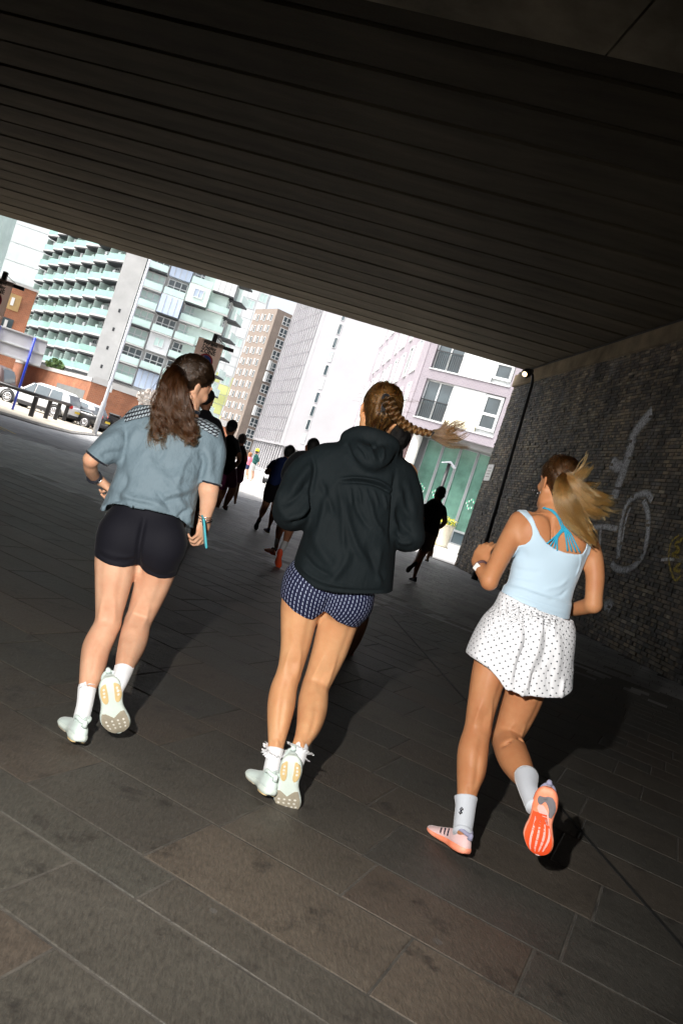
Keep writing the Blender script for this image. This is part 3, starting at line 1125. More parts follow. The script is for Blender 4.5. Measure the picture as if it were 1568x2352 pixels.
# --- mauve brick building on the right with the shop front
PC = ground(926.7, 979 + 300)[:2] * 0
PC = np.array(at(926.7, 979, 45.7)[:2])
PA = rad(-33.0)
mauve = thing('apartment_building', 'mauve brick apartment building with white panels and green glass shop front', 'building', (PC[0], PC[1], 0))
P1 = Face(mauve, PC, PA)
if P1.ey.dot(Vector((0, -1, 0))) < 0: P1.ey = -P1.ey
far_l = at(802, 1005, 78.0)[:2]
P2 = Face(mauve, PC, math.atan2(far_l[1] - PC[1], far_l[0] - PC[0]), flip=True)
if P2.ey.dot(Vector((-1, 0, 0))) < 0: P2.ey = -P2.ey
P2L = float(np.linalg.norm(far_l - PC))
zr = lambda x, y: (752.6 + .272 * x, 740 + .272 * y)
s_l, z_sill = P1.px(*zr(730, 790))
s_wr, z_wr = P1.px(*zr(960, 845))
s_l2, z_top = P1.px(*zr(835, 470))
s_pr, _ = P1.px(*zr(1230, 910))
s_r, _ = P1.px(*zr(1380, 965))
_, z_band = P1.px(*zr(1360, 1050))
FHT = (P1.px(*zr(850, 380))[1] - z_sill)
ZB = z_band
P1.box('wall', m_mbrick, 0, 16, -10, -0.35, ZB, ZB + 16)
P2.box('wall', m_mbrick, 0.36, P2L, -0.5, 0, ZB, ZB + 16)
P2.box('wall', m_dbrick, 0.6, P2L, -0.8, -0.3, 0.0, ZB - 0.004)
NFL = 4
for f in range(NFL):
    z = z_sill + f * FHT
    hh = z_top - z_sill
    P1.box('brick_band', m_mbrick, 0, 16, -0.34, 0, z + hh, z + FHT - 0.06 if f < NFL - 1 else z + FHT)
    P1.box('brick_pier', m_mbrick, 0, s_l, -0.34, -0.002, z - 0.06, z + hh)
    P1.box('brick_pier', m_mbrick, s_r + 0.1, 16, -0.34, -0.002, z - 0.06, z + hh)
    P1.box('sill', m_frame, s_l - 0.05, s_r + 0.1, -0.34, 0.06, z - 0.058, z + 0.001)
    window(P1, s_l, s_wr, z + 0.002, z + hh - 0.002, out=-0.33, mull=2, glass=m_glassd, fw=0.08)
    # white infill in three boards
    dz = hh / 3
    for k in range(3):
        P1.box('infill_board', m_cream2 if (f == 0 and k == 0) else m_panelw, s_wr + 0.02, s_pr, -0.34, -0.06, z + 0.004 + k * dz, z + (k + 1) * dz - 0.02)
    window(P1, s_pr + 0.02, s_r, z + 0.25, z + hh - 0.05, out=-0.2, mull=1, glass=m_glassd, fw=0.14, trans=0.45)
    P1.box('infill_board', m_panelw, s_pr + 0.02, s_r + 0.09, -0.34, -0.22, z + 0.003, z + hh - 0.003)
    # juliet balcony bars
    rl = MB()
    ww = s_wr - s_l
    rl.box(-ww / 2, ww / 2, 0, 0.05, 1.05, 1.1)
    for k in range(int(ww / 0.12)):
        xx = -ww / 2 + 0.06 + k * 0.12
        rl.box(xx - 0.012, xx + 0.012, 0.01, 0.035, 0.0, 1.05)
    kk_ = rl.build('juliet_rail', m_iron, mauve)
    kk_.matrix_basis = P1.M((s_l + s_wr) / 2, -0.12, z + 0.02)
    # narrow windows along the receding side
    for k in range(9):
        x = 2.2 + k * 3.3 + (f % 2) * 0.7
        if x < P2L - 2:
            window(P2, x, x + 1.1, z + 0.1, z + 2.2, out=-0.02, mull=1, glass=rc.choice([m_glassd, m_glassb, m_glassg]), fw=0.1)
            if (k + f) % 2:
                P2.box('infill_panel', m_panelw, x + 1.2, x + 2.1, 0.002, 0.06, z + 0.1, z + 2.2)
P1.box('brick_band', m_mbrick, 0, 16, -0.34, 0.0, ZB, z_sill - 0.06)
P1.box('overhang_soffit', m_gdk, 0.02, 16, -9, -0.36, ZB - 0.3, ZB - 0.004)
# ground floor, set back under the overhang
m_shop = pmat('green_shop_glass', (0.10, 0.20, 0.16), 0.1, 0.5, 0.5, 0.0, spec=0.9, kind='Position')
m_col = pmat('white_column', (0.62, 0.61, 0.57), 0.7, 0.1, 1, 0.05, 20, kind='Position')
m_shopf = pmat('grey_shop_frame', (0.25, 0.27, 0.28), 0.4, 0.1, 1, 0.0, kind='Position')
SB = -1.6
P1.box('plinth', m_cgrey, 0.3, 16, SB - 0.3, SB + 0.5, 0.0, 0.28)
col = MB()
col.tube([(0, 0, 0), (0, 0, ZB - 0.31)], 0.3, 20)
co_ = col.build('column', m_col, mauve, smooth=True)
co_.matrix_basis = P1.M(0.75, -0.7, 0.0)
x = 1.1
sx0 = P1.px(878 + .16 * 400, 972 + .16 * 300)[0]
for k in range(4):
    w_ = 1.05
    window(P1, x, x + w_ * 1.0, 1.05, ZB - 0.32, out=SB, mull=1, frame=m_shopf, glass=m_shop, fw=0.06)
    window(P1, x, x + w_ * 1.0, 0.3, 1.04, out=SB, mull=1, frame=m_shopf, glass=m_glassd, fw=0.05)
    # a decal of green and white dashes in a ring on the glass
    if k in (0, 1, 3):
        for (nm, mt_, ph) in (('glass_decal', pmat('green_vinyl', (0.02, 0.5, 0.25), 0.5, 0.1, 3, 0), 0.0), ('glass_decal', m_panelw, 0.35)):
            d = MB()
            for q in range(9):
                a = q * 2 * math.pi / 9 + ph
                cx, cz = 0.27 * math.cos(a) * (0.75 if q % 2 else 1.0), 0.27 * math.sin(a) * (0.75 if q % 2 else 1.0)
                d.box(cx - 0.02, cx + 0.02, 0.0, 0.006, cz - 0.06, cz + 0.06)
            do = d.build(nm, mt_, mauve)
            do.matrix_basis = P1.M(x + 0.5, SB + 0.13 + (0.002 if ph else 0), 2.75)
    x += w_ + 0.03
P1.box('brick_pier', m_dbrick, x, x + 1.15, SB - 0.2, SB + 0.3, 0.28, ZB - 0.3)
x += 1.2
for k in range(6):
    window(P1, x, x + 0.95, 0.3, ZB - 0.32, out=SB, mull=1, frame=m_shopf, glass=m_shop, fw=0.07, trans=0.62)
    if k == 1:
        P1.box('poster', pmat('green_poster', (0.16, 0.42, 0.2), 0.5, 0.7, 2.2, 0, kind='Position', tint=(0.55, 0.7, 0.8)), x + 0.15, x + 0.82, SB + 0.13, SB + 0.15, 0.5, 2.0)
    x += 0.98
P1.box('wall', m_shopf, 0.4, 16, SB - 0.4, SB - 0.31, 0.0, ZB - 0.31)

# --- hanging basket planter with yellow flowers by the shop
def leaf_clump(name, n, R, size, mat, parent, seed, squash=0.7, loc=(0, 0, 0)):
    r = np.random.default_rng(seed)
    d = r.normal(size=(n, 3))
    d /= np.linalg.norm(d, axis=1)[:, None]
    c = d * (R * r.uniform(0.35, 1.0, (n, 1)) ** 0.5)
    c[:, 2] *= squash
    a = r.normal(size=(n, 3))
    a /= np.linalg.norm(a, axis=1)[:, None]
    bb = np.cross(a, r.normal(size=(n, 3)))
    bb /= np.linalg.norm(bb, axis=1)[:, None]
    s = size * r.uniform(0.6, 1.3, (n, 1))
    V = np.stack([c - a * s, c + bb * s * 0.5, c + a * s, c - bb * s * 0.5], 1).reshape(-1, 3)
    Q = np.arange(4 * n).reshape(-1, 4)
    return mesh_obj(name, np_mesh(name, V, Q, mat), parent, loc)


m_yel = pmat('yellow_flower', (0.62, 0.55, 0.02), 0.6, 0.2, 6, 0, rvar=0.2)
pp = ground(878 + .16 * 830, 972 + .16 * 1770)
pl = thing('planter', 'pale stone planter overflowing with yellow flowers outside the shop', 'planter', (pp[0], pp[1], 0))
b = MB()
zt = at(878 + .16 * 930, 972 + .16 * 1440, pp[1])[2]
b.tube([(0, 0, 0), (0, 0, 0.12), (0, 0, zt - 0.15), (0, 0, zt - 0.05)], [0.42, 0.34, 0.36, 0.42], 16)
b.build('pot', pmat('cream_stone', (0.5, 0.46, 0.36), 0.8, 0.15, 2, 0.15, 20), pl, smooth=True)
tag(leaf_clump('foliage', 160, 0.48, 0.07, m_green, pl, 1, 0.5, (0, 0, zt - 0.02)), kind='stuff')
tag(leaf_clump('flowers', 220, 0.52, 0.055, m_yel, pl, 2, 0.6, (0, 0, zt + 0.08)), kind='stuff')
tag(leaf_clump('ground_flowers', 90, 0.5, 0.05, m_yel, pl, 3, 0.3, (-0.5, 0.1, 0.12)), kind='stuff')

# --- street furniture
def text_mesh(cu, parent):
    tmp = bpy.data.objects.new('lettering', cu)
    COL.objects.link(tmp)
    me = bpy.data.meshes.new_from_object(tmp.evaluated_get(bpy.context.evaluated_depsgraph_get()))
    bpy.data.objects.remove(tmp)
    bpy.data.curves.remove(cu)
    me.name = 'lettering'
    return mesh_obj('lettering', me, parent)


def sign_post(px_box, Y, label, texts):
    p = at(*px_box, Y)
    r = thing('parking_sign', label, 'sign', (p[0], p[1], 0))
    H = p[2] + 0.06
    b = MB()
    b.tube([(0, 0.05, 0), (0, 0.05, H - 0.2)], 0.038, 12)
    b.build('post', m_iron, r, smooth=True)
    b = MB()
    b.bevel_box(-0.055, 0.055, 0.0, 0.10, H - 0.22, H, 0.012)
    b.build('post_cap', m_iron, r)
    b = MB()
    b.bevel_box(-0.22, 0.52, -0.012, 0.05, H - 0.30, H - 0.215, 0.008)
    b.tube([(0.05, 0.03, H - 0.08), (0.30, 0.03, H - 0.2)], 0.008, 6)
    b.build('bracket', m_iron, r)
    plate = MB()
    plate.bevel_box(-0.37, 0.27, -0.032, -0.014, H - 1.42, H - 0.2, 0.006)
    m_sg = pmat('dull_cream_sign_face', (0.78, 0.66, 0.58), 0.45, 0.06, 3, 0, kind='Object')
    if not m_sg.get('thin'):          # translucence added to brighten the face, in place of flash it throws back
        m_sg['thin'] = True
        nt = m_sg.node_tree
        tl = nt.nodes.new('ShaderNodeBsdfTranslucent')
        tl.inputs[0].default_value = (0.95, 0.80, 0.72, 1)
        mx = nt.nodes.new('ShaderNodeMixShader')
        mx.inputs[0].default_value = 0.8
        nt.links.new(nt.nodes['Principled BSDF'].outputs[0], mx.inputs[1])
        nt.links.new(tl.outputs[0], mx.inputs[2])
        nt.links.new(mx.outputs[0], nt.nodes['Material Output'].inputs[0])
    po = plate.build('sign_plate', m_sg, r)
    cx = -0.05
    for i, (t, sz) in enumerate(texts):
        cu = bpy.data.curves.new('lettering', 'FONT')
        cu.body = t
        cu.size = sz
        cu.align_x = 'CENTER'
        cu.extrude = 0.001
        cu.offset = 0.004
        cu.materials.append(m_blackpl)
        to = text_mesh(cu, po)
        to.location = (cx, -0.0345, H - 0.2 - (0.115, 0.215, 0.33)[i])
        to.rotation_euler = (rad(90), 0, 0)
    m_rd = pmat('sign_red', (0.5, 0.012, 0.02), 0.5, 0.05, 3, 0)
    m_bl = pmat('sign_blue', (0.01, 0.06, 0.42), 0.5, 0.05, 3, 0)
    zc = H - 0.2 - 0.52
    n = 40
    th = np.arange(n) * 2 * math.pi / n
    disc = MB()
    V = [(cx + 0.165 * math.cos(t), -0.0335, zc + 0.165 * math.sin(t)) for t in th] + [(cx, -0.0335, zc)]
    disc.add(V, T=[(i, (i + 1) % n, n) for i in range(n)])
    disc.build('blue_roundel', m_bl, po)
    ring = MB()
    V = [(cx + q * math.cos(t), -0.0350, zc + q * math.sin(t)) for q in (0.185, 0.145) for t in th]
    ring.add(V, Q=[(i, (i + 1) % n, n + (i + 1) % n, n + i) for i in range(n)])
    c45 = math.cos(rad(45))
    w_ = 0.02
    ring.add([(cx - 0.15 * c45 - w_ * c45, -0.0352, zc + 0.15 * c45 - w_ * c45), (cx - 0.15 * c45 + w_ * c45, -0.0352, zc + 0.15 * c45 + w_ * c45),
              (cx + 0.15 * c45 + w_ * c45, -0.0352, zc - 0.15 * c45 + w_ * c45), (cx + 0.15 * c45 - w_ * c45, -0.0352, zc - 0.15 * c45 - w_ * c45)], Q=[(0, 1, 2, 3)])
    ring.build('red_ring', m_rd, po)
    return r


TXT = [('Pay and', 0.11), ('Display', 0.115), ('ZONE', 0.135)]
sign_post((426.5 + .088 * 780, 752.6 + .088 * 225), 20.0, 'cream parking zone sign on black post standing above the woman in the grey shirt', TXT)
sign_post((.168 * 70, 614.7 + .168 * 85), 20.0, 'cream parking zone sign cut by the left picture edge', TXT)

# advertising board on blue posts, seen from behind
m_blue = pmat('bright_blue_post', (0.015, 0.05, 0.55), 0.4, 0.1, 4, 0)
m_board = pmat('grey_board_back', (0.62, 0.63, 0.68), 0.5, 0.08, 1, 0, kind='Position')
bd = thing('billboard', 'back of a grey billboard on bright blue posts beyond the railing', 'billboard', (-11.2, 36.0, 0))
b = MB()
b.box(-2.6, 1.19, 0.0, 0.05, 2.18, 3.36)
b.build('board', m_board, bd)
for z in (2.2, 2.72, 3.3):
    b = MB()
    b.box(-2.6, 1.20, -0.05, -0.002, z, z + 0.05)
    b.build('rail', m_frame, bd)
for px in (0.68, -0.85):
    b = MB()
    b.tube([(px, -0.1, 0), (px, -0.1, 3.32)], 0.05, 10)
    b.build('post', m_blue, bd, smooth=True)

# black knee rail with its posts
rail = thing('railing', 'black metal post and rail barrier along the pavement edge before the cars', 'railing', (-9.45, 34.9, 0))
RP = [(-13.2, 36.2), (-11.3, 35.45), (-9.45, 34.9), (-9.75, 38.4), (-10.0, 41.2), (-10.25, 44.0), (-10.45, 46.6), (-10.6, 49.2), (-10.7, 52.0)]
RH = 0.95
for (x, y) in RP:
    b = MB()
    b.bevel_box(-0.09, 0.09, -0.09, 0.09, 0.0, RH, 0.02)
    b.build('post', m_blackpl, rail, loc=(x + 9.45, y - 34.9, 0))
for seg in (RP[:3], RP[2:]):
    b = MB()
    b.tube([(x + 9.45, y - 34.9, RH + 0.04) for x, y in seg], 0.085, 8)
    b.build('top_rail', m_blackpl, rail, smooth=True)

# grey lamp column and the litter bin at its foot
lp = ground(216, 999)
m_galv = pmat('galvanised_steel', (0.42, 0.44, 0.48), 0.45, 0.12, 3, 0.05, 30)
gl = thing('street_lamp', 'tall plain grey lamp column on the pavement behind the grey shirted runner', 'street lamp', (lp[0], lp[1], 0))
b = MB()
b.tube([(0, 0, 0), (0, 0, 1.6), (0, 0, 1.7), (0, 0, 9.5)], [0.12, 0.12, 0.085, 0.06], 14)
b.build('column', m_galv, gl, smooth=True)
b = MB()
b.box(0.09, 0.16, -0.1, 0.1, 2.2, 2.55)
b.build('bracket_box', m_panelw, gl)
bn = ground(246, 1000)
tb = thing('litter_bin', 'black litter bin beside the grey lamp column', 'bin', (bn[0], bn[1] + 0.6, 0))
b = MB()
b.bevel_box(-0.3, 0.3, -0.25, 0.25, 0, 1.15, 0.04)
b.build('body', m_blackpl, tb)
b = MB()
b.bevel_box(-0.33, 0.33, -0.28, 0.28, 1.152, 1.28, 0.05)
b.build('lid', m_blackpl, tb)
# slender pole with a small grey lantern before the shop
q = at(878 + .16 * 960, 972 + .16 * 580, 38.0)
b0 = thing('bollard_lamp', 'dark post with a small grey hood standing before the shop front', 'lamp post', (q[0], q[1], 0))
b = MB()
b.tube([(0, 0, 0), (0, 0, q[2])], 0.085, 10)
b.build('post', m_iron, b0, smooth=True)
b = MB()
b.prism([(-0.35, -0.02), (0.0, 0.12), (0.32, -0.1), (0.3, -0.16), (0, 0.03), (-0.35, -0.07)], -0.2, 0.2)
b.build('hood', m_galv, b0, loc=(0, 0, q[2]))

# plants growing over the wall
for i, (px, py, Y, R, lab) in enumerate([(130, 830, 60.0, 0.65, 'small green bush growing on the wall top below the lowest balcony'),
                                         (352, 905, 50.5, 0.9, 'pale dry bush at the wall foot behind the ponytail')]):
    p = at(px, py, Y)
    t = thing('bush', lab, 'bush', (p[0], p[1], p[2] - R * 0.4))
    leaf_clump('foliage', 260, R, 0.16, m_green if i == 0 else pmat('pale_dry_leaf', (0.5, 0.46, 0.42), 0.7, 0.3, 3, 0, kind='Position'), t, 20 + i, 0.7)
# ------------------------------------------------------------------ cars
m_tyre = pmat('tyre_rubber', (0.02, 0.02, 0.022), 0.8, 0.2, 8, 0.2, 60)
m_rim = pmat('alloy_rim', (0.6, 0.6, 0.62), 0.35, 0.1, 8, 0, metal=0.6)
m_carglass = pmat('car_glass', (0.10, 0.13, 0.15), 0.06, 0.2, 1, 0, spec=0.9)
m_plastic = pmat('dark_plastic_trim', (0.03, 0.03, 0.032), 0.55, 0.2, 8, 0.1, 60)
m_tail = pmat('tail_lamp_red', (0.55, 0.02, 0.02), 0.2, 0.1, 4, 0)
m_head = pmat('head_lamp_clear', (0.7, 0.72, 0.75), 0.1, 0.1, 4, 0, spec=0.9)
m_plate = pmat('yellow_number_plate', (0.75, 0.55, 0.05), 0.5, 0.05, 4, 0)


def car_paint(name, col):
    return pmat(name, col, 0.3, 0.04, 2, 0.0, spec=0.6, coat=0.6)


def loft(secs, closed_ring=True):
    """secs: list of rings (n x 3)."""
    m_, n = len(secs), len(secs[0])
    return np.concatenate(secs), *grid_faces(m_, n, True)


def make_car(label, loc, rz, paint, group=None, L=4.5, Hh=1.62, Wd=1.82, suv=True, trim=True):
    """Length along local x, nose at +x; ground at z = 0."""
    r = thing('parked_car', label, 'car', loc, rz, group)
    h = L / 2
    sill, belt = 0.28, 0.92 if suv else 0.85
    # body: cross-sections from tail to nose: (x, half width, z bottom, z top)
    st = [(-h, .60, .42, .86), (-h + .05, .78, .34, .93), (-h + .35, .89, .28, belt + .06), (-h + 1.1, .91, .24, belt + .05), (0, .91, .24, belt + .02),
          (h - 1.45, .91, .24, belt), (h - .7, .88, .25, belt - .06), (h - .25, .82, .28, belt - .16), (h - .04, .70, .34, belt - .28), (h, .55, .40, belt - .38)]
    secs = []
    for x, w, z0, z1 in st:
        w *= Wd / 1.82
        zm = z0 + (z1 - z0) * 0.62
        ring = [(-w * .8, z0), (w * .8, z0), (w * .97, z0 + .1), (w, zm - .12), (w * .985, zm + .06), (w * .93, z1 - .03), (w * .82, z1),
                (-w * .82, z1), (-w * .93, z1 - .03), (-w * .985, zm + .06), (-w, zm - .12), (-w * .97, z0 + .1)]
        secs.append(np.array([(x, a, z) for a, z in ring]))
    V, Q, T = loft(secs)
    bo = mesh_obj('body', np_mesh('body', V, [np.array(Q), np.array(T)], paint, True), r)
    md = bo.modifiers.new('s', 'SUBSURF')
    md.levels = md.render_levels = 1
    # greenhouse
    xr, xf = -h + .12, h - 1.35
    gl = [(xr, .78, belt - .02, belt + .02), (xr + .25, .76, belt - .02, Hh - .28), (xr + .55, .70, belt - .02, Hh - .05), (xr + 1.3, .68, belt - .02, Hh), (xf - 1.0, .68, belt - .02, Hh - .02), (xf - .55, .72, belt - .02, Hh - .2), (xf, .80, belt - .04, belt + .02)]
    secs = []
    for x, w, z0, z1 in gl:
        w *= Wd / 1.82
        wb = .83 * Wd / 1.82
        ring = [(-wb, z0), (wb, z0), (wb - (wb - w) * .5, (z0 + z1) / 2), (w, z1 - .06 if z1 - z0 > .2 else z1), (w * .85, z1), (-w * .85, z1), (-w, z1 - .06 if z1 - z0 > .2 else z1), (-wb + (wb - w) * .5, (z0 + z1) / 2)]
        secs.append(np.array([(x, a, z) for a, z in ring]))
    V, Q, T = loft(secs)
    mesh_obj('cabin', np_mesh('cabin', V, [np.array(Q), np.array(T)], paint, True), r)
    # side windows lie a little proud of the cabin
    for sgn in (-1, 1):
        for (xa, xb, xc, xd) in ((xr + .50, xr + .62, xr + 1.25, xr + 1.25), (xr + 1.32, xr + 1.32, xr + 2.12, xr + 2.12), (xr + 2.19, xr + 2.19, xf - .22, xf - .78)):
            b = MB()
            y0, y1 = .835 * Wd / 1.82, .705 * Wd / 1.82
            za, zb = belt + .06, Hh - .14
            yt = y1 + .035
            b.add([(xa, sgn * y0, za), (xc, sgn * y0, za), (xd, sgn * yt, zb), (xb, sgn * yt, zb),
                   (xa, sgn * (y0 - .03), za), (xc, sgn * (y0 - .03), za), (xd, sgn * (yt - .03), zb), (xb, sgn * (yt - .03), zb)], BOXF)
            b.build('side_window', m_carglass, r)
    b = MB()
    b.add([(xr - .0, -.62, belt + .1), (xr - .0, .62, belt + .1), (xr + .28, .56, Hh - .16), (xr + .28, -.56, Hh - .16),
           (xr + .1, -.62, belt + .1), (xr + .1, .62, belt + .1), (xr + .38, .56, Hh - .16), (xr + .38, -.56, Hh - .16)], BOXF)
    b.build('rear_window', m_carglass, r)
    b = MB()
    b.add([(xf + .02, -.68, belt + .05), (xf + .02, .68, belt + .05), (xf - .6, .58, Hh - .12), (xf - .6, -.58, Hh - .12),
           (xf - .1, -.68, belt + .05), (xf - .1, .68, belt + .05), (xf - .7, .58, Hh - .12), (xf - .7, -.58, Hh - .12)], BOXF)
    b.build('windscreen', m_carglass, r)
    wr = .345 if suv else .31
    for wx in (-h + .82, h - .88):
        for sgn in (-1, 1):
            b = MB()
            y = sgn * (Wd / 2 - .11)
            b.tube([(wx, y - .11, wr), (wx, y - .10, wr), (wx, y + .10, wr), (wx, y + .11, wr)], [wr * .92, wr, wr, wr * .92], 24)
            w = b.build('wheel', m_tyre, r, smooth=False)
            b = MB()
            yo = y + sgn * .112
            b.tube([(wx, yo - .012, wr), (wx, yo + .012, wr)], [wr * .2, wr * .18], 10)
            for k in range(10):
                a = k * math.pi / 5
                p0 = (wx + math.cos(a) * wr * .12, yo, wr + math.sin(a) * wr * .12)
                p1 = (wx + math.cos(a) * wr * .66, yo, wr + math.sin(a) * wr * .66)
                b.tube([p0, p1], [.03, .022], 5)
            b.tube([(wx + math.cos(t) * wr * .68, yo, wr + math.sin(t) * wr * .68) for t in np.arange(20) * math.pi / 10], .022, 5, closed=True)
            b.build('rim', m_rim, w, smooth=True)
            b = MB()
            V = []
            n = 16
            for t in np.linspace(-0.15, math.pi + .15, n):
                for q in (wr + .015, wr + (.11 if trim else .05)):
                    V.append((wx + math.cos(t) * q, sgn * (Wd / 2 + .012), wr + math.sin(t) * q))
            b.add(V, Q=[(2 * i, 2 * i + 1, 2 * i + 3, 2 * i + 2) for i in range(n - 1)])
            V2 = [(v[0], v[1] - sgn * .1, v[2]) for v in V]
            b.add(V2, Q=[(2 * i, 2 * i + 1, 2 * i + 3, 2 * i + 2) for i in range(n - 1)])
            b.build('wheel_arch', m_plastic, r)
    for sgn in (-1, 1):
        b = MB()
        b.bevel_box(-h + 1.2, h - 1.3, sgn * (Wd / 2 + .012) - .03, sgn * (Wd / 2 + .012) + .005, .22, .42, .01)
        b.build('side_skirt', m_plastic, r)
        b = MB()
        b.bevel_box(-h - .015, -h + .22, sgn * .72 - .14, sgn * .72 + .14, .80, .98, .03)
        b.build('tail_light', m_tail, r)
        b = MB()
        b.bevel_box(h - .34, h - .06, sgn * .66 - .16, sgn * .66 + .16, .56, .70, .03)
        b.build('headlight', m_head, r)
        b = MB()
        b.bevel_box(xf - .35, xf - .17, sgn * .86 - .05, sgn * .86 + .16 * sgn, belt + .02, belt + .18, .03) if sgn > 0 else b.bevel_box(xf - .35, xf - .17, -1.02, -.81, belt + .02, belt + .18, .03)
        b.build('wing_mirror', paint, r)
    b = MB()
    b.bevel_box(-h - .03, -h + .12, -.78, .78, .30, .48, .04)
    b.build('rear_bumper', m_plastic, r)
    b = MB()
    b.bevel_box(h - .16, h + .02, -.7, .7, .24, .42, .04)
    b.build('front_bumper', m_plastic, r)
    b = MB()
    b.bevel_box(-h - .035, -h - .012, -.26, .26, .62, .73, .004)
    b.build('number_plate', m_plate, r)
    return r


white_paint = car_paint('white_car_paint', (0.72, 0.73, 0.75))
silver_paint = car_paint('silver_car_paint', (0.55, 0.56, 0.58))
brown_paint = car_paint('dark_maroon_car_paint', (0.07, 0.035, 0.03))
black_paint = car_paint('black_car_paint', (0.015, 0.016, 0.018))
CG = 'cars parked behind the railing'
c0 = (np.array([-11.0, 44.73]) + np.array([-13.79, 45.5])) / 2
hd_ = math.atan2(45.5 - 44.73, -13.79 + 11.0)
off = Vector((-math.sin(hd_), math.cos(hd_))) * -0.8
make_car('white suv with dark lower trim parked behind the black railing', (c0[0] + off.x, c0[1] + off.y, 0.0), hd_, white_paint, CG, L=4.55, Hh=1.66)
p = at(196, 905, 49.6)
make_car('low white hatchback just right of the white suv', (p[0] - 0.4, 49.6, 0), rad(158), white_paint, CG, L=4.3, Hh=1.5, suv=False, trim=False)
p = at(176, 943, 46.2)
make_car('small black car half hidden behind the railing posts', (p[0] + 0.1, 46.6, 0), rad(160), black_paint, CG, L=3.7, Hh=1.12, suv=False, trim=False)
p = at(14, 868, 50)
make_car('dark maroon car with pale windows at the left picture edge', (p[0] - 1.6, 50.2, 0), rad(166), brown_paint, CG, L=4.4, Hh=1.95)
p = ground(612, 1113)
make_car('white car facing the runners far down the street', (p[0] + 0.75, p[1] + 2.2, -0.0), rad(-97), white_paint, None, L=4.3, Hh=1.5, suv=False, trim=False)
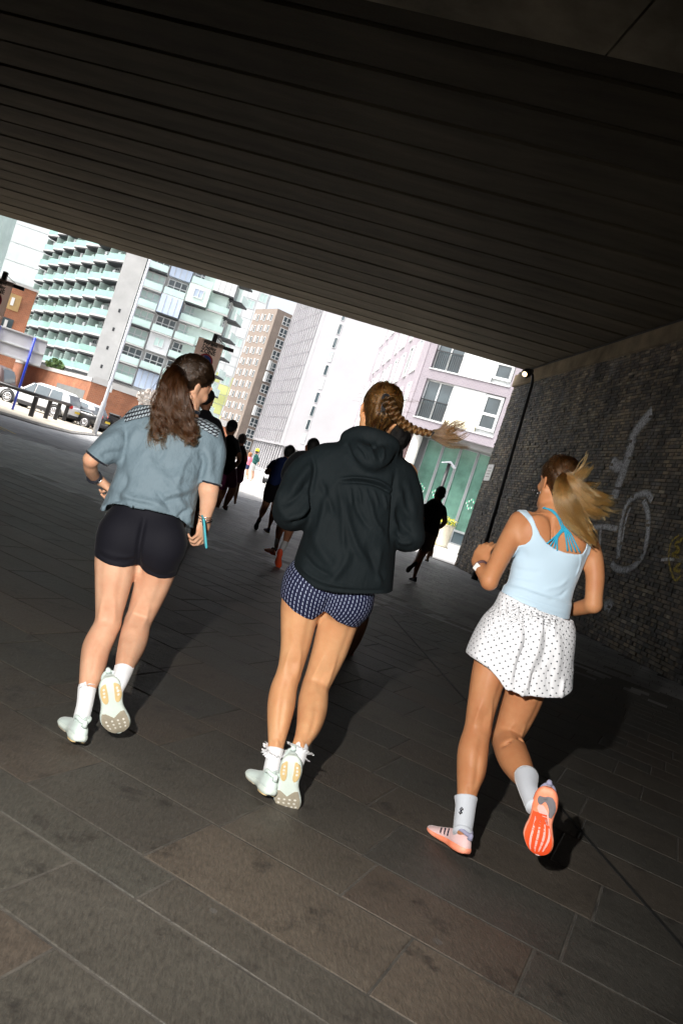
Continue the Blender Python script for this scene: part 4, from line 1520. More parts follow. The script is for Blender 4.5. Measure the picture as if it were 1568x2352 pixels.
# ------------------------------------------------------------------ modelling figures: distance fields turned into one skin
class Field:
    """A signed-distance volume that shapes are blended into, then meshed as one continuous surface."""

    def __init__(self, lo, hi, h):
        self.lo = np.asarray(lo, float)
        self.h = h
        self.n = np.ceil((np.asarray(hi, float) - self.lo) / h).astype(int) + 1
        self.A = np.full(self.n, 0.3, np.float32)
        self.ax = [self.lo[i] + np.arange(self.n[i]) * h for i in range(3)]

    def sl(self, lo, hi):
        a = np.clip(np.floor((np.asarray(lo) - self.lo) / self.h).astype(int), 0, self.n)
        b = np.clip(np.ceil((np.asarray(hi) - self.lo) / self.h).astype(int) + 1, 0, self.n)
        return tuple(slice(a[i], b[i]) for i in range(3))

    def pts(self, s):
        return (self.ax[0][s[0]][:, None, None].astype(np.float32), self.ax[1][s[1]][None, :, None].astype(np.float32), self.ax[2][s[2]][None, None, :].astype(np.float32))

    def add(self, prim, k=0.02):
        fn, lo, hi = prim
        s = self.sl(np.asarray(lo) - k - 0.015, np.asarray(hi) + k + 0.015)
        if any(q.stop <= q.start for q in s):
            return self
        d = fn(*self.pts(s))
        a = self.A[s]
        if k > 0:
            hh = np.maximum(k - np.abs(a - d), 0) / k
            self.A[s] = np.minimum(a, d) - hh * hh * (k * 0.25)
        else:
            self.A[s] = np.minimum(a, d)
        return self

    def sub(self, prim, k=0.01):
        fn, lo, hi = prim
        s = self.sl(np.asarray(lo) - k - 0.01, np.asarray(hi) + k + 0.01)
        if any(q.stop <= q.start for q in s):
            return self
        d = -fn(*self.pts(s))
        a = self.A[s]
        hh = np.maximum(k - np.abs(a - d), 0) / k
        self.A[s] = np.maximum(a, d) + hh * hh * (k * 0.25)
        return self

    def cut(self, fn, k=0.004):
        """Keep where fn < 0 (fn of x, y, z arrays)."""
        s = (slice(None),) * 3
        d = fn(*self.pts(s))
        d = np.broadcast_to(d, self.A.shape)
        hh = np.maximum(k - np.abs(self.A - d), 0) / k
        self.A = (np.maximum(self.A, d) + hh * hh * (k * 0.25)).astype(np.float32)
        return self

    def mesh(self, smooth=1):
        A = self.A
        S = A < 0
        S[0] = S[-1] = False
        S[:, 0] = S[:, -1] = False
        S[:, :, 0] = S[:, :, -1] = False
        A = np.where(S, np.minimum(A, -1e-6), np.maximum(A, 1e-6))
        c = np.zeros(np.array(S.shape) - 1, np.uint8)
        for i in (0, 1):
            for j in (0, 1):
                for k in (0, 1):
                    c += S[i:S.shape[0] - 1 + i, j:S.shape[1] - 1 + j, k:S.shape[2] - 1 + k]
        act = np.argwhere((c > 0) & (c < 8))
        if not len(act):
            return np.zeros((0, 3)), np.zeros((0, 4), int)
        idg = np.full(c.shape, -1, np.int32)
        idg[tuple(act.T)] = np.arange(len(act))
        P = np.zeros((len(act), 3))
        cnt = np.zeros(len(act))
        cor = [(i, j, k) for i in (0, 1) for j in (0, 1) for k in (0, 1)]
        for a in cor:
            for b in cor:
                if a < b and sum(abs(a[i] - b[i]) for i in range(3)) == 1:
                    va = A[act[:, 0] + a[0], act[:, 1] + a[1], act[:, 2] + a[2]]
                    vb = A[act[:, 0] + b[0], act[:, 1] + b[1], act[:, 2] + b[2]]
                    m = (va < 0) != (vb < 0)
                    t = va[m] / (va[m] - vb[m])
                    P[m] += np.array(a) + t[:, None] * (np.array(b) - np.array(a))
                    cnt[m] += 1
        P = (act + P / cnt[:, None])
        Q = []
        for ax in range(3):
            o1, o2 = [(1, 2), (2, 0), (0, 1)][ax]
            sl0 = [slice(None)] * 3
            sl1 = [slice(None)] * 3
            sl0[ax] = slice(0, -1)
            sl1[ax] = slice(1, None)
            d = S[tuple(sl0)].astype(np.int8) - S[tuple(sl1)].astype(np.int8)
            e = np.argwhere(d != 0)
            ok = (e[:, o1] > 0) & (e[:, o2] > 0) & (e[:, o1] < idg.shape[o1]) & (e[:, o2] < idg.shape[o2])
            e = e[ok]
            sg = d[tuple(e.T)]
            def cell(a, b):
                q = e.copy()
                q[:, o1] -= a
                q[:, o2] -= b
                return idg[tuple(q.T)]
            q = np.stack([cell(1, 1), cell(0, 1), cell(0, 0), cell(1, 0)], 1)
            q[sg < 0] = q[sg < 0][:, ::-1]
            Q.append(q)
        Q = np.concatenate(Q)
        for _ in range(smooth):
            acc = np.zeros_like(P)
            n = np.zeros(len(P))
            for i in range(4):
                a, b = Q[:, i], Q[:, (i + 1) % 4]
                for ax in range(3):
                    acc[:, ax] += np.bincount(a, P[b, ax], len(P)) + np.bincount(b, P[a, ax], len(P))
                n += np.bincount(a, minlength=len(P)) + np.bincount(b, minlength=len(P))
            P = P * 0.5 + 0.5 * acc / np.maximum(n, 1)[:, None]
        return self.lo + P * self.h, Q


def bounds(P, R, pad=0.0):
    P, R = np.asarray(P, float), np.asarray(R, float)
    R = R.reshape(-1, 1) + pad
    return (P - R).min(0), (P + R).max(0)


def dens(nodes, sub=5):
    """Smooth the (x, y, z, r) rows of a limb."""
    return catmull(np.asarray(nodes, float), sub)


def chain(nodes, sub=5, sy=1.0, grow=0.0):
    """Limb through (x, y, z, r) rows; sy squeezes it in depth."""
    N = dens(nodes, sub) if sub else np.asarray(nodes, float)
    N = N.copy()
    N[:, 3] += grow
    yc = N[:, 1].mean()

    def fn(X, Y, Z):
        Ys = (Y - yc) / sy
        best = None
        for a, b in zip(N[:-1], N[1:]):
            ax, ay, az = a[0], (a[1] - yc) / sy, a[2]
            d = np.array([b[0] - ax, (b[1] - yc) / sy - ay, b[2] - az])
            L2 = float(d @ d) + 1e-12
            t = np.clip(((X - ax) * d[0] + (Ys - ay) * d[1] + (Z - az) * d[2]) / L2, 0, 1)
            q = np.sqrt((X - ax - t * d[0]) ** 2 + (Ys - ay - t * d[1]) ** 2 + (Z - az - t * d[2]) ** 2) - (a[3] + t * (b[3] - a[3]))
            best = q if best is None else np.minimum(best, q)
        return (best * min(1.0, sy)).astype(np.float32)
    lo, hi = bounds(N[:, :3], N[:, 3])
    return fn, lo, hi


def ell(c, r, R=None):
    """Ellipsoid; R columns are its own axes in the world."""
    c, r = np.asarray(c, float), np.asarray(r, float)
    R = np.eye(3) if R is None else np.asarray(R, float)

    def fn(X, Y, Z):
        x, y, z = X - c[0], Y - c[1], Z - c[2]
        u = (x * R[0, 0] + y * R[1, 0] + z * R[2, 0])
        v = (x * R[0, 1] + y * R[1, 1] + z * R[2, 1])
        w = (x * R[0, 2] + y * R[1, 2] + z * R[2, 2])
        k0 = np.sqrt((u / r[0]) ** 2 + (v / r[1]) ** 2 + (w / r[2]) ** 2)
        k1 = np.sqrt((u / r[0] ** 2) ** 2 + (v / r[1] ** 2) ** 2 + (w / r[2] ** 2) ** 2) + 1e-6
        return (k0 * (k0 - 1) / k1).astype(np.float32)
    e = np.abs(R) @ r
    return fn, c - e, c + e


def trunk(rows, e=2.3, grow=0.0, ends=(0.0, 0.0)):
    """Torso or garment from rows (centre xyz, half width, half depth) stacked from top to bottom."""
    rows = np.asarray(rows, float)
    rows = catmull(rows, 5)
    C, a, b = rows[:, :3], rows[:, 3] + grow, rows[:, 4] + grow
    Ax = C[-1] - C[0]
    Ln = np.linalg.norm(Ax)
    Ax = Ax / Ln
    Lx = np.cross(Ax, np.array([0, 1.0, 0]))
    Lx /= np.linalg.norm(Lx)
    if Lx[0] < 0:
        Lx = -Lx
    Dx = np.cross(Ax, Lx)
    T = (C - C[0]) @ Ax
    cl, cd = (C - C[0]) @ Lx, (C - C[0]) @ Dx

    def fn(X, Y, Z):
        x, y, z = X - C[0][0], Y - C[0][1], Z - C[0][2]
        t = x * Ax[0] + y * Ax[1] + z * Ax[2]
        l = x * Lx[0] + y * Lx[1] + z * Lx[2]
        q = x * Dx[0] + y * Dx[1] + z * Dx[2]
        aa, bb = np.interp(t, T, a), np.interp(t, T, b)
        l = np.abs(l - np.interp(t, T, cl)) + 1e-6
        q = np.abs(q - np.interp(t, T, cd)) + 1e-6
        k0 = ((l / aa) ** e + (q / bb) ** e) ** (1 / e)
        gl = (l / aa) ** (e - 1) / aa
        gq = (q / bb) ** (e - 1) / bb
        g = np.sqrt(gl * gl + gq * gq) * np.maximum(k0, 1e-3) ** (1 - e) + 1e-6
        d = (k0 - 1) / g
        de = np.maximum(-ends[0] - t, t - Ln - ends[1])
        return np.maximum(d, de).astype(np.float32)
    r = np.maximum(a, b)
    lo, hi = bounds(C, r, 0.02)
    return fn, lo, hi


def px_nodes(L):
    """Limb rows from notes (x, y, half width in pixels, depth Y)."""
    out = []
    for x, y, hw, Y in L:
        p = at(x, y, Y)
        e = (p - CAM) @ FWD
        out.append((p[0], p[1], p[2], hw * e / FPX))
    return np.array(out)


def px_rows(L):
    """Trunk rows from notes (xl, yl, xr, yr, depth Y, half depth in m)."""
    out = []
    for xl, yl, xr, yr, Y, hd in L:
        p, q = at(xl, yl, Y), at(xr, yr, Y)
        c = (p + q) / 2
        out.append((c[0], c[1], c[2], np.linalg.norm(p - q) / 2, hd))
    return np.array(out)


def below(poly, Y, sgn=1):
    """Half-space under (sgn=1 keeps above) a hem traced in pixels at depth Y."""
    P = np.array([at(x, y, Y) for x, y in poly])
    o = np.argsort(P[:, 0])
    xs, zs = P[o, 0], P[o, 2]
    sl0 = (zs[1] - zs[0]) / (xs[1] - xs[0] + 1e-9)
    sl1 = (zs[-1] - zs[-2]) / (xs[-1] - xs[-2] + 1e-9)
    xs = np.concatenate([[xs[0] - 1], xs, [xs[-1] + 1]])
    zs = np.concatenate([[zs[0] - sl0], zs, [zs[-1] + sl1]])

    def fn(X, Y_, Z):
        return sgn * (np.interp(X, xs, zs) - Z)
    return fn


def seg_dist(V, P):
    """Distance in the picture-facing plane (x, z) from vertices to a polyline, and the along-parameter."""
    best = np.full(len(V), 9.0)
    along = np.zeros(len(V))
    tot = 0.0
    seg = [np.linalg.norm((b - a)[[0, 2]]) for a, b in zip(P[:-1], P[1:])]
    L = sum(seg)
    for (a, b, s) in zip(P[:-1], P[1:], seg):
        ax, d = a[[0, 2]], (b - a)[[0, 2]]
        t = np.clip(((V[:, [0, 2]] - ax) @ d) / (d @ d + 1e-12), 0, 1)
        q = np.linalg.norm(V[:, [0, 2]] - ax - t[:, None] * d, axis=1)
        m = q < best
        best[m] = q[m]
        along[m] = (tot + t[m] * s) / L
        tot += s
    return best, along


def vnormals(V, Q):
    n = np.cross(V[Q[:, 2]] - V[Q[:, 0]], V[Q[:, 3]] - V[Q[:, 1]])
    N = np.zeros_like(V)
    for i in range(4):
        for ax in range(3):
            N[:, ax] += np.bincount(Q[:, i], n[:, ax], len(V))
    return N / (np.linalg.norm(N, axis=1)[:, None] + 1e-12)


def folds(V, Q, L, Y, scale=1.0):
    """Cloth folds traced in pixels: (points, width m, height m); positive heights are ridges. Ends fade out."""
    N = vnormals(V, Q)
    D = np.zeros(len(V))
    for pts, w, hgt in L:
        P = np.array([at(x, y, Y) for x, y in pts])
        d, t = seg_dist(V, catmull(P, 4) if len(P) > 2 else P)
        D += hgt * np.exp(-(d / w) ** 2) * np.clip(np.minimum(t, 1 - t) * 4 + 0.15, 0, 1)
    face = np.clip(-N[:, 1] * 1.5 + 0.3, 0, 1)
    return V + N * (D * face * scale)[:, None]


def wobble(V, Q, amp, freq, seed=0, stretch=(1, 1, 1)):
    """Soft uneven swell of cloth."""
    r = np.random.default_rng(seed)
    N = vnormals(V, Q)
    D = np.zeros(len(V))
    Vs = V * np.array(stretch)
    for i in range(7):
        k = r.normal(size=3)
        k = k / np.linalg.norm(k) * freq * r.uniform(0.5, 1.6)
        D += np.sin(Vs @ k + r.uniform(0, 6.3)) * r.uniform(0.4, 1)
    return V + N * (D * amp / 3)[:, None]


def skin_obj(name, F, mat, parent, post=None, smooth=1, uv=None):
    V, Q = F.mesh(smooth)
    if post:
        V = post(V, Q)
    o = Vector(parent.location) if parent else Vector((0, 0, 0))
    me = np_mesh(name, V - np.array(o), Q, mat, True)
    if uv is not None:
        U = uv(V).astype(np.float32)
        lay = me.uv_layers.new(name='UVMap')
        idx = np.empty(len(me.loops), np.int32)
        me.loops.foreach_get('vertex_index', idx)
        lay.data.foreach_set('uv', U[idx].ravel())
    return mesh_obj(name, me, parent)


def origin(o):
    """World place of an unturned object, up through its parents."""
    p = np.zeros(3)
    while o is not None:
        p += np.array(o.location)
        o = o.parent
    return p


def strands(name, mat, parent, CP, r0=0.0011, r1=0.0004):
    """Hair: CP is a list of (n x 3) point rows."""
    hc = bpy.data.hair_curves.new(name)
    hc.add_curves([len(c) for c in CP])
    P = np.concatenate(CP).astype(np.float32) - origin(parent).astype(np.float32)
    hc.attributes['position'].data.foreach_set('vector', P.ravel())
    at_ = hc.attributes.get('radius') or hc.attributes.new('radius', 'FLOAT', 'POINT')
    at_.data.foreach_set('value', np.concatenate([np.linspace(r0, r1, len(c)) for c in CP]).astype(np.float32))
    hc.materials.append(mat)
    o = bpy.data.objects.new(name, hc)
    link(o, parent)
    return o


def rot(yaw=0, pitch=0, roll=0):
    """Axes (right, forward, up) of something that faces +y, turned right by yaw, tipped forward by pitch, leaned to its right by roll."""
    return np.array(Matrix.Rotation(-yaw, 3, 'Z') @ Matrix.Rotation(-pitch, 3, 'X') @ Matrix.Rotation(roll, 3, 'Y'))


# ------------------------------------------------------------------ skins and cloths
def skin_mat(name, col, red=0.1, sss=0.12):
    m, nt, b = new_mat(name)
    co = coord_n(nt, 'Object')
    n = noise_n(nt, co, 9, 4, 0.6)
    n2 = noise_n(nt, co, 160, 3, 0.6)
    dk = (col[0] * 0.90, col[1] * (0.84 - red * 0.3), col[2] * (0.80 - red * 0.3))
    c = ramp_n(nt, n, [(0.35, dk), (0.62, col)])
    fr = mix_n(nt, math_n(nt, 'MULTIPLY', n2, 0.18), c, tuple(x * 0.6 for x in col))
    bl = ramp_n(nt, noise_n(nt, co, 22, 5, .7), [(.45, (0, 0, 0)), (.75, (1, 1, 1))])
    fr = mix_n(nt, math_n(nt, 'MULTIPLY', bl, .35), fr, (col[0] * .92, col[1] * .70, col[2] * .62))
    nt.links.new(fr, b.inputs['Base Color'])
    b.inputs['Roughness'].default_value = 0.55
    b.inputs['Specular IOR Level'].default_value = 0.3
    b.inputs['Subsurface Weight'].default_value = sss
    b.inputs['Subsurface Radius'].default_value = (0.012, 0.005, 0.003)
    b.inputs['Subsurface Scale'].default_value = 1.0
    bump_n(nt, n2, 0.12, 0.002, b)
    return m


def cloth_mat(name, col, rough=0.8, sheen=0.2, weave=900, bump=0.25, var=0.06, coarse=None):
    m, nt, b = new_mat(name)
    co = coord_n(nt, 'Object')
    n = noise_n(nt, co, 5, 4, 0.6)
    nt.links.new(ramp_n(nt, n, [(0.3, tuple(c * (1 - var) for c in col)), (0.7, tuple(min(1, c * (1 + var)) for c in col))]), b.inputs['Base Color'])
    b.inputs['Roughness'].default_value = rough
    b.inputs['Sheen Weight'].default_value = sheen
    b.inputs['Sheen Roughness'].default_value = 0.4
    b.inputs['Specular IOR Level'].default_value = 0.2
    nb = bump_n(nt, noise_n(nt, co, weave, 2, 0.5), bump, 0.001, None if coarse else b)
    if coarse:
        bump_n(nt, noise_n(nt, coord_n(nt, 'Object', coarse[2] if len(coarse) > 2 else (1, 1, 1)), coarse[0], 4, 0.55), coarse[1], 0.02, b, nb)
    return m


def hair_mat(name, dark, light, tipc=None):
    m, nt, b = new_mat(name)
    hi = nt.nodes.new('ShaderNodeHairInfo')
    c = ramp_n(nt, hi.outputs['Random'], [(0.0, dark), (0.6, tuple(a * .72 + q * .28 for a, q in zip(dark, light))), (1.0, light)])
    if tipc:
        c = mix_n(nt, math_n(nt, 'MULTIPLY', hi.outputs['Intercept'], 0.8), c, tipc)
    hb = nt.nodes.new('ShaderNodeBsdfHairPrincipled')
    hb.parametrization = 'COLOR'
    nt.links.new(c, hb.inputs['Color'])
    hb.inputs['Roughness'].default_value = 0.32
    hb.inputs['Radial Roughness'].default_value = 0.45
    hb.inputs['Random Roughness'].default_value = 0.3
    nt.nodes.remove(b)
    nt.links.new(hb.outputs[0], nt.nodes['Material Output'].inputs[0])
    return m


def leg_relief(V, Q, th, sh, k=1.0):
    """Tendons, hollow of the knee, calf heads and heel cord on the back of a leg; th and sh are its limb rows."""
    N = vnormals(V, Q)
    D = np.zeros(len(V))
    A, B = dens(th, 5), dens(sh, 5)

    def line(C, t0, t1, o0, o1):
        m = len(C)
        out = []
        for t in np.linspace(t0, t1, 7):
            i = min(m - 1, max(0, int(t * (m - 1))))
            d = C[min(m - 1, i + 1), :3] - C[max(0, i - 1), :3]
            lat = np.cross(d, np.array([0, 1.0, 0]))
            lat /= np.linalg.norm(lat) + 1e-9
            if lat[0] < 0:
                lat = -lat
            o = o0 + (o1 - o0) * (t - t0) / (t1 - t0)
            out.append(C[i, :3] + lat * C[i, 3] * o)
        return out

    def mark(P, w, h):
        P = np.array(P)
        d, t = seg_dist(V, P)
        near = np.min([np.abs(V[:, 1] - q[1]) for q in P[::2]], axis=0) < .12
        fade = np.clip(np.minimum(t, 1 - t) * 3.5, 0, 1)
        return h * k * np.exp(-(d / w) ** 2) * fade * near
    D += mark(line(A, .62, 1.0, -.35, -.62), .009, .0045) + mark(line(A, .62, 1.0, .35, .62), .009, .0045)
    D += mark(line(A, .72, 1.0, 0, 0), .016, -.0045)
    D += mark(line(A, .15, .8, .55, .50), .014, -.0035) + mark(line(A, .15, .75, -.6, -.55), .014, -.0025)
    D += mark(line(B, .02, .22, 0, 0), .014, -.0035)
    D += mark(line(B, .16, .58, .04, .04), .009, -.0032)
    D += mark(line(B, .12, .50, -.42, -.34), .018, .0036) + mark(line(B, .12, .54, .42, .34), .018, .0036)
    D += mark(line(B, .50, .62, -.5, .0), .010, -.0022) + mark(line(B, .52, .64, .5, .0), .010, -.0022)
    D += mark(line(B, .58, .72, 0, 0), .007, .0036) + mark(line(B, .60, .74, -.55, -.6), .008, -.003) + mark(line(B, .60, .74, .55, .6), .008, -.003)
    f = np.clip(-N[:, 1] * 1.5 + .35, 0, 1)
    return V + N * (D * f)[:, None]


def legs_post(*legs, cleft=None):
    def post(V, Q):
        if cleft:
            V = folds(V, Q, [cleft[0]], cleft[1])
        for th, sh in legs:
            V = leg_relief(V, Q, th, sh)
        return V
    return post
# ------------------------------------------------------------------ running shoes
def shoe_sections(L=0.265, flip=1):
    """Stations along a shoe, heel at y = 0: (y, half width of sole, sideways shift, sole bottom z, sole top z, upper height)."""
    S = [(0.000, .014, 0, .012, .030, .044), (.012, .026, 0, .005, .035, .068), (.035, .034, 0, .001, .038, .078), (.070, .037, .000, 0, .037, .080), (.105, .034, -.002, 0, .034, .074),
         (.135, .035, -.004, 0, .031, .066), (.165, .041, -.004, 0, .028, .056), (.195, .045, -.001, .001, .027, .047), (.220, .042, .004, .004, .027, .040), (.243, .034, .007, .009, .027, .034), (.258, .022, .008, .014, .027, .030), (.265, .010, .008, .018, .026, .027)]
    k = L / .265
    return [(y * k, w * k, s * k * flip, z0 * k, z1 * k, zu * k) for y, w, s, z0, z1, zu in S]


def make_shoe(parent, M, mats, flip=1, L=0.265, pads=None, stripes=False, flare=1.0, name='shoe', grooves=True):
    """M: 4x4 from shoe axes (x across, y heel to toe, z up) to world. mats: dict sole, upper, collar."""
    S = np.array(catmull(np.array(shoe_sections(L, flip)), 4))
    o = np.array(parent.location)

    def W(V):
        V = np.asarray(V, float)
        return V @ M[:3, :3].T + M[:3, 3] - o
    n = 24
    secs = []
    for y, w, s, z0, z1, zu in S:
        w = max(w, .004) * flare
        ring = []
        for t in np.arange(n) * 2 * math.pi / n:
            c, q = math.cos(t), math.sin(t)
            cx = np.sign(c) * abs(c) ** 0.35
            qz = np.sign(q) * abs(q) ** 0.55
            zz = (z0 + z1) / 2 + qz * (z1 - z0) / 2
            bul = 1.0 + 0.06 * (1 - abs(qz))
            wid = w * bul * (1.0 - 0.10 * max(0, qz)) * (1 - 0.06 * max(0, -qz))
            ring.append((s + cx * wid, y, zz))
        secs.append(ring)
    V, Q, T = loft([np.array(r) for r in secs])
    so = mesh_obj(name, np_mesh(name, W(V), [np.array(Q), np.array(T)], mats['sole'], True), parent)
    secs = []
    for y, w, s, z0, z1, zu in S:
        w = max(w, .003) * 0.93
        ring = []
        for t in np.arange(n) * 2 * math.pi / n:
            c, q = math.cos(t), math.sin(t)
            cx = np.sign(c) * abs(c) ** 0.75
            top = (zu - z1 + .004)
            zz = z1 - .004 + (q * top if q > 0 else q * .006)
            narrow = 1 - (0.16 + 0.2 * min(1, y / (.12 * L / .265))) * max(0, q) ** 1.5
            ring.append((s + cx * w * narrow, y + .002, zz))
        secs.append(ring)
    V, Q, T = loft([np.array(r) for r in secs])
    up = mesh_obj('shoe_upper', np_mesh('shoe_upper', W(V), [np.array(Q), np.array(T)], mats['upper'], True), so)
    # padded collar round the ankle
    b = MB()
    k = L / .265
    pts = [(math.cos(t) * .0255 * k, .058 * k + math.sin(t) * .043 * k, (.080 + .010 * math.cos(2 * t) - .012 * math.sin(t)) * k) for t in np.arange(20) * math.pi / 10]
    b.tube(pts, .0085 * k, 8, closed=True)
    b.V = [W(v) for v in b.V]
    b.build('collar', mats.get('collar', mats['upper']), so, smooth=True)
    tb = MB()
    tb.tube([(0, .006 * k, .066 * k), (0, .004 * k, .084 * k), (0, .003 * k, .092 * k)], [.012 * k, .010 * k, .006 * k], 8)
    tb.V = [W(v) for v in tb.V]
    tb.build('heel_tab', mats.get('collar', mats['upper']), so, smooth=True)
    for nm, mt, rows in (pads or []):
        rows = np.array(rows, float)
        R = catmull(rows, 3) if len(rows) > 3 else rows
        V = []
        for (v, a, c) in R:
            yy = v * L
            z0 = np.interp(yy, S[:, 0], S[:, 3])
            w = np.interp(yy, S[:, 0], S[:, 1]) * flare
            sh = np.interp(yy, S[:, 0], S[:, 2])
            for q in np.linspace(a, c, 5):
                zc = z0 + 0.004 * max(0, abs(q) - .75) * 4
                V.append((sh + q * w * flip, yy, zc))
        m_ = len(R)
        V = np.array(V)
        dn = V.copy()
        dn[:, 2] -= .0028
        upv = V.copy()
        upv[:, 2] += .004
        Q1, _ = grid_faces(m_, 5)
        keep = [(i * 5 + j, i * 5 + j + 1, (i + 1) * 5 + j + 1, (i + 1) * 5 + j) for i in range(m_ - 1) for j in range(4)]
        nV = len(V)
        rim = [i * 5 for i in range(m_)] + [(m_ - 1) * 5 + j for j in range(1, 5)] + [i * 5 + 4 for i in range(m_ - 2, -1, -1)] + [j for j in range(3, 0, -1)]
        side = [(rim[i], rim[(i + 1) % len(rim)], nV + rim[(i + 1) % len(rim)], nV + rim[i]) for i in range(len(rim))]
        me = np_mesh(nm, W(np.concatenate([dn, upv])), np.array(keep + side), mt)
        mesh_obj(nm, me, so)
    if stripes:
        for sgn in (-1, 1):
            for k3 in range(3):
                y0 = (.115 + k3 * .022) * k
                V = []
                for q in np.linspace(0, 1, 7):
                    yy = y0 + q * .022 * k
                    w = np.interp(yy, S[:, 0], S[:, 1]) * .93
                    sh = np.interp(yy, S[:, 0], S[:, 2])
                    z1 = np.interp(yy, S[:, 0], S[:, 4])
                    zu = np.interp(yy, S[:, 0], S[:, 5])
                    th = math.pi * (0.06 + 0.3 * q)
                    c, s_ = math.cos(th), math.sin(th)
                    x = abs(c) ** .75 * w * (1 - .33 * s_ ** 1.5) + .0016
                    zz = z1 - .004 + s_ * (zu - z1 + .004) + .001
                    for dy in (-.0045, .0045):
                        V.append((sh + sgn * x, yy + dy * k, zz))
                Qs = [(2 * i, 2 * i + 1, 2 * i + 3, 2 * i + 2) for i in range(6)]
                mesh_obj('side_stripe', np_mesh('side_stripe', W(V), np.array(Qs), mats['stripe']), so)
    return so


def shoe_frame(heel, toe, down, L):
    """Axes for a shoe whose sole runs from heel to toe and faces the direction 'down'. Heel point is kept, length L."""
    heel, toe, down = np.asarray(heel, float), np.asarray(toe, float), np.asarray(down, float)
    y = toe - heel
    y /= np.linalg.norm(y)
    z = -down
    z -= y * (z @ y)
    z /= np.linalg.norm(z)
    x = np.cross(y, z)
    M = np.eye(4)
    M[:3, 0], M[:3, 1], M[:3, 2], M[:3, 3] = x, y, z, heel
    return M


def planted(ankle_px, direction, L, lift=0.0, pitch=0.0):
    """Frame of a shoe standing on the ground under an ankle seen at a pixel, toes towards direction; pitch raises the heel."""
    A = ground(*ankle_px, .098 + lift)
    M = shoe_frame((0, 0, 0), (direction[0], direction[1], -math.tan(pitch)), (0, 0, -1), L)
    k = L / .265
    M[:3, 3] = A - M[:3, :3] @ np.array([0, .062 * k, .084 * k])
    return M
# ------------------------------------------------------------------ heads, hands, hair
def head_prims(c, R, s=1.0):
    """Skull, face, ears and features; c: centre between the ears; R: axes right, forward, up."""
    c = np.asarray(c, float)
    W = lambda x, y, z: c + R @ (np.array([x, y, z]) * s)
    E = lambda p, r, Q=None: ell(W(*p), np.array(r) * s, R if Q is None else R @ Q)
    out = [(E((0, -.008, .050), (.072, .092, .082)), .02), (E((0, .030, -.005), (.061, .060, .082)), .03),
           (E((0, .062, -.085), (.026, .024, .022)), .035)]
    for q in (-1, 1):
        out.append((chain([(*W(q * .055, .0, -.035), .018 * s), (*W(q * .045, .03, -.068), .016 * s), (*W(q * .02, .066, -.09), .015 * s)], 2), .03))
        out.append((E((q * .033, .070, -.012), (.024, .018, .020)), .02))     # cheeks
        out.append((E((q * .031, .080, .022), (.013, .009, .008)), .006))     # closed-over eyeballs
        out.append((E((q * .030, .083, .040), (.020, .008, .006)), .012))     # brows
        Qe = np.array(Matrix.Rotation(q * rad(24), 3, 'Z') @ Matrix.Rotation(rad(-10), 3, 'X'))
        out.append((E((q * .077, -.008, .004), (.0065, .019, .032), Qe), .008))
        out.append((E((q * .081, -.014, .010), (.0055, .015, .022), Qe), .004))
        out.append((E((q * .076, -.002, -.026), (.006, .008, .009)), .006))
    out.append((chain([(*W(0, .086, .030), .007 * s), (*W(0, .098, .005), .009 * s), (*W(0, .104, -.012), .012 * s)], 2), .012))
    out.append((E((0, .086, -.044), (.023, .010, .006)), .006))
    out.append((E((0, .084, -.054), (.020, .010, .007)), .006))
    return out, W


def hand_prims(wrist, R, s=1.0, curl=(60, 60, 60, 60), thumb=0.4, side=1, spread=4):
    """Palm and five jointed fingers. R: axes (towards the thumb, along the fingers, out of the back of the hand)."""
    w = np.asarray(wrist, float)
    P = lambda v: w + R @ (np.asarray(v, float) * s)
    out = [(ell(P((0, .045, 0)), np.array((.040, .050, .0155)) * s, R), .012), (ell(P((.020, .030, -.006)), np.array((.020, .030, .016)) * s, R), .015),
           (ell(P((0, .005, 0)), np.array((.027, .025, .019)) * s, R), .02)]
    base = [(.029, .088, 0), (.010, .093, .002), (-.010, .090, .001), (-.028, .081, -.001)]
    ln = [(.040, .024, .019), (.044, .028, .020), (.041, .026, .020), (.032, .020, .018)]
    rr = [.0085, .0088, .0083, .0073]
    for i in range(4):
        p = np.array(base[i])
        a = 0.0
        yaw_ = rad((1.5 - i) * spread)
        nodes = [(*P(p * np.array([.8, .62, 1])), rr[i] * s * 1.05), (*P(p), rr[i] * s * 1.1)]
        for j in range(3):
            a += rad(curl[i]) * (0.9, 1.15, 0.8)[j]
            d = np.array([math.sin(yaw_) * math.cos(a), math.cos(a), -math.sin(a)])
            p = p + d * ln[i][j]
            nodes.append((*P(p), rr[i] * s * (0.98, 0.92, 0.8)[j]))
        out.append((chain(nodes, 0), .004))
    t0, t1 = np.array((.024, .018, -.006)), np.array((.047, .045, -.014))
    t2 = t1 + np.array((.012 * (1 - thumb), .026, -.020 * thumb))
    t3 = t2 + np.array((-.010 * thumb, .022, -.016 * thumb))
    out.append((chain([(*P(t0), .014 * s), (*P(t1), .0115 * s), (*P(t2), .0098 * s), (*P(t3), .008 * s)], 0), .008))
    return out


def hand_axes(along, back, side=1):
    """along: direction of the fingers; back: direction out of the back of the hand; side: +1 right hand, -1 left."""
    y = np.asarray(along, float)
    y /= np.linalg.norm(y)
    z = np.asarray(back, float)
    z -= y * (z @ y)
    z /= np.linalg.norm(z)
    x = np.cross(y, z) * -side
    return np.stack([x, y, z], 1)


def field_for(prims, h, pad=0.03):
    lo = np.min([p[0][1] for p in prims], 0) - pad
    hi = np.max([p[0][2] for p in prims], 0) + pad
    F = Field(lo, hi, h)
    for p, k in prims:
        F.add(p, k)
    return F


HAIRLINE = ([-.13, -.09, -.055, -.03, .0, .03, .06, .12], [-.080, -.062, -.040, -.026, -.004, .030, .064, .11])


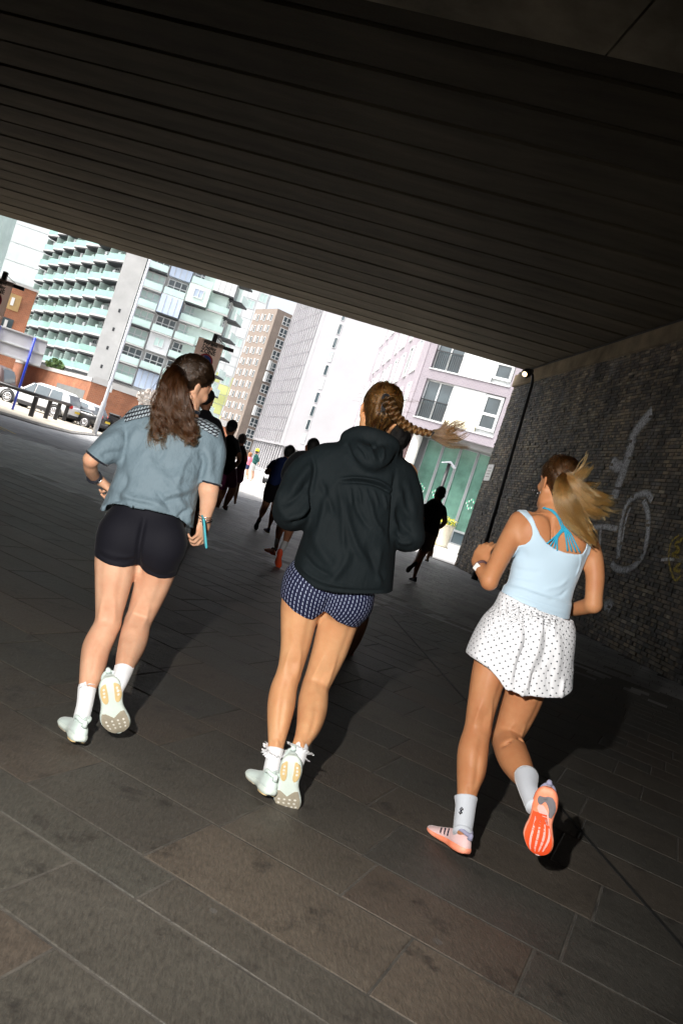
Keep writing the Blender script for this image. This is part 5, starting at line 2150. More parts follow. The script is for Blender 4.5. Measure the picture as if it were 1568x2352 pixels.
def scalp(parent, c, R, s, mat, tie, name='hair', n=2500, hmat=None, line=HAIRLINE, grow=.010, seed=1, low=-.07):
    """Hair drawn back over the skull to the tie: a close cap and the strands combed over it."""
    W = lambda v: c + R @ (np.asarray(v) * s)
    F = Field(c - .16 * s, c + .17 * s, .0045)
    F.add(ell(W((0, -.008, .050)), (np.array((.072, .092, .082)) + grow) * s, R), 0)
    F.add(chain([(*W((0, -.045, -.005)), .058 * s), (*W((0, -.035, low)), .046 * s)], 0), .03)

    def keep(X, Y, Z):
        x, y, z = X - c[0], Y - c[1], Z - c[2]
        l = [(x * R[0, i] + y * R[1, i] + z * R[2, i]) / s for i in range(3)]
        f = l[1] - np.interp(l[2], *line)
        return np.maximum(f, low - .02 - l[2])
    F.cut(keep, .01)
    V, Q = F.mesh(1)
    me = np_mesh(name, V - np.array(parent.location), Q, mat, True)
    ho = mesh_obj(name, me, parent)
    if hmat is None:
        return ho
    r = np.random.default_rng(seed)
    gx, gy, gz = np.gradient(F.A)
    G = np.stack([gx, gy, gz], -1)
    free = F.A.copy()

    def push(p, off):
        for _ in range(5):
            i = np.clip(np.round((p - F.lo) / F.h).astype(int), 0, F.n - 1)
            d = free[i[:, 0], i[:, 1], i[:, 2]]
            g = G[i[:, 0], i[:, 1], i[:, 2]]
            g = g / (np.linalg.norm(g, axis=1)[:, None] + 1e-6)
            p = p + g * np.clip(off - d, -.004, .02)[:, None]
        return p
    N = vnormals(V, Q)
    loc = (V - c) @ R / s
    edge = loc[:, 1] - np.interp(loc[:, 2], *line)
    ok = np.where((N @ R[:, 1] < .75) & (loc[:, 2] > low - .01))[0]
    wgt = np.exp(-np.abs(edge[ok]) / .03) + .25
    start = r.choice(ok, n, p=wgt / wgt.sum())
    CP = []
    tie = np.asarray(tie)
    tt = np.linspace(0, 1, 11)[:, None]
    for k in start:
        a = V[k]
        if np.linalg.norm(a - tie) < .02:
            continue
        mid = (a + tie) / 2 - c
        bow = mid / (np.linalg.norm(mid) + 1e-6) * np.linalg.norm(a - tie) * .38
        p = a * (1 - tt) + tie * tt + bow * (4 * tt * (1 - tt))
        p = push(p, r.uniform(.0005, .0035))
        p[0] = a + N[k] * .001
        CP.append(p + r.normal(size=3) * .0008)
    strands('hair_strands', hmat, ho, CP, .0010, .0008)
    return ho


def tail(parent, mat, guide, n=1400, wave=.006, wf=9, seed=2, name='hair_strands', r0=.0011, jitter=.25, frizz=.002, cut=(.8, 1.0), depth=.7):
    """Loose tail of hair falling in locks. guide rows: (x, y, Y, half spread in px)."""
    g = np.array([(*at(x, y, Y), w * ((at(x, y, Y) - CAM) @ FWD) / FPX) for x, y, Y, w in guide])
    G = catmull(g, 6)
    P, Wd = G[:, :3], G[:, 3]
    T = np.gradient(P, axis=0)
    T /= np.linalg.norm(T, axis=1)[:, None]
    A = np.cross(T, np.array([0, 1.0, 0]))
    A /= np.linalg.norm(A, axis=1)[:, None]
    B = np.cross(T, A)
    r = np.random.default_rng(seed)
    m = len(P)
    tt = np.linspace(0, 1, m)
    nl = max(8, int(n / 22))
    locks = []
    for i in range(nl):
        a, q = r.uniform(0, 2 * math.pi), math.sqrt(r.random())
        locks.append((q * math.cos(a), q * math.sin(a) * depth, r.uniform(0, 6.3), wf * r.uniform(.8, 1.25), wave * r.uniform(.4, 1.5), r.uniform(*cut), r.normal(size=2) * jitter))
    CP = []
    for i in range(n):
        oa, ob, ph, fq, am, e, dr = locks[i % nl]
        stray = 1.0 if r.random() > .12 else 2.6
        a, q = r.uniform(0, 2 * math.pi), math.sqrt(r.random())
        sp = (.34 - .20 * tt) * stray                       # strands of a lock draw together towards its end
        oa2, ob2 = oa + q * math.cos(a) * sp, ob + q * math.sin(a) * sp * depth
        ph2 = ph + r.normal() * .25 * stray
        off = (oa2 + dr[0] * tt ** 2) * Wd + am * np.sin(fq * tt * 2 + ph2) * tt
        of2 = (ob2 + dr[1] * tt ** 2) * Wd + am * np.cos(fq * tt * 2 + ph2 * 1.3) * tt
        C = P + A * off[:, None] + B * of2[:, None] + r.normal(size=3) * frizz * tt[:, None] ** 2
        k = max(4, int(m * e * r.uniform(.9, 1.0)))
        CP.append(C[:k])
    return strands(name, mat, parent, CP, r0, r0 * .4)


def tuft(parent, mat, name='hair_strands', **kw):
    return tail(parent, mat, name=name, **kw)


def torus_px(parent, name, mat, c, axis, R0, r0, n=28):
    """A ring round a limb."""
    axis = np.asarray(axis, float)
    axis /= np.linalg.norm(axis)
    h = np.array([0, 0, 1.0]) if abs(axis[2]) < .9 else np.array([1.0, 0, 0])
    a = np.cross(axis, h)
    a /= np.linalg.norm(a)
    bb = np.cross(axis, a)
    o = np.array(parent.location)
    b = MB()
    b.tube([np.asarray(c) - o + R0 * (math.cos(t) * a + math.sin(t) * bb) for t in np.arange(n) * 2 * math.pi / n], r0, 8, closed=True)
    return b.build(name, mat, parent, smooth=True)


def sock(parent, mat, rows, name='sock', rib=True, grow=.0035):
    """Sock over a leg chain; open rolled top."""
    N = dens(rows, 6)
    N[:, 3] += grow
    b = MB()
    o = np.array(parent.location)
    b.tube([p[:3] - o for p in N], list(N[:, 3]), 28)
    t = N[0]
    ob = b.build(name, mat, parent, smooth=True)
    return ob


def ruffle(parent, mat, c, axis, R0, R1, hgt, lobes=16, seed=0, name='sock_frill'):
    axis = np.asarray(axis, float)
    axis /= np.linalg.norm(axis)
    h = np.array([1.0, 0, 0])
    a = np.cross(axis, h)
    a /= np.linalg.norm(a)
    bb = np.cross(axis, a)
    r = np.random.default_rng(seed)
    n = lobes * 8
    o = np.array(parent.location)
    V = []
    th = np.arange(n) * 2 * math.pi / n
    ph = r.uniform(0, 6)
    for j, (f, zz) in enumerate(((0, 0), (.45, .5), (.8, .85), (1, .75))):
        wv = np.sin(lobes * th + ph) * .5 + .3 * np.sin(lobes * 1.7 * th + 1)
        Rr = R0 + (R1 - R0) * f * (1 + .35 * wv) + .002 * wv * f
        zv = hgt * (zz + .18 * f * np.sin(lobes * 1.3 * th + ph))
        V.append(np.asarray(c) - o + Rr[:, None] * (np.cos(th)[:, None] * a + np.sin(th)[:, None] * bb) + zv[:, None] * axis)
    Q, _ = grid_faces(4, n)
    return mesh_obj(name, np_mesh(name, np.concatenate(V), Q, mat, True), parent)
# ------------------------------------------------------------------ runner 1: grey shirt, black shorts, long ponytail
za = lambda x, y: (94.1 + .4 * x, 784 + .4 * y)


def NA(rows):
    return px_nodes([(*za(x, y), hw * .4, Y) for x, y, hw, Y in rows])


def RA(rows):
    """(centre x, y, half width, Y, half depth) in crop pixels -> trunk rows square to the 18 degree lean."""
    return px_rows([(*za(x - .95 * h, y - .3 * h), *za(x + .95 * h, y + .3 * h), Y, d) for x, y, h, Y, d in rows])


def EA(rows):
    return px_rows([(*za(a, b), *za(c, d), Y, q) for a, b, c, d, Y, q in rows])


skin1 = skin_mat('fair_skin', (0.62, 0.365, 0.235), 0.12)
root = at(*za(430, 2150), 3.25)
w1 = thing('person', 'woman running in loose grey football shirt and black tight shorts with long brown ponytail', 'person', (root[0], root[1], 0.0))

thL = NA([(470, 1120, 118, 3.50), (440, 1230, 124, 3.47), (422, 1340, 108, 3.45), (408, 1450, 93, 3.44), (395, 1545, 79, 3.43), (386, 1620, 72, 3.42)])
shL = NA([(386, 1620, 70, 3.42), (352, 1690, 78, 3.39), (320, 1760, 80, 3.36), (302, 1850, 74, 3.31), (285, 1930, 62, 3.27), (266, 2000, 47, 3.235), (254, 2080, 42, 3.205), (238, 2150, 42, 3.185)])
thR = NA([(690, 1150, 120, 3.50), (672, 1270, 116, 3.50), (645, 1380, 102, 3.51), (610, 1480, 90, 3.52), (575, 1570, 78, 3.52), (555, 1620, 74, 3.50)])
shR = NA([(556, 1610, 74, 3.51), (538, 1690, 80, 3.43), (520, 1755, 76, 3.37), (495, 1825, 63, 3.29), (476, 1885, 49, 3.22), (455, 1945, 42, 3.17), (436, 1985, 40, 3.15)])
pel = [(650, 900, 165, 3.53, .105), (615, 1000, 205, 3.52, .115), (592, 1090, 238, 3.51, .12), (572, 1180, 238, 3.50, .11), (560, 1240, 215, 3.50, .09)]
tor = [(805, 470, 150, 3.58, .07), (775, 530, 195, 3.57, .095), (725, 660, 180, 3.56, .105), (680, 790, 160, 3.55, .095), (650, 900, 165, 3.53, .10)]
armL = NA([(540, 470, 58, 3.56), (450, 540, 50, 3.52), (350, 630, 44, 3.46), (290, 680, 42, 3.42)])
foreL = NA([(287, 675, 41, 3.42), (285, 720, 40, 3.47), (300, 765, 34, 3.55), (325, 790, 27, 3.60)])
armR = NA([(958, 560, 56, 3.575), (968, 680, 52, 3.56), (970, 790, 53, 3.53), (963, 850, 55, 3.505)])
foreR = NA([(963, 850, 55, 3.50), (962, 910, 50, 3.51), (953, 960, 42, 3.515), (943, 1010, 32, 3.52)])
hc1 = at(*za(850, 262), 3.62)
HR1 = rot(rad(50), rad(8), rad(4))
hp, HW = head_prims(hc1, HR1, 1.0)
neck = NA([(848, 330, 62, 3.61), (838, 395, 64, 3.60), (826, 450, 80, 3.585)])
wl = at(*za(330, 792), 3.605)
handL = hand_prims(wl, hand_axes((.55, .65, -.25), (-.2, -.35, .9), -1), .95, (62, 66, 66, 70), .7, -1)
wr_ = at(*za(942, 1015), 3.52)
handR = hand_prims(wr_, hand_axes((.10, .12, -1), (.75, -.65, 0), 1), .95, (26, 32, 40, 46), .55, 1)
buts = [(ell(at(*za(478, 1125), 3.445), (.098, .085, .105)), .04), (ell(at(*za(690, 1165), 3.445), (.098, .085, .105)), .04)]
prims = [(trunk(RA(tor), 2.2), .02), (trunk(RA(pel), 2.2), .03), (chain(thL), .03), (chain(thR), .03), (chain(shL), .010), (chain(shR), .010)] + buts + \
        [(chain(armL), .02), (chain(foreL), .015), (chain(armR), .02), (chain(foreR), .015), (chain(neck), .03)] + hp + handL + handR
F = field_for(prims, .005)
# hollows behind the knees and the calf heads
F.sub(chain(NA([(548, 1590, 10, 3.36), (600, 1603, 10, 3.37), (636, 1606, 8, 3.40)]), 3), .02)
F.sub(chain(NA([(392, 1560, 12, 3.315), (402, 1620, 10, 3.315)]), 2), .03)
skin_obj('body', F, skin1, w1, legs_post((thL, shL), (thR, shR), cleft=(([za(*p) for p in ((600, 1000), (582, 1100), (565, 1200), (556, 1300), (556, 1340))], .014, -.026), 3.40)))

m_blk = cloth_mat('black_stretch_shorts', (0.0048, 0.0048, 0.0085), .8, .03, 1200, .2)
Fs = field_for([(trunk(RA(pel), 2.2, .005), .02), (chain(thL, grow=.005), .03), (chain(thR, grow=.005), .03)] + [(ell(at(*za(478, 1125), 3.445), (.104, .09, .110)), .045), (ell(at(*za(690, 1165), 3.445), (.104, .09, .110)), .045)], .005)
Fs.cut(below([za(*p) for p in ((290, 1225), (330, 1245), (400, 1275), (480, 1292), (552, 1285), (566, 1300), (610, 1335), (680, 1363), (740, 1368), (795, 1352))], 3.42))


def post1(V, Q):
    return folds(V, Q, [([za(*p) for p in ((315, 1205), (380, 1240), (470, 1265), (550, 1262))], .006, -.0035), ([za(*p) for p in ((590, 1290), (650, 1335), (720, 1348), (790, 1330))], .006, -.0035),
                        ([za(*p) for p in ((330, 1190), (400, 1215), (480, 1235), (555, 1230))], .010, .004), ([za(*p) for p in ((440, 1245), (510, 1252), (555, 1238))], .008, -.004),
                        ([za(*p) for p in ((600, 1000), (582, 1100), (565, 1200), (556, 1300), (556, 1340))], .011, -.017)], 3.40)


skin_obj('shorts', Fs, m_blk, w1, post1)

m_grey = cloth_mat('satin_grey_jersey', (0.130, 0.180, 0.210), .62, .05, 700, .2, .06, (45, .35, (1, 1, .6)))
m_navy = cloth_mat('black_trim', (0.010, 0.012, 0.018), .6, .2, 900, .15)
shirt_rows = EA([(640, 385, 945, 455, 3.585, .06), (540, 395, 1010, 505, 3.58, .10), (492, 500, 985, 620, 3.57, .13), (462, 640, 935, 755, 3.56, .14), (425, 770, 905, 890, 3.545, .15), (378, 880, 885, 1000, 3.53, .155), (338, 975, 872, 1110, 3.52, .15)])
slL = NA([(580, 455, 78, 3.565), (470, 545, 92, 3.52), (390, 615, 82, 3.47), (318, 672, 67, 3.43), (290, 700, 62, 3.42)])
slR = NA([(950, 550, 86, 3.565), (978, 640, 84, 3.555), (972, 740, 74, 3.54), (969, 815, 66, 3.52), (966, 850, 66, 3.51)])


def line_cut(a, b, Y):
    """Half-space beyond the pixel line a-b (to the left of travel is kept)."""
    p, q = at(*a, Y), at(*b, Y)
    d = np.array([q[0] - p[0], q[2] - p[2]])
    n = np.array([-d[1], d[0]]) / np.linalg.norm(d)
    return lambda X, Y_, Z: ((X - p[0]) * n[0] + (Z - p[2]) * n[1])


def sleeve_field(rows, a, b, Y, grow=0.0, h=.005):
    F = field_for([(chain(rows, grow=grow), .0)], h)
    F.cut(line_cut(za(*a), za(*b), Y))
    return F


Fj = field_for([(trunk(shirt_rows, 2.4), .0)], .05)
lo = np.minimum.reduce([Fj.lo, bounds(slL[:, :3], slL[:, 3], .04)[0], bounds(slR[:, :3], slR[:, 3], .04)[0]])
hi = np.maximum.reduce([Fj.lo + Fj.n * Fj.h, bounds(slL[:, :3], slL[:, 3], .04)[1], bounds(slR[:, :3], slR[:, 3], .04)[1]])
Fj = Field(lo, hi, .005)


def add_cut(F, prim, cutfn, k):
    fn, lo, hi = prim
    F.add((lambda X, Y, Z: np.maximum(fn(X, Y, Z), np.broadcast_to(cutfn(X, Y, Z), np.broadcast_shapes(X.shape, Y.shape, Z.shape))).astype(np.float32), lo, hi), k)


add_cut(Fj, trunk(shirt_rows, 2.4), below([za(*p) for p in ((325, 985), (348, 985), (372, 945), (420, 936), (520, 944), (640, 966), (760, 1004), (830, 1050), (862, 1092), (885, 1100))], 3.40), 0)
cutL = line_cut(za(372, 712), za(268, 632), 3.44)
cutR = line_cut(za(1035, 832), za(905, 797), 3.52)
add_cut(Fj, chain(slL), cutL, .045)
add_cut(Fj, chain(slR), cutR, .04)


def post2(V, Q):
    V = wobble(V, Q, .004, 14, 3)
    z = lambda *L: [za(*p) for p in L]
    return folds(V, Q, [
        (z((470, 470), (485, 560), (470, 640), (450, 720)), .012, -.010), (z((905, 620), (930, 700), (905, 800)), .012, -.010),
        (z((470, 620), (520, 560), (560, 480)), .022, .008), (z((480, 700), (560, 790), (600, 850)), .03, .006),
        (z((880, 830), (790, 870), (700, 900)), .018, .010), (z((850, 900), (760, 900), (690, 940)), .014, -.008),
        (z((900, 790), (830, 770), (740, 800)), .03, .010), (z((440, 830), (520, 900), (640, 930), (760, 960)), .02, .013),
        (z((380, 930), (450, 910), (560, 925), (680, 945)), .010, -.008), (z((400, 870), (430, 800), (450, 740)), .02, .007),
        (z((700, 760), (760, 830), (840, 1000)), .016, .008), (z((660, 850), (700, 900), (760, 990)), .012, -.007),
        (z((870, 950), (840, 1000), (850, 1060)), .012, .010), (z((560, 600), (640, 700), (690, 820)), .04, .006),
        (z((640, 620), (680, 700), (760, 740)), .03, -.006), (z((330, 600), (390, 560), (470, 520)), .02, .007), (z((350, 660), (420, 640), (460, 650)), .014, -.008),
        (z((940, 600), (965, 700), (940, 790)), .02, .007), (z((1000, 560), (1010, 680), (1000, 780)), .02, -.006),
        (z((860, 640), (800, 740), (780, 860)), .012, .007), (z((500, 760), (480, 840), (430, 920)), .012, -.007), (z((720, 560), (700, 640), (650, 700)), .014, -.005),
        (z((460, 900), (560, 950), (700, 1000)), .010, .007), (z((840, 960), (800, 1000), (790, 1040)), .008, -.007), (z((350, 940), (362, 965), (355, 985)), .006, .008)], 3.42, 1.35)


skin_obj('shirt', Fj, m_grey, w1, post2)
# dark trim at the sleeve ends and collar
for rows, cf, a, b, Y in ((slL, cutL, (372, 712), (268, 632), 3.44), (slR, cutR, (1035, 832), (905, 797), 3.52)):
    p, q = at(*za(*a), Y), at(*za(*b), Y)
    d = np.array([q[0] - p[0], q[2] - p[2]])
    n = np.array([-d[1], d[0]]) / np.linalg.norm(d)
    band = lambda X, Y_, Z, p=p, n=n: np.abs((X - p[0]) * n[0] + (Z - p[2]) * n[1] + .003) - .0045
    Fc = field_for([(chain(rows, grow=.004), 0)], .0035)
    Fc.cut(band, .001)
    skin_obj('sleeve_trim', Fc, m_navy, w1)
# patterned shoulder panels: rope-like bands on black, over both shoulders
m_rope, nt, bs = new_mat('rope_pattern_panel')
uvn = nt.nodes.new('ShaderNodeUVMap')
sx = nt.nodes.new('ShaderNodeSeparateXYZ')
nt.links.new(uvn.outputs[0], sx.inputs[0])
row = math_n(nt, 'FRACT', math_n(nt, 'MULTIPLY', sx.outputs[1], 3.0))
tw = math_n(nt, 'FRACT', math_n(nt, 'ADD', math_n(nt, 'MULTIPLY', sx.outputs[0], 9.0), math_n(nt, 'MULTIPLY', row, 0.9)))
inb = math_n(nt, 'LESS_THAN', math_n(nt, 'ABSOLUTE', math_n(nt, 'SUBTRACT', row, 0.5)), 0.30)
sl_ = math_n(nt, 'LESS_THAN', math_n(nt, 'ABSOLUTE', math_n(nt, 'SUBTRACT', tw, 0.5)), 0.33)
nt.links.new(mix_n(nt, math_n(nt, 'MULTIPLY', inb, sl_), (0.008, 0.009, 0.013), (0.36, 0.42, 0.46)), bs.inputs['Base Color'])
bs.inputs['Roughness'].default_value = .5


def panel(quad, Y, field):
    """Panel lying on the shirt: keep the shirt surface inside a pixel quad, lifted 2.5 mm; uv along and across it."""
    q = np.array([at(*za(*p), Y)[[0, 2]] for p in quad])
    e1, e2 = q[1] - q[0], q[3] - q[0]
    Mi = np.linalg.inv(np.stack([e1, e2], 1))

    def st(V):
        return (V[:, [0, 2]] - q[0]) @ Mi.T
    V, Q = field.mesh(1)
    V = post2(V, Q)
    N = vnormals(V, Q)
    uv = st(V)
    fc = uv[Q].mean(1)
    fn_ = N[Q].mean(1)
    ok = (fc[:, 0] > 0) & (fc[:, 0] < 1) & (fc[:, 1] > 0) & (fc[:, 1] < 1) & ((fn_[:, 1] < 0.25))
    used, inv = np.unique(Q[ok], return_inverse=True)
    V2 = (V + N * .0022)[used]
    Q2 = inv.reshape(-1, 4)
    me = np_mesh('shoulder_panel', V2 - np.array(w1.location), Q2, m_rope, True)
    lay = me.uv_layers.new(name='UVMap')
    lay.data.foreach_set('uv', uv[used][Q2.ravel()].astype(np.float32).ravel())
    return mesh_obj('shoulder_panel', me, w1)


panel([(484, 405), (640, 368), (640, 425), (500, 470)], 3.56, Fj)
panel([(830, 388), (1030, 505), (1000, 560), (815, 440)], 3.56, Fj)
Fc = field_for([(chain(NA([(812, 388, 10, 3.535), (855, 392, 10, 3.53), (905, 412, 10, 3.55)]), 4), .0)], .0035)
skin_obj('collar', Fc, m_navy, w1)

# hair
hair1_d, hair1_l = (0.005, 0.002, 0.0008), (0.034, 0.0115, 0.003)
m_hair1 = hair_mat('brown_hair', hair1_d, hair1_l, (0.040, 0.016, 0.005))
m_hair1s = hair_mat('dark_brown_hair', (0.008, 0.005, 0.003), (0.035, 0.018, 0.009))
m_cap1 = pmat('dark_brown_scalp_hair', (0.010, 0.006, 0.004), .5, .3, 30, .3, 120, stretch=(1, 1, .3))
tie1 = at(*za(803, 165), 3.525)
h1 = scalp(w1, hc1, HR1, 1.0, m_cap1, tie1, hmat=m_hair1s, n=3200, seed=4)
torus_px(w1, 'hair_tie', m_navy, tie1 + np.array([-.008, -.006, -.004]), (-.6, -.4, -.5), .017, .006)
tuft(h1, m_hair1, guide=[(*za(806, 165), 3.51, 7), (*za(770, 190), 3.46, 18), (*za(750, 290), 3.43, 26), (*za(745, 400), 3.425, 31), (*za(757, 500), 3.43, 36), (*za(795, 605), 3.435, 38)], n=2600, wave=.017, wf=9, seed=5, r0=.0008, jitter=.35, cut=(.68, 1.0), depth=.5)
tuft(h1, m_hair1, guide=[(*za(800, 170), 3.51, 6), (*za(740, 240), 3.45, 16), (*za(690, 380), 3.43, 18), (*za(670, 500), 3.43, 16), (*za(700, 600), 3.44, 12)], n=600, wave=.020, wf=9, seed=6, r0=.0008, jitter=.4, cut=(.7, 1.0), depth=.5)
tuft(h1, m_hair1, guide=[(*za(806, 170), 3.51, 6), (*za(790, 300), 3.44, 18), (*za(830, 450), 3.43, 20), (*za(870, 560), 3.43, 18), (*za(905, 590), 3.44, 10)], n=600, wave=.020, wf=10, seed=7, r0=.0008, jitter=.4, cut=(.7, 1.0), depth=.5)

# socks and shoes
m_sockw = cloth_mat('white_ribbed_sock', (0.70, 0.71, 0.72), .85, .3, 500, .5)
sock(w1, m_sockw, np.concatenate([NA([(268, 1992, 50, 3.238)]), shL[-3:], NA([(232, 2190, 42, 3.18)])]), grow=.003)
sock(w1, m_sockw, np.concatenate([NA([(480, 1868, 50, 3.225)]), shR[-3:], NA([(428, 2010, 38, 3.14)])]))
m_mint = pmat('pale_mint_foam', (0.62, 0.70, 0.64), .55, .05, 12, .15, 150)
m_mintu = cloth_mat('pale_mint_mesh_upper', (0.60, 0.70, 0.66), .7, .2, 700, .5)
m_tanr = pmat('tan_rubber', (0.62, 0.46, 0.22), .5, .1, 20, .1, 150)
m_greyr = pmat('grey_beige_rubber', (0.36, 0.32, 0.24), .55, .15, 20, .25, 200)
m_whited = pmat('white_rubber_lug', (0.72, 0.70, 0.62), .55, .05, 20, .1, 150)
MINT = dict(sole=m_mint, upper=m_mintu, collar=m_mintu)


def dot(v, u, rv, ru):
    return ('lug', m_whited, [(v - rv, u - ru * .4, u + ru * .4), (v - rv * .5, u - ru, u + ru), (v + rv * .5, u - ru, u + ru), (v + rv, u - ru * .4, u + ru * .4)])


def mint_pads():
    P = [('heel_pad', m_tanr, [(.07, -.62, -.42), (.12, -.88, -.34), (.2, -.92, -.30), (.3, -.88, -.28), (.36, -.80, -.32), (.40, -.62, -.45)]),
         ('heel_pad', m_tanr, [(.07, .42, .62), (.12, .34, .88), (.2, .30, .92), (.3, .28, .88), (.36, .32, .80), (.40, .45, .62)]),
         ('forefoot_pad', m_greyr, [(.575, -.92, -.62), (.62, -.95, -.30), (.67, -.95, -.02)]), ('forefoot_pad', m_greyr, [(.575, .62, .92), (.62, .30, .95), (.67, .02, .95)]),
         ('forefoot_pad', m_greyr, [(.67, -.95, .95), (.76, -.95, .95), (.85, -.95, .95), (.93, -.9, .9), (.98, -.7, .7)])]
    for v in (.15, .21, .27):
        P += [dot(v, -.6, .02, .1), dot(v, .6, .02, .1)]
    return P


dots1 = [dot(v, u, .018, .07) for u in (-.62, -.2, .22, .62) for v in (.72, .79, .86)]


def raised_shoe(parent, heel_px, toe_px, Yh, Yt, mats, pads, L, flip, conv, tilt=(0, 0, 0), stripes=False):
    hpt, tpt = at(*conv(*heel_px), Yh), at(*conv(*toe_px), Yt)
    mid = (hpt + tpt) / 2
    dn = CAM - mid + np.array(tilt)
    M = shoe_frame(hpt, tpt, dn, L)
    return make_shoe(parent, M, mats, flip, L, pads, stripes, 1.2)


# left foot: planted, heel towards the camera
make_shoe(w1, planted(za(238, 2165), (-.42, 1), .26, .012, .12), MINT, -1, .26, mint_pads())
raised_shoe(w1, (392, 1945), (440, 2255), 3.10, 3.18, MINT, mint_pads() + dots1, .262, 1, za, (0, 0, -.2))

# bracelets and phone
m_silver = pmat('silver_jewellery', (0.75, 0.75, 0.76), .25, .1, 30, .2, 200, metal=1.0)
for k, (x, y, R0) in enumerate(((944, 1000, .0285), (943, 1012, .030), (944, 1026, .031))):
    torus_px(w1, 'bracelet', m_silver, at(*za(x, y), 3.52), (.05 + .1 * k, .25, -1), R0, .0028)
torus_px(w1, 'bracelet', m_navy, at(*za(305, 778), 3.57), (.3, .8, -.35), .027, .007)
torus_px(w1, 'bracelet', m_silver, at(*za(318, 786), 3.59), (.3, .8, -.35), .026, .004)
m_phone = pmat('turquoise_phone_case', (0.08, 0.42, 0.48), .35, .1, 9, .05, 60)
ph = thing('phone', 'turquoise phone held in the right hand of the woman in the grey shirt', 'phone', tuple(at(*za(938, 1092), 3.485)))
b = MB()
b.bevel_box(-.0045, .0045, -.034, .034, -.068, .068, .003)
po = b.build('case', m_phone, ph)
b = MB()
b.box(.0047, .0053, -.030, .030, -.063, .063)
b.build('screen', m_glassd, ph)
b = MB()
b.bevel_box(-.0075, -.0046, -.028, -.004, .035, .065, .001)
b.build('camera_bump', m_navy, ph)
ph.rotation_euler = (rad(10), rad(-24), rad(10))
# ------------------------------------------------------------------ runner 2: black hooded jacket, dashed shorts, braid
zb = lambda x, y: (533 + .4534 * x, 846.7 + .4534 * y)


def NB(rows):
    return px_nodes([(*zb(x, y), hw * .4534, Y) for x, y, hw, Y in rows])


def RB(rows):
    return px_rows([(*zb(x - .95 * h, y - .3 * h), *zb(x + .95 * h, y + .3 * h), Y, d) for x, y, h, Y, d in rows])


def EB(rows):
    return px_rows([(*zb(a, b), *zb(c, d), Y, q) for a, b, c, d, Y, q in rows])


skin2 = skin_mat('warm_fair_skin', (0.58, 0.315, 0.155), 0.1)
root = at(*zb(370, 2150), 3.25)
w2 = thing('person', 'woman running in black hooded jacket and navy dashed shorts with braid flying to the right', 'person', (root[0], root[1], 0.0))
thL2 = NB([(375, 1080, 108, 3.44), (352, 1190, 104, 3.42), (335, 1290, 89, 3.41), (322, 1390, 76, 3.40), (304, 1480, 66, 3.39), (286, 1550, 61, 3.37)])
shL2 = NB([(286, 1550, 60, 3.37), (262, 1620, 67, 3.35), (249, 1700, 70, 3.32), (238, 1790, 60, 3.29), (230, 1855, 49, 3.26), (222, 1910, 41, 3.235), (212, 1975, 38, 3.21), (203, 2030, 40, 3.19)])
thR2 = NB([(575, 1110, 110, 3.45), (552, 1220, 108, 3.45), (528, 1310, 100, 3.46), (496, 1420, 90, 3.47), (455, 1530, 77, 3.47), (422, 1610, 68, 3.46)])
shR2 = NB([(422, 1605, 67, 3.46), (412, 1670, 75, 3.40), (405, 1735, 75, 3.34), (390, 1805, 64, 3.27), (365, 1865, 48, 3.21), (345, 1910, 41, 3.17), (335, 1960, 38, 3.13), (322, 2005, 36, 3.10)])
pel2 = [(560, 950, 165, 3.45, .10), (520, 1040, 205, 3.45, .112), (490, 1130, 225, 3.45, .112), (470, 1195, 212, 3.44, .10), (464, 1225, 180, 3.44, .085)]
tor2 = [(670, 420, 130, 3.48, .07), (650, 480, 190, 3.48, .09), (620, 620, 180, 3.47, .105), (590, 780, 165, 3.46, .095), (560, 950, 165, 3.45, .10)]
hc2 = at(*zb(744, 236), 3.48)
HR2 = rot(rad(4), rad(4), rad(2))
hp2, HW2 = head_prims(hc2, HR2, 1.0)
neck2 = NB([(728, 295, 62, 3.48), (705, 350, 66, 3.48), (685, 420, 85, 3.475)])
buts2 = [(ell(at(*zb(385, 1130), 3.39), (.090, .078, .095)), .04), (ell(at(*zb(590, 1175), 3.39), (.090, .078, .095)), .04)]
armL2 = NB([(440, 470, 70, 3.47), (340, 600, 55, 3.42), (275, 735, 45, 3.38)])
foreL2 = NB([(275, 735, 44, 3.38), (330, 745, 38, 3.50), (400, 720, 30, 3.66)])
armR2 = NB([(870, 540, 70, 3.48), (890, 700, 55, 3.44), (900, 850, 46, 3.41)])
foreR2 = NB([(900, 850, 44, 3.41), (860, 850, 38, 3.52), (790, 820, 30, 3.66)])
wl2, wr2 = at(*zb(400, 718), 3.67), at(*zb(788, 818), 3.67)
hL2 = hand_prims(wl2, hand_axes((.5, .75, .35), (-.7, .4, .4), -1), .95, (65, 68, 70, 72), .7, -1)
hR2 = hand_prims(wr2, hand_axes((-.5, .75, .35), (.7, .4, .4), 1), .95, (65, 68, 70, 72), .7, 1)
F = field_for([(trunk(RB(tor2), 2.2), .02), (trunk(RB(pel2), 2.2), .03), (chain(thL2), .03), (chain(thR2), .03), (chain(shL2), .010), (chain(shR2), .010)] + buts2 +
              [(chain(armL2), .02), (chain(foreL2), .015), (chain(armR2), .02), (chain(foreR2), .015), (chain(neck2), .03)] + hp2 + hL2 + hR2, .005)
F.sub(chain(NB([(350, 1612, 9, 3.315), (420, 1622, 10, 3.31), (480, 1610, 8, 3.35)]), 3), .025)
F.sub(chain(NB([(285, 1500, 10, 3.295), (282, 1565, 9, 3.29)]), 2), .03)
skin_obj('body', F, skin2, w2, legs_post((thL2, shL2), (thR2, shR2), cleft=(([zb(*p) for p in ((492, 1120), (482, 1190), (470, 1240), (466, 1270))], .014, -.024), 3.36)))

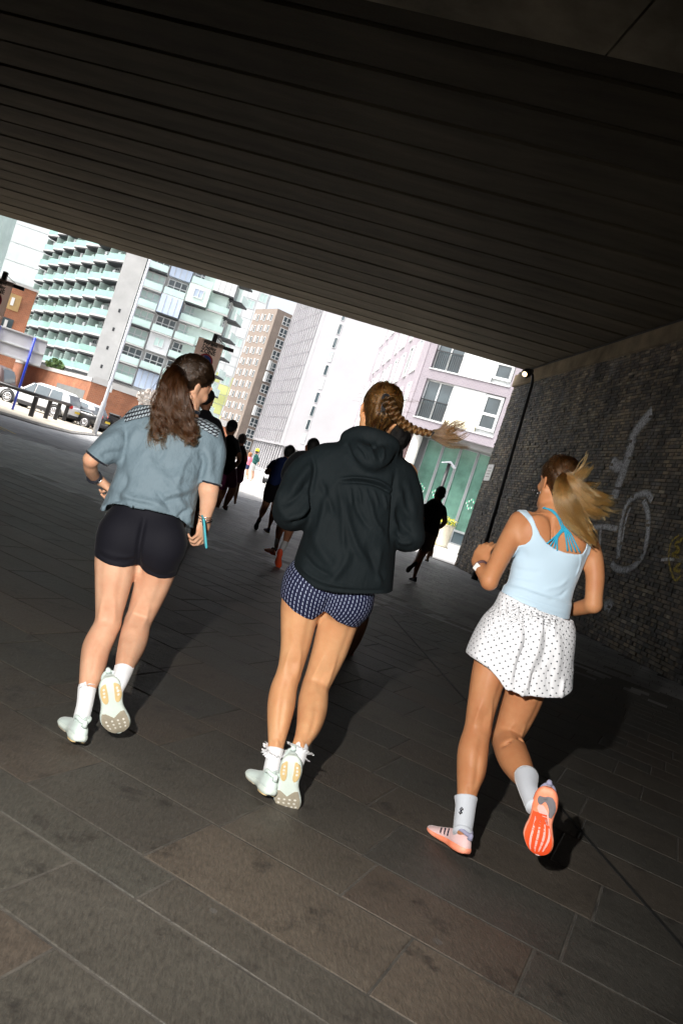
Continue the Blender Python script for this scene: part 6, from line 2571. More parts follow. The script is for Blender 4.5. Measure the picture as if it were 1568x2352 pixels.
# navy shorts with pale dashes in columns
m_dash, nt, bs = new_mat('navy_shorts_with_dashes')
uvn = nt.nodes.new('ShaderNodeUVMap')
sx = nt.nodes.new('ShaderNodeSeparateXYZ')
nt.links.new(uvn.outputs[0], sx.inputs[0])
U = math_n(nt, 'MULTIPLY', sx.outputs[0], 74.0)
colid = math_n(nt, 'FLOOR', U)
Vv = math_n(nt, 'ADD', math_n(nt, 'MULTIPLY', sx.outputs[1], 58.0), math_n(nt, 'MULTIPLY', colid, 0.43))
fu = math_n(nt, 'ABSOLUTE', math_n(nt, 'SUBTRACT', math_n(nt, 'FRACT', math_n(nt, 'ADD', U, math_n(nt, 'MULTIPLY', math_n(nt, 'FRACT', Vv), 0.18))), 0.5))
fv = math_n(nt, 'ABSOLUTE', math_n(nt, 'SUBTRACT', math_n(nt, 'FRACT', Vv), 0.5))
msk = math_n(nt, 'MULTIPLY', math_n(nt, 'LESS_THAN', fu, 0.105), math_n(nt, 'LESS_THAN', fv, 0.33))
nt.links.new(mix_n(nt, msk, (0.010, 0.012, 0.034), (0.30, 0.34, 0.46)), bs.inputs['Base Color'])
bs.inputs['Roughness'].default_value = .75
bs.inputs['Specular IOR Level'].default_value = .15
bump_n(nt, noise_n(nt, coord_n(nt, 'Object'), 900, 2), .2, .001, bs)
Fs = field_for([(trunk(RB(pel2), 2.2, .007), .03), (chain(thL2, grow=.006), .03), (chain(thR2, grow=.006), .03)] + [(ell(at(*zb(385, 1130), 3.39), (.096, .083, .10)), .045), (ell(at(*zb(590, 1175), 3.39), (.096, .083, .10)), .045)], .0045)
Fs.cut(below([zb(*p) for p in ((240, 1155), (256, 1172), (310, 1222), (370, 1258), (405, 1270), (438, 1250), (466, 1226), (482, 1238), (530, 1278), (590, 1305), (650, 1325), (680, 1330))], 3.36))
e_ax = at(*zb(490, 1130), 3.45)


def uv2(V):
    d = V - e_ax
    up = np.array([0, 0, 1.0])
    ang = np.arctan2(d[:, 0], -d[:, 1])
    return np.stack([ang * .155, V[:, 2] + .12 * np.abs(d[:, 0])], 1)


skin_obj('shorts', Fs, m_dash, w2, lambda V, Q: folds(V, Q, [([zb(*p) for p in ((490, 1150), (480, 1190), (466, 1225))], .011, -.015)], 3.36), uv=uv2)

# jacket
m_jack = cloth_mat('black_nylon_jacket', (0.0032, 0.0066, 0.0080), .8, .0, 700, .2, .12, (30, .25, (1, 1, .45)))
jk = EB([(560, 355, 800, 420, 3.475, .075), (450, 395, 880, 520, 3.47, .11), (400, 520, 868, 640, 3.46, .145), (388, 660, 835, 770, 3.45, .155), (372, 790, 822, 880, 3.445, .16), (338, 900, 818, 1000, 3.44, .165), (305, 1000, 808, 1110, 3.44, .17), (290, 1080, 800, 1180, 3.44, .17)])
hemJ = below([zb(*p) for p in ((270, 985), (300, 1010), (360, 1062), (420, 1112), (520, 1132), (640, 1143), (740, 1150), (800, 1154), (830, 1150))], 3.28)
slL2 = NB([(480, 470, 95, 3.46), (380, 540, 105, 3.44), (325, 640, 98, 3.40), (300, 715, 84, 3.385), (310, 740, 74, 3.40)])
slL2b = NB([(295, 725, 84, 3.385), (320, 735, 74, 3.46), (380, 725, 56, 3.58), (405, 718, 40, 3.65)])
slR2 = NB([(850, 560, 88, 3.47), (885, 660, 82, 3.45), (896, 770, 74, 3.43), (898, 850, 68, 3.42)])
slR2b = NB([(898, 852, 72, 3.42), (868, 862, 66, 3.50), (810, 840, 50, 3.60), (790, 822, 38, 3.65)])
al = [bounds(q[:, :3], q[:, 3], .03) for q in (slL2, slR2, slL2b, slR2b)] + [trunk(jk)[1:]]
Fj = Field(np.min([a[0] for a in al], 0) - .02, np.max([a[1] for a in al], 0) + .06, .005)
add_cut(Fj, trunk(jk, 2.5), hemJ, 0)
for q, k in ((slL2, .05), (slR2, .05), (slL2b, .03), (slR2b, .03)):
    Fj.add(chain(q), k)
# hood lying on the back, with its rolled rim
Fj.add(chain(NB([(590, 345, 40, 3.44), (640, 330, 46, 3.42), (720, 345, 50, 3.40), (790, 380, 48, 3.42), (830, 420, 36, 3.46)]), 4), .03)
Fj.add(chain(NB([(610, 370, 50, 3.42), (650, 430, 58, 3.352), (705, 468, 52, 3.328), (755, 452, 54, 3.345), (795, 410, 44, 3.395)]), 4), .035)
Fj.sub(chain(NB([(575, 385, 12, 3.37), (630, 488, 14, 3.312), (700, 540, 15, 3.300), (778, 515, 14, 3.312), (835, 440, 12, 3.37)]), 4), .012)


def post3(V, Q):
    V = wobble(V, Q, .004, 18, 8)
    V = wobble(V, Q, .0016, 60, 9, (1, 1, .5))
    z = lambda *L: [zb(*p) for p in L]
    return folds(V, Q, [
        # back yoke seam and the flap hanging from it
        (z((555, 575), (640, 572), (740, 588), (830, 640)), .007, -.016), (z((555, 562), (640, 560), (740, 575), (825, 622)), .009, .014),
        # armhole seams
        (z((412, 430), (425, 520), (405, 640), (392, 760)), .010, -.012), (z((845, 520), (830, 640), (822, 760), (815, 900)), .010, -.012),
        # long drapes
        (z((545, 590), (560, 760), (565, 940)), .012, .008), (z((570, 620), (590, 780), (640, 920), (700, 1000)), .016, .010), (z((500, 600), (470, 720), (440, 860)), .014, .008),
        (z((450, 560), (480, 640), (520, 760)), .014, -.008), (z((620, 620), (640, 720), (700, 820)), .012, -.007), (z((700, 640), (720, 760), (780, 860)), .012, .007),
        (z((420, 800), (440, 900), (520, 1020)), .022, .009), (z((600, 900), (560, 1000), (480, 1090)), .018, .009), (z((680, 880), (720, 990), (780, 1080)), .018, -.008),
        (z((760, 900), (740, 1000), (760, 1120)), .014, .007), (z((360, 940), (420, 1010), (520, 1060)), .012, -.007), (z((330, 985), (400, 1050), (500, 1090), (620, 1110)), .010, .007),
        (z((480, 1100), (620, 1122), (790, 1130)), .006, -.004), (z((640, 600), (650, 640), (655, 690)), .006, .004), (z((680, 605), (690, 650), (698, 700)), .006, .004), (z((720, 612), (735, 660), (745, 700)), .006, .004),
        (z((600, 595), (606, 640), (610, 690)), .006, .004), (z((770, 630), (785, 680), (790, 720)), .006, .004),
        # sleeves
        (z((430, 470), (350, 560), (300, 640)), .018, .010), (z((400, 560), (340, 640), (250, 700)), .014, -.009), (z((400, 680), (340, 740), (260, 770)), .014, .011),
        (z((390, 740), (340, 775), (290, 790)), .010, -.008), (z((250, 600), (240, 680), (270, 760)), .016, .007), (z((420, 620), (370, 700), (330, 780)), .012, .008),
        (z((860, 600), (880, 700), (930, 780)), .016, .009), (z((850, 700), (880, 800), (940, 860)), .014, -.008), (z((830, 850), (880, 890), (940, 880)), .012, .010), (z((900, 560), (930, 680), (950, 790)), .018, .006),
        (z((840, 780), (860, 840), (900, 870)), .010, .007),
        # hood creases
        (z((640, 380), (670, 420), (690, 470)), .008, -.006), (z((700, 370), (710, 420), (725, 480)), .008, .006), (z((740, 380), (745, 430), (750, 470)), .007, -.006), (z((770, 390), (770, 430), (760, 470)), .008, .006)], 3.28, 1.5)


skin_obj('jacket', Fj, m_jack, w2, post3)

# hair: drawn back tight, braid swinging out to the right
m_hair2 = hair_mat('honey_brown_hair', (0.010, 0.004, 0.0015), (0.15, 0.070, 0.020), (0.10, 0.042, 0.010))
m_cap2 = pmat('mid_brown_scalp_hair', (0.016, 0.009, 0.004), .8, .4, 30, .3, 120, stretch=(1, 1, .3))
tie2 = at(*zb(778, 152), 3.365)
h2 = scalp(w2, hc2, HR2, 1.0, m_cap2, tie2, hmat=m_hair2, n=4200, seed=9, low=-.085)
m_band = cloth_mat('black_hair_band', (0.008, 0.008, 0.010), .6, .2, 900, .2)
torus_px(w2, 'hair_tie', m_band, tie2 + np.array([0, -.004, 0]), (.4, -.9, .1), .016, .006)
b = MB()
o2 = np.array(w2.location)
for L_, r_ in (([(772, 150, 3.35), (760, 200, 3.34), (752, 270, 3.36)], .005), ([(778, 150, 3.35), (768, 210, 3.34), (762, 250, 3.35)], .0045)):
    b.tube([at(*zb(x, y), Y) - o2 for x, y, Y in L_], [r_, r_ * 1.2, r_ * .6], 6)
b.build('hair_ribbon', m_band, w2, smooth=True)


def braid(parent, mat, guide, width, turns, n=260, seed=3):
    P = catmull(np.array([at(x, y, Y) for x, y, Y in guide]), 14)
    m_ = len(P)
    T = np.gradient(P, axis=0)
    s = np.cumsum(np.linalg.norm(T, axis=1))
    s = s / s[-1]
    T /= np.linalg.norm(T, axis=1)[:, None]
    A = np.cross(T, np.array([0, 1.0, 0]))
    A /= np.linalg.norm(A, axis=1)[:, None]
    B = np.cross(T, A)
    wd = np.interp(s, np.linspace(0, 1, len(width)), width)
    r = np.random.default_rng(seed)
    CP = []
    for q in range(3):
        ph = s * turns * 2 * math.pi + q * 2 * math.pi / 3
        c = P + A * (np.sin(ph) * wd * .62)[:, None] + B * (np.sin(2 * ph) * wd * .42)[:, None]
        for i in range(n):
            a, rr_ = r.uniform(0, 6.28), math.sqrt(r.random())
            tw = a + s * 6
            off = wd * .52 * rr_
            CP.append(c + A * (np.cos(tw) * off)[:, None] + B * (np.sin(tw) * off)[:, None] * 1.1 + r.normal(size=3) * .0006)
    return strands('braid', mat, parent, CP, .0010, .0009)


braid(h2, m_hair2, [(*zb(x, y), Y) for x, y, Y in ((782, 152, 3.345), (806, 200, 3.33), (830, 240, 3.325), (858, 272, 3.32), (895, 297, 3.32), (940, 315, 3.325), (1008, 330, 3.33))], [.024, .025, .022, .020, .018, .015, .012], 3.6)
torus_px(w2, 'hair_tie', m_band, at(*zb(1012, 331), 3.33), (.9, 0, -.25), .010, .004)
tuft(h2, m_hair2, guide=[(*zb(1010, 330), 3.33, 6), (*zb(1045, 338), 3.33, 12), (*zb(1090, 335), 3.33, 24), (*zb(1140, 320), 3.33, 34), (*zb(1190, 305), 3.33, 40)], n=520, wave=.004, wf=4, seed=12, r0=.0010, jitter=.45, cut=(.6, 1.0), frizz=.0012, depth=.5)
# loose fine hairs round the head
r_ = np.random.default_rng(5)
CP = []
for i in range(90):
    d = r_.normal(size=3)
    d[1] = -abs(d[1]) * .6
    d /= np.linalg.norm(d)
    p0 = hc2 + HR2 @ (np.array((0, -.008, .05)) + d * np.array((.08, .10, .09)))
    v = HR2 @ (d * .02 + r_.normal(size=3) * .014)
    CP.append(np.array([p0, p0 + v * .7, p0 + v * 1.5 + np.array([.006, 0, 0]), p0 + v * 2.1 + np.array([.014, 0, -.003])]))
strands('loose_hairs', m_hair2, h2, CP, .0005, .0002)

# frilled socks and pale mint shoes
m_sockf = cloth_mat('white_frill_sock', (0.70, 0.71, 0.72), .85, .3, 500, .5)
sock(w2, m_sockf, np.concatenate([NB([(222, 1925, 40, 3.23)]), shL2[-2:], NB([(196, 2070, 42, 3.18)])]), grow=.003)
sock(w2, m_sockf, np.concatenate([NB([(344, 1918, 40, 3.17)]), shR2[-2:], NB([(316, 2040, 34, 3.08)])]), grow=.003)
for (x, y, Y, ax) in ((216, 1945, 3.225, (.15, -.1, 1)), (340, 1940, 3.15, (.2, .4, 1))):
    ruffle(w2, m_sockf, at(*zb(x, y), Y), ax, .031, .056, .016, 15, int(x))
    ruffle(w2, m_sockf, at(*zb(x - 3, y + 10), Y), ax, .032, .052, -.012, 13, int(x) + 1)
make_shoe(w2, planted(zb(200, 2045), (-.28, 1), .255, .012, .12), MINT, -1, .255, mint_pads())
dots2 = [dot(v, u, .016, .09) for v, us in ((.72, (-.6, -.2, .2, .6)), (.79, (-.7, -.3, .1, .5)), (.86, (-.55, -.15, .3, .65)), (.93, (-.3, .1, .45))) for u in us]
raised_shoe(w2, (303, 1975), (268, 2290), 3.04, 3.11, MINT, mint_pads() + dots2, .262, 1, zb, (0, 0, -.2))
# ------------------------------------------------------------------ runner 3: pale blue top, dotted white shorts, blond ponytail
zc = lambda x, y: (1003.5 + .4 * x, 689.9 + .4 * y)      # upper crop
zd = lambda x, y: (940.8 + .4 * x, 1254.4 + .4 * y)      # lower crop


def NC(rows, f=None):
    f = f or zc
    return px_nodes([(*f(x, y), hw * .4, Y) for x, y, hw, Y in rows])


def RC(rows, f=None):
    f = f or zc
    return px_rows([(*f(x - .95 * h, y - .3 * h), *f(x + .95 * h, y + .3 * h), Y, d) for x, y, h, Y, d in rows])


def EC(rows, f=None):
    f = f or zc
    return px_rows([(*f(a, b), *f(c, d), Y, q) for a, b, c, d, Y, q in rows])


skin3 = skin_mat('tanned_skin', (0.46, 0.215, 0.098), 0.12)
root = at(*zd(400, 1700), 3.15)
w3 = thing('person', 'woman running in pale blue tank top and dotted white shorts with orange soled shoes', 'person', (root[0], root[1], 0.0))
thL3 = NC([(500, 600, 110, 3.38), (470, 690, 106, 3.36), (446, 770, 97, 3.34), (425, 860, 88, 3.33), (404, 960, 80, 3.32), (390, 1050, 75, 3.31)], zd)
shL3 = NC([(390, 1050, 74, 3.31), (372, 1120, 82, 3.28), (360, 1190, 87, 3.25), (353, 1280, 84, 3.22), (340, 1350, 70, 3.18), (328, 1420, 57, 3.14), (320, 1490, 50, 3.115), (312, 1560, 48, 3.09), (304, 1620, 46, 3.07)], zd)
thR3 = NC([(690, 690, 120, 3.38), (665, 800, 118, 3.38), (640, 890, 110, 3.39), (605, 980, 100, 3.40), (570, 1060, 88, 3.40), (552, 1110, 84, 3.38)], zd)
shR3 = NC([(552, 1110, 82, 3.38), (575, 1170, 90, 3.30), (600, 1225, 91, 3.22), (632, 1285, 78, 3.13), (662, 1340, 58, 3.04), (676, 1385, 48, 2.98), (690, 1430, 44, 2.93), (704, 1470, 42, 2.89)], zd)
pel3 = [(570, 1700, 180, 3.39, .095), (540, 1800, 198, 3.385, .105), (500, 1900, 240, 3.38, .115), (470, 1990, 250, 3.38, .11), (455, 2070, 225, 3.38, .095)]
tor3 = [(680, 1260, 165, 3.41, .06), (665, 1330, 205, 3.40, .082), (645, 1420, 200, 3.40, .098), (625, 1520, 190, 3.40, .098), (600, 1620, 178, 3.395, .09), (570, 1720, 182, 3.39, .095), (540, 1790, 200, 3.39, .1)]
armL3 = NC([(475, 1275, 66, 3.40), (420, 1370, 62, 3.38), (360, 1480, 56, 3.34), (308, 1590, 50, 3.30), (300, 1615, 48, 3.30)])
foreL3 = NC([(298, 1615, 46, 3.30), (272, 1570, 44, 3.34), (245, 1530, 36, 3.39), (232, 1505, 30, 3.42)])
armR3 = NC([(855, 1380, 62, 3.40), (890, 1470, 58, 3.39), (905, 1580, 54, 3.37), (900, 1680, 50, 3.35), (895, 1745, 48, 3.34)])
foreR3 = NC([(895, 1748, 47, 3.34), (840, 1762, 44, 3.40), (780, 1775, 38, 3.47), (735, 1775, 30, 3.52)])
hc3 = at(*zc(692, 1070), 3.42)
HR3 = rot(rad(-12), rad(6), rad(-3))
hp3, HW3 = head_prims(hc3, HR3, .98)
neck3 = NC([(680, 1130, 60, 3.42), (665, 1180, 62, 3.42), (650, 1240, 84, 3.41)])
buts3 = [(ell(at(*zc(420, 1950), 3.32), (.092, .08, .095)), .04), (ell(at(*zc(610, 2000), 3.32), (.092, .08, .095)), .04)]
wl3 = at(*zc(232, 1503), 3.42)
hL3 = hand_prims(wl3, hand_axes((.22, .30, .92), (-.62, -.75, .25), -1), .95, (42, 50, 56, 62), .55, -1)
wr3 = at(*zc(735, 1775), 3.52)
hR3 = hand_prims(wr3, hand_axes((-.55, .75, .2), (.5, .6, .5), 1), .92, (66, 68, 70, 72), .7, 1)
shb = [(ell(at(*zc(560, 1330), 3.335), (.055, .026, .075)), .05), (ell(at(*zc(775, 1385), 3.335), (.055, .026, .075)), .05)]
F = field_for([(trunk(RC(tor3), 2.2), .02), (trunk(RC(pel3), 2.2), .03), (chain(thL3), .03), (chain(thR3), .03), (chain(shL3), .010), (chain(shR3), .010)] + buts3 + shb +
              [(chain(armL3), .035), (chain(foreL3), .015), (chain(armR3), .035), (chain(foreR3), .015), (chain(neck3), .035)] + hp3 + hL3 + hR3, .005)
F.sub(chain(NC([(655, 1250, 5, 3.335), (650, 1400, 6, 3.315), (620, 1560, 6, 3.31)]), 3), .02)
# knee hollows, tendons
F.sub(chain(NC([(385, 985, 9, 3.235), (382, 1060, 9, 3.225)], zd), 2), .028)
F.sub(chain(NC([(490, 1125, 9, 3.255), (560, 1140, 9, 3.245), (630, 1120, 8, 3.29)], zd), 3), .022)
skin_obj('body', F, skin3, w3, legs_post((thL3, shL3), (thR3, shR3)))

m_tank = cloth_mat('pale_blue_ribbed_top', (0.45, 0.585, 0.685), .85, .3, 1100, .3, .03)
Ft = field_for([(trunk(RC(tor3), 2.2, .0045), .02), (trunk(RC(pel3), 2.2, .0045), .03)] + [(ell(at(*zc(560, 1330), 3.335), (.058, .030, .078)), .05), (ell(at(*zc(775, 1385), 3.335), (.058, .030, .078)), .05)], .004)
for q in (chain(armL3[:3], grow=.004), chain(armR3[:3], grow=.004)):
    Ft.add(q, .035)
# neckline and armholes follow the traced edge; straps stay
top_edge = [zc(*p) for p in ((455, 1440), (466, 1410), (500, 1398), (524, 1375), (536, 1340), (533, 1300), (512, 1245), (484, 1198), (541, 1194), (545, 1240), (556, 1290), (578, 1345), (612, 1388), (660, 1422), (720, 1445), (790, 1456), (826, 1452), (845, 1425), (856, 1385), (862, 1350), (890, 1362), (893, 1410), (882, 1460), (870, 1480))]


def inside_poly(poly, Y):
    """Signed distance (negative inside) in the picture-facing plane to a closed outline traced in pixels."""
    P = np.array([at(x, y, Y)[[0, 2]] for x, y in poly])

    def fn(X, Y_, Z):
        X2 = X.reshape(-1)[:, None]
        Z2 = Z.reshape(-1)[None, :]
        d = np.full((X2.shape[0], Z2.shape[1]), 9.0)
        ins = np.zeros(d.shape, bool)
        for a, b in zip(P, np.roll(P, -1, 0)):
            e = b - a
            t = np.clip(((X2 - a[0]) * e[0] + (Z2 - a[1]) * e[1]) / (e @ e + 1e-12), 0, 1)
            d = np.minimum(d, np.hypot(X2 - a[0] - t * e[0], Z2 - a[1] - t * e[1]))
            c = ((a[1] > Z2) != (b[1] > Z2)) & (X2 < (b[0] - a[0]) * (Z2 - a[1]) / (b[1] - a[1] + 1e-12) + a[0])
            ins ^= c
        s = np.where(ins, -d, d).astype(np.float32)
        return s[:, None, :]
    return fn


outline = top_edge + [zc(*p) for p in ((856, 1520), (826, 1600), (800, 1670), (785, 1760), (775, 1845), (757, 1838), (700, 1822), (600, 1786), (500, 1748), (430, 1720), (362, 1714), (376, 1640), (408, 1540))]
Ft.cut(inside_poly(outline, 3.33), .003)


def post4(V, Q):
    z = lambda *L: [zc(*p) for p in L]
    V = wobble(V, Q, .0015, 30, 4)
    return folds(V, Q, [(z((415, 1650), (500, 1665), (600, 1700), (740, 1730)), .008, .004), (z((410, 1690), (480, 1700), (580, 1735), (730, 1780)), .007, -.004), (z((430, 1600), (500, 1600), (560, 1615)), .008, .004),
                        (z((760, 1600), (700, 1640), (600, 1660)), .010, .004), (z((760, 1660), (700, 1700), (620, 1715)), .008, -.004), (z((440, 1540), (520, 1560), (600, 1560)), .01, -.003),
                        (z((825, 1460), (830, 1520), (810, 1590)), .005, .004), (z((400, 1700), (500, 1735), (620, 1780), (750, 1820)), .005, -.003)], 3.30)


skin_obj('tank_top', Ft, m_tank, w3, post4)

# turquoise strappy bra straps over the back
m_strap = cloth_mat('turquoise_strap', (0.02, 0.30, 0.46), .6, .2, 900, .2)
b = MB()
o3 = np.array(w3.location)
strs = [[(612, 1188), (655, 1210), (690, 1245), (708, 1290), (722, 1320)]] + \
       [[(722 + 4 * i, 1300 + 4 * i), (684 + 2 * i, 1348 + 5 * i), (628 + 20 * i, 1398 + 13 * i)] for i in range(4)] + \
       [[(718 + 3 * i, 1290 + 2 * i), (735 + 9 * i, 1345 - 3 * i), (748 + 24 * i, 1440 + 3 * i)] for i in range(4)] + [[(604, 1192), (660, 1205), (700, 1250), (730, 1310)]]
Fq = field_for([(trunk(RC(tor3), 2.2), .02), (chain(neck3), .035)] + shb, .008)
VB, QB = Fq.mesh(1)
for S_ in strs:
    P2 = catmull(np.array(S_, float), 5)
    P3 = []
    for x, y in P2:
        d = ray(*zc(x, y))
        t = (VB - CAM) @ d / (d @ d)
        off = np.linalg.norm(VB - CAM - t[:, None] * d, axis=1)
        c = np.where(off < .012)[0]
        Yh = (t[c] * d[1]).min() if len(c) else 3.33
        P3.append(at(*zc(x, y), Yh - .003) - o3)
    b.tube(P3, .0036, 6)
b.build('bra_straps', m_strap, w3, smooth=True)

# loose cotton shorts, white with small dark dots
m_dots, nt, bs = new_mat('white_cotton_with_dots')
uvn = nt.nodes.new('ShaderNodeUVMap')
sx = nt.nodes.new('ShaderNodeSeparateXYZ')
nt.links.new(uvn.outputs[0], sx.inputs[0])
DS = 1 / .0235
a_ = math_n(nt, 'MULTIPLY', math_n(nt, 'ADD', sx.outputs[0], sx.outputs[1]), DS * .7071)
b_ = math_n(nt, 'MULTIPLY', math_n(nt, 'SUBTRACT', sx.outputs[0], sx.outputs[1]), DS * .7071)
da = math_n(nt, 'SUBTRACT', math_n(nt, 'FRACT', a_), .5)
db = math_n(nt, 'SUBTRACT', math_n(nt, 'FRACT', b_), .5)
dd = math_n(nt, 'SQRT', math_n(nt, 'ADD', math_n(nt, 'MULTIPLY', da, da), math_n(nt, 'MULTIPLY', db, db)))
mk = math_n(nt, 'LESS_THAN', dd, 0.138)
nt.links.new(mix_n(nt, mk, (0.70, 0.71, 0.73), (0.035, 0.045, 0.055)), bs.inputs['Base Color'])
bs.inputs['Roughness'].default_value = .9
bs.inputs['Specular IOR Level'].default_value = .2
bump_n(nt, noise_n(nt, coord_n(nt, 'Object'), 60, 4, .6), .25, .004, bs)
sk = EC([(385, 1632, 792, 1776, 3.38, .114), (362, 1692, 762, 1842, 3.375, .112), (338, 1742, 768, 1905, 3.37, .135), (278, 1812, 768, 1970, 3.365, .150), (225, 1900, 764, 2060, 3.36, .158), (188, 1985, 758, 2160, 3.36, .162), (168, 2060, 748, 2250, 3.36, .165), (150, 2120, 735, 2320, 3.36, .165)])
hem3 = [zc(*p) for p in ((140, 2035), (168, 2064), (210, 2080), (262, 2098), (310, 2128), (350, 2170), (385, 2225), (402, 2252), (425, 2240), (450, 2262), (492, 2286), (530, 2270), (580, 2278), (640, 2286), (690, 2288), (722, 2294), (745, 2286), (770, 2280))]
Fk = field_for([(trunk(sk, 2.5), 0)], .0045)
Fk.cut(below(hem3, 3.2), .003)
Fk.cut(below([zc(*p) for p in ((300, 1640), (388, 1682), (480, 1732), (600, 1778), (757, 1834), (850, 1866))], 3.3, -1), .003)
Fk.sub((trunk(sk, 2.5, -.006, (-.05, .1))[0], trunk(sk, 2.5)[1], trunk(sk, 2.5)[2]), .002)
c3 = at(*zc(470, 2000), 3.37)


def uv3(V):
    d = V - c3
    return np.stack([np.arctan2(d[:, 0], -d[:, 1] + .02) * .19, V[:, 2] * 1.02], 1)


def post5(V, Q):
    z = lambda *L: [zc(*p) for p in L]
    V = wobble(V, Q, .0035, 20, 14)
    ga = [(z((395 + i * 36, 1712 + i * 13), (392 + i * 33, 1750 + i * 13), (380 + i * 33 - (i % 3) * 8, 1800 + i * 14 + (i % 2) * 30)), .0055, .0055 if i % 2 else .0035) for i in range(10)]
    return folds(V, Q, ga + [(z((540, 1780), (530, 1950), (480, 2100), (455, 2240)), .022, -.020), (z((600, 1850), (570, 2000), (520, 2130), (500, 2270)), .02, .014), (z((500, 1900), (450, 2050), (420, 2200)), .02, .013),
                             (z((640, 1850), (630, 1980), (590, 2120)), .014, -.008), (z((700, 1880), (700, 2050), (680, 2200)), .018, .007), (z((350, 1800), (280, 1950), (240, 2060)), .022, .007), (z((400, 1850), (330, 2000), (310, 2100)), .018, -.007),
                             (z((560, 2120), (540, 2200), (530, 2270)), .010, -.010), (z((460, 2180), (480, 2230), (490, 2280)), .009, .010), (z((650, 2100), (640, 2200), (650, 2280)), .014, -.007), (z((180, 2040), (260, 2075), (330, 2130), (390, 2220)), .008, .004),
                             (z((735, 2180), (722, 2250), (728, 2290)), .010, .009)], 3.2)


skin_obj('shorts', Fk, m_dots, w3, post5, uv=uv3)

# hair
m_hair3 = hair_mat('blond_hair', (0.030, 0.011, 0.003), (0.20, 0.092, 0.022), (0.27, 0.14, 0.038))
m_hair3r = hair_mat('dark_blond_roots', (0.012, 0.005, 0.002), (0.085, 0.036, 0.010))
m_cap3 = pmat('dark_blond_scalp_hair', (0.022, 0.012, 0.006), .8, .4, 30, .3, 120, stretch=(1, 1, .3))
tie3 = at(*zc(735, 1000), 3.315)
h3 = scalp(w3, hc3, HR3, .98, m_cap3, tie3, hmat=m_hair3r, n=3600, seed=21, low=-.075)
torus_px(w3, 'hair_tie', pmat('brown_hair_tie', (0.05, 0.025, 0.012), .6, .2, 9, .1), tie3 + np.array([.004, -.004, 0]), (.5, -.8, .1), .017, .006)
T3 = lambda *rows, **k: tuft(h3, m_hair3, guide=[(*zc(x, y), Y, w * .4) for x, y, Y, w in rows], r0=.0006, **k)
T3((735, 1000, 3.30, 16), (715, 1060, 3.27, 34), (730, 1150, 3.25, 56), (790, 1260, 3.25, 54), (860, 1350, 3.25, 34), (935, 1420, 3.26, 14), n=1500, wave=.007, wf=5, seed=31, jitter=.35, cut=(.75, 1), frizz=.001, depth=.5)
T3((735, 1000, 3.30, 16), (790, 1060, 3.27, 36), (860, 1130, 3.26, 44), (940, 1165, 3.26, 38), (1035, 1185, 3.27, 26), n=900, wave=.007, wf=5, seed=32, jitter=.45, cut=(.65, 1), frizz=.0012, depth=.5)
T3((735, 1000, 3.30, 14), (790, 1030, 3.28, 24), (830, 1000, 3.28, 26), (870, 960, 3.29, 22), (920, 935, 3.30, 16), n=380, wave=.006, wf=5, seed=33, jitter=.6, cut=(.6, 1), frizz=.0012, depth=.5)
T3((735, 1000, 3.30, 12), (800, 1060, 3.28, 20), (860, 1070, 3.28, 18), (910, 1060, 3.29, 14), (945, 1030, 3.30, 9), n=190, wave=.006, wf=5, seed=34, jitter=.6, cut=(.65, 1), frizz=.0012, depth=.5)
T3((735, 1005, 3.30, 14), (800, 1120, 3.27, 34), (880, 1200, 3.26, 34), (960, 1230, 3.26, 26), (1000, 1260, 3.26, 18), n=520, wave=.007, wf=5, seed=35, jitter=.5, cut=(.65, 1), frizz=.0012, depth=.5)
T3((735, 1000, 3.30, 10), (790, 990, 3.29, 12), (830, 940, 3.29, 14), (860, 890, 3.30, 12), (880, 850, 3.31, 8), n=110, wave=.006, wf=5, seed=37, jitter=.7, cut=(.6, 1), frizz=.0015, depth=.5)
T3((735, 1003, 3.30, 12), (810, 1090, 3.28, 16), (900, 1150, 3.27, 18), (990, 1200, 3.27, 16), (1060, 1215, 3.28, 10), n=170, wave=.007, wf=6, seed=38, jitter=.7, cut=(.6, 1), frizz=.0015, depth=.5)
T3((735, 1005, 3.30, 12), (790, 1150, 3.26, 24), (850, 1270, 3.25, 22), (890, 1330, 3.25, 18), (905, 1400, 3.26, 10), n=240, wave=.009, wf=6, seed=39, jitter=.6, cut=(.6, 1), frizz=.0015, depth=.5)
T3((735, 1005, 3.30, 14), (790, 1080, 3.275, 26), (900, 1100, 3.27, 20), (980, 1140, 3.27, 22), (1050, 1150, 3.27, 14), n=240, wave=.006, wf=5, seed=36, jitter=.6, cut=(.6, .95), frizz=.0012, depth=.5)

# grey socks, orange soled shoes
m_sockg = cloth_mat('light_grey_sock', (0.47, 0.50, 0.54), .85, .3, 500, .5)
m_orange = pmat('neon_orange_rubber', (0.85, 0.085, 0.018), .5, .08, 12, .1, 150)
m_orange2 = pmat('peach_orange_foam', (0.88, 0.20, 0.07), .55, .1, 6, .1, 150, tint=(0.85, 0.36, 0.25))
m_pinkf = pmat('pale_pink_foam', (0.80, 0.45, 0.40), .55, .08, 12, .1, 150)
m_lilac = cloth_mat('pale_pink_mesh_upper', (0.66, 0.46, 0.45), .7, .2, 700, .5)
m_lilac2 = cloth_mat('lilac_collar', (0.27, 0.27, 0.38), .7, .2, 700, .4)
m_slate = pmat('slate_rubber', (0.16, 0.15, 0.16), .5, .1, 20, .15, 150)
m_dkst = pmat('dark_navy_stripe', (0.012, 0.014, 0.03), .5, .1, 20, 0)
OR = dict(sole=m_orange2, upper=m_lilac, collar=m_lilac2, stripe=m_dkst)


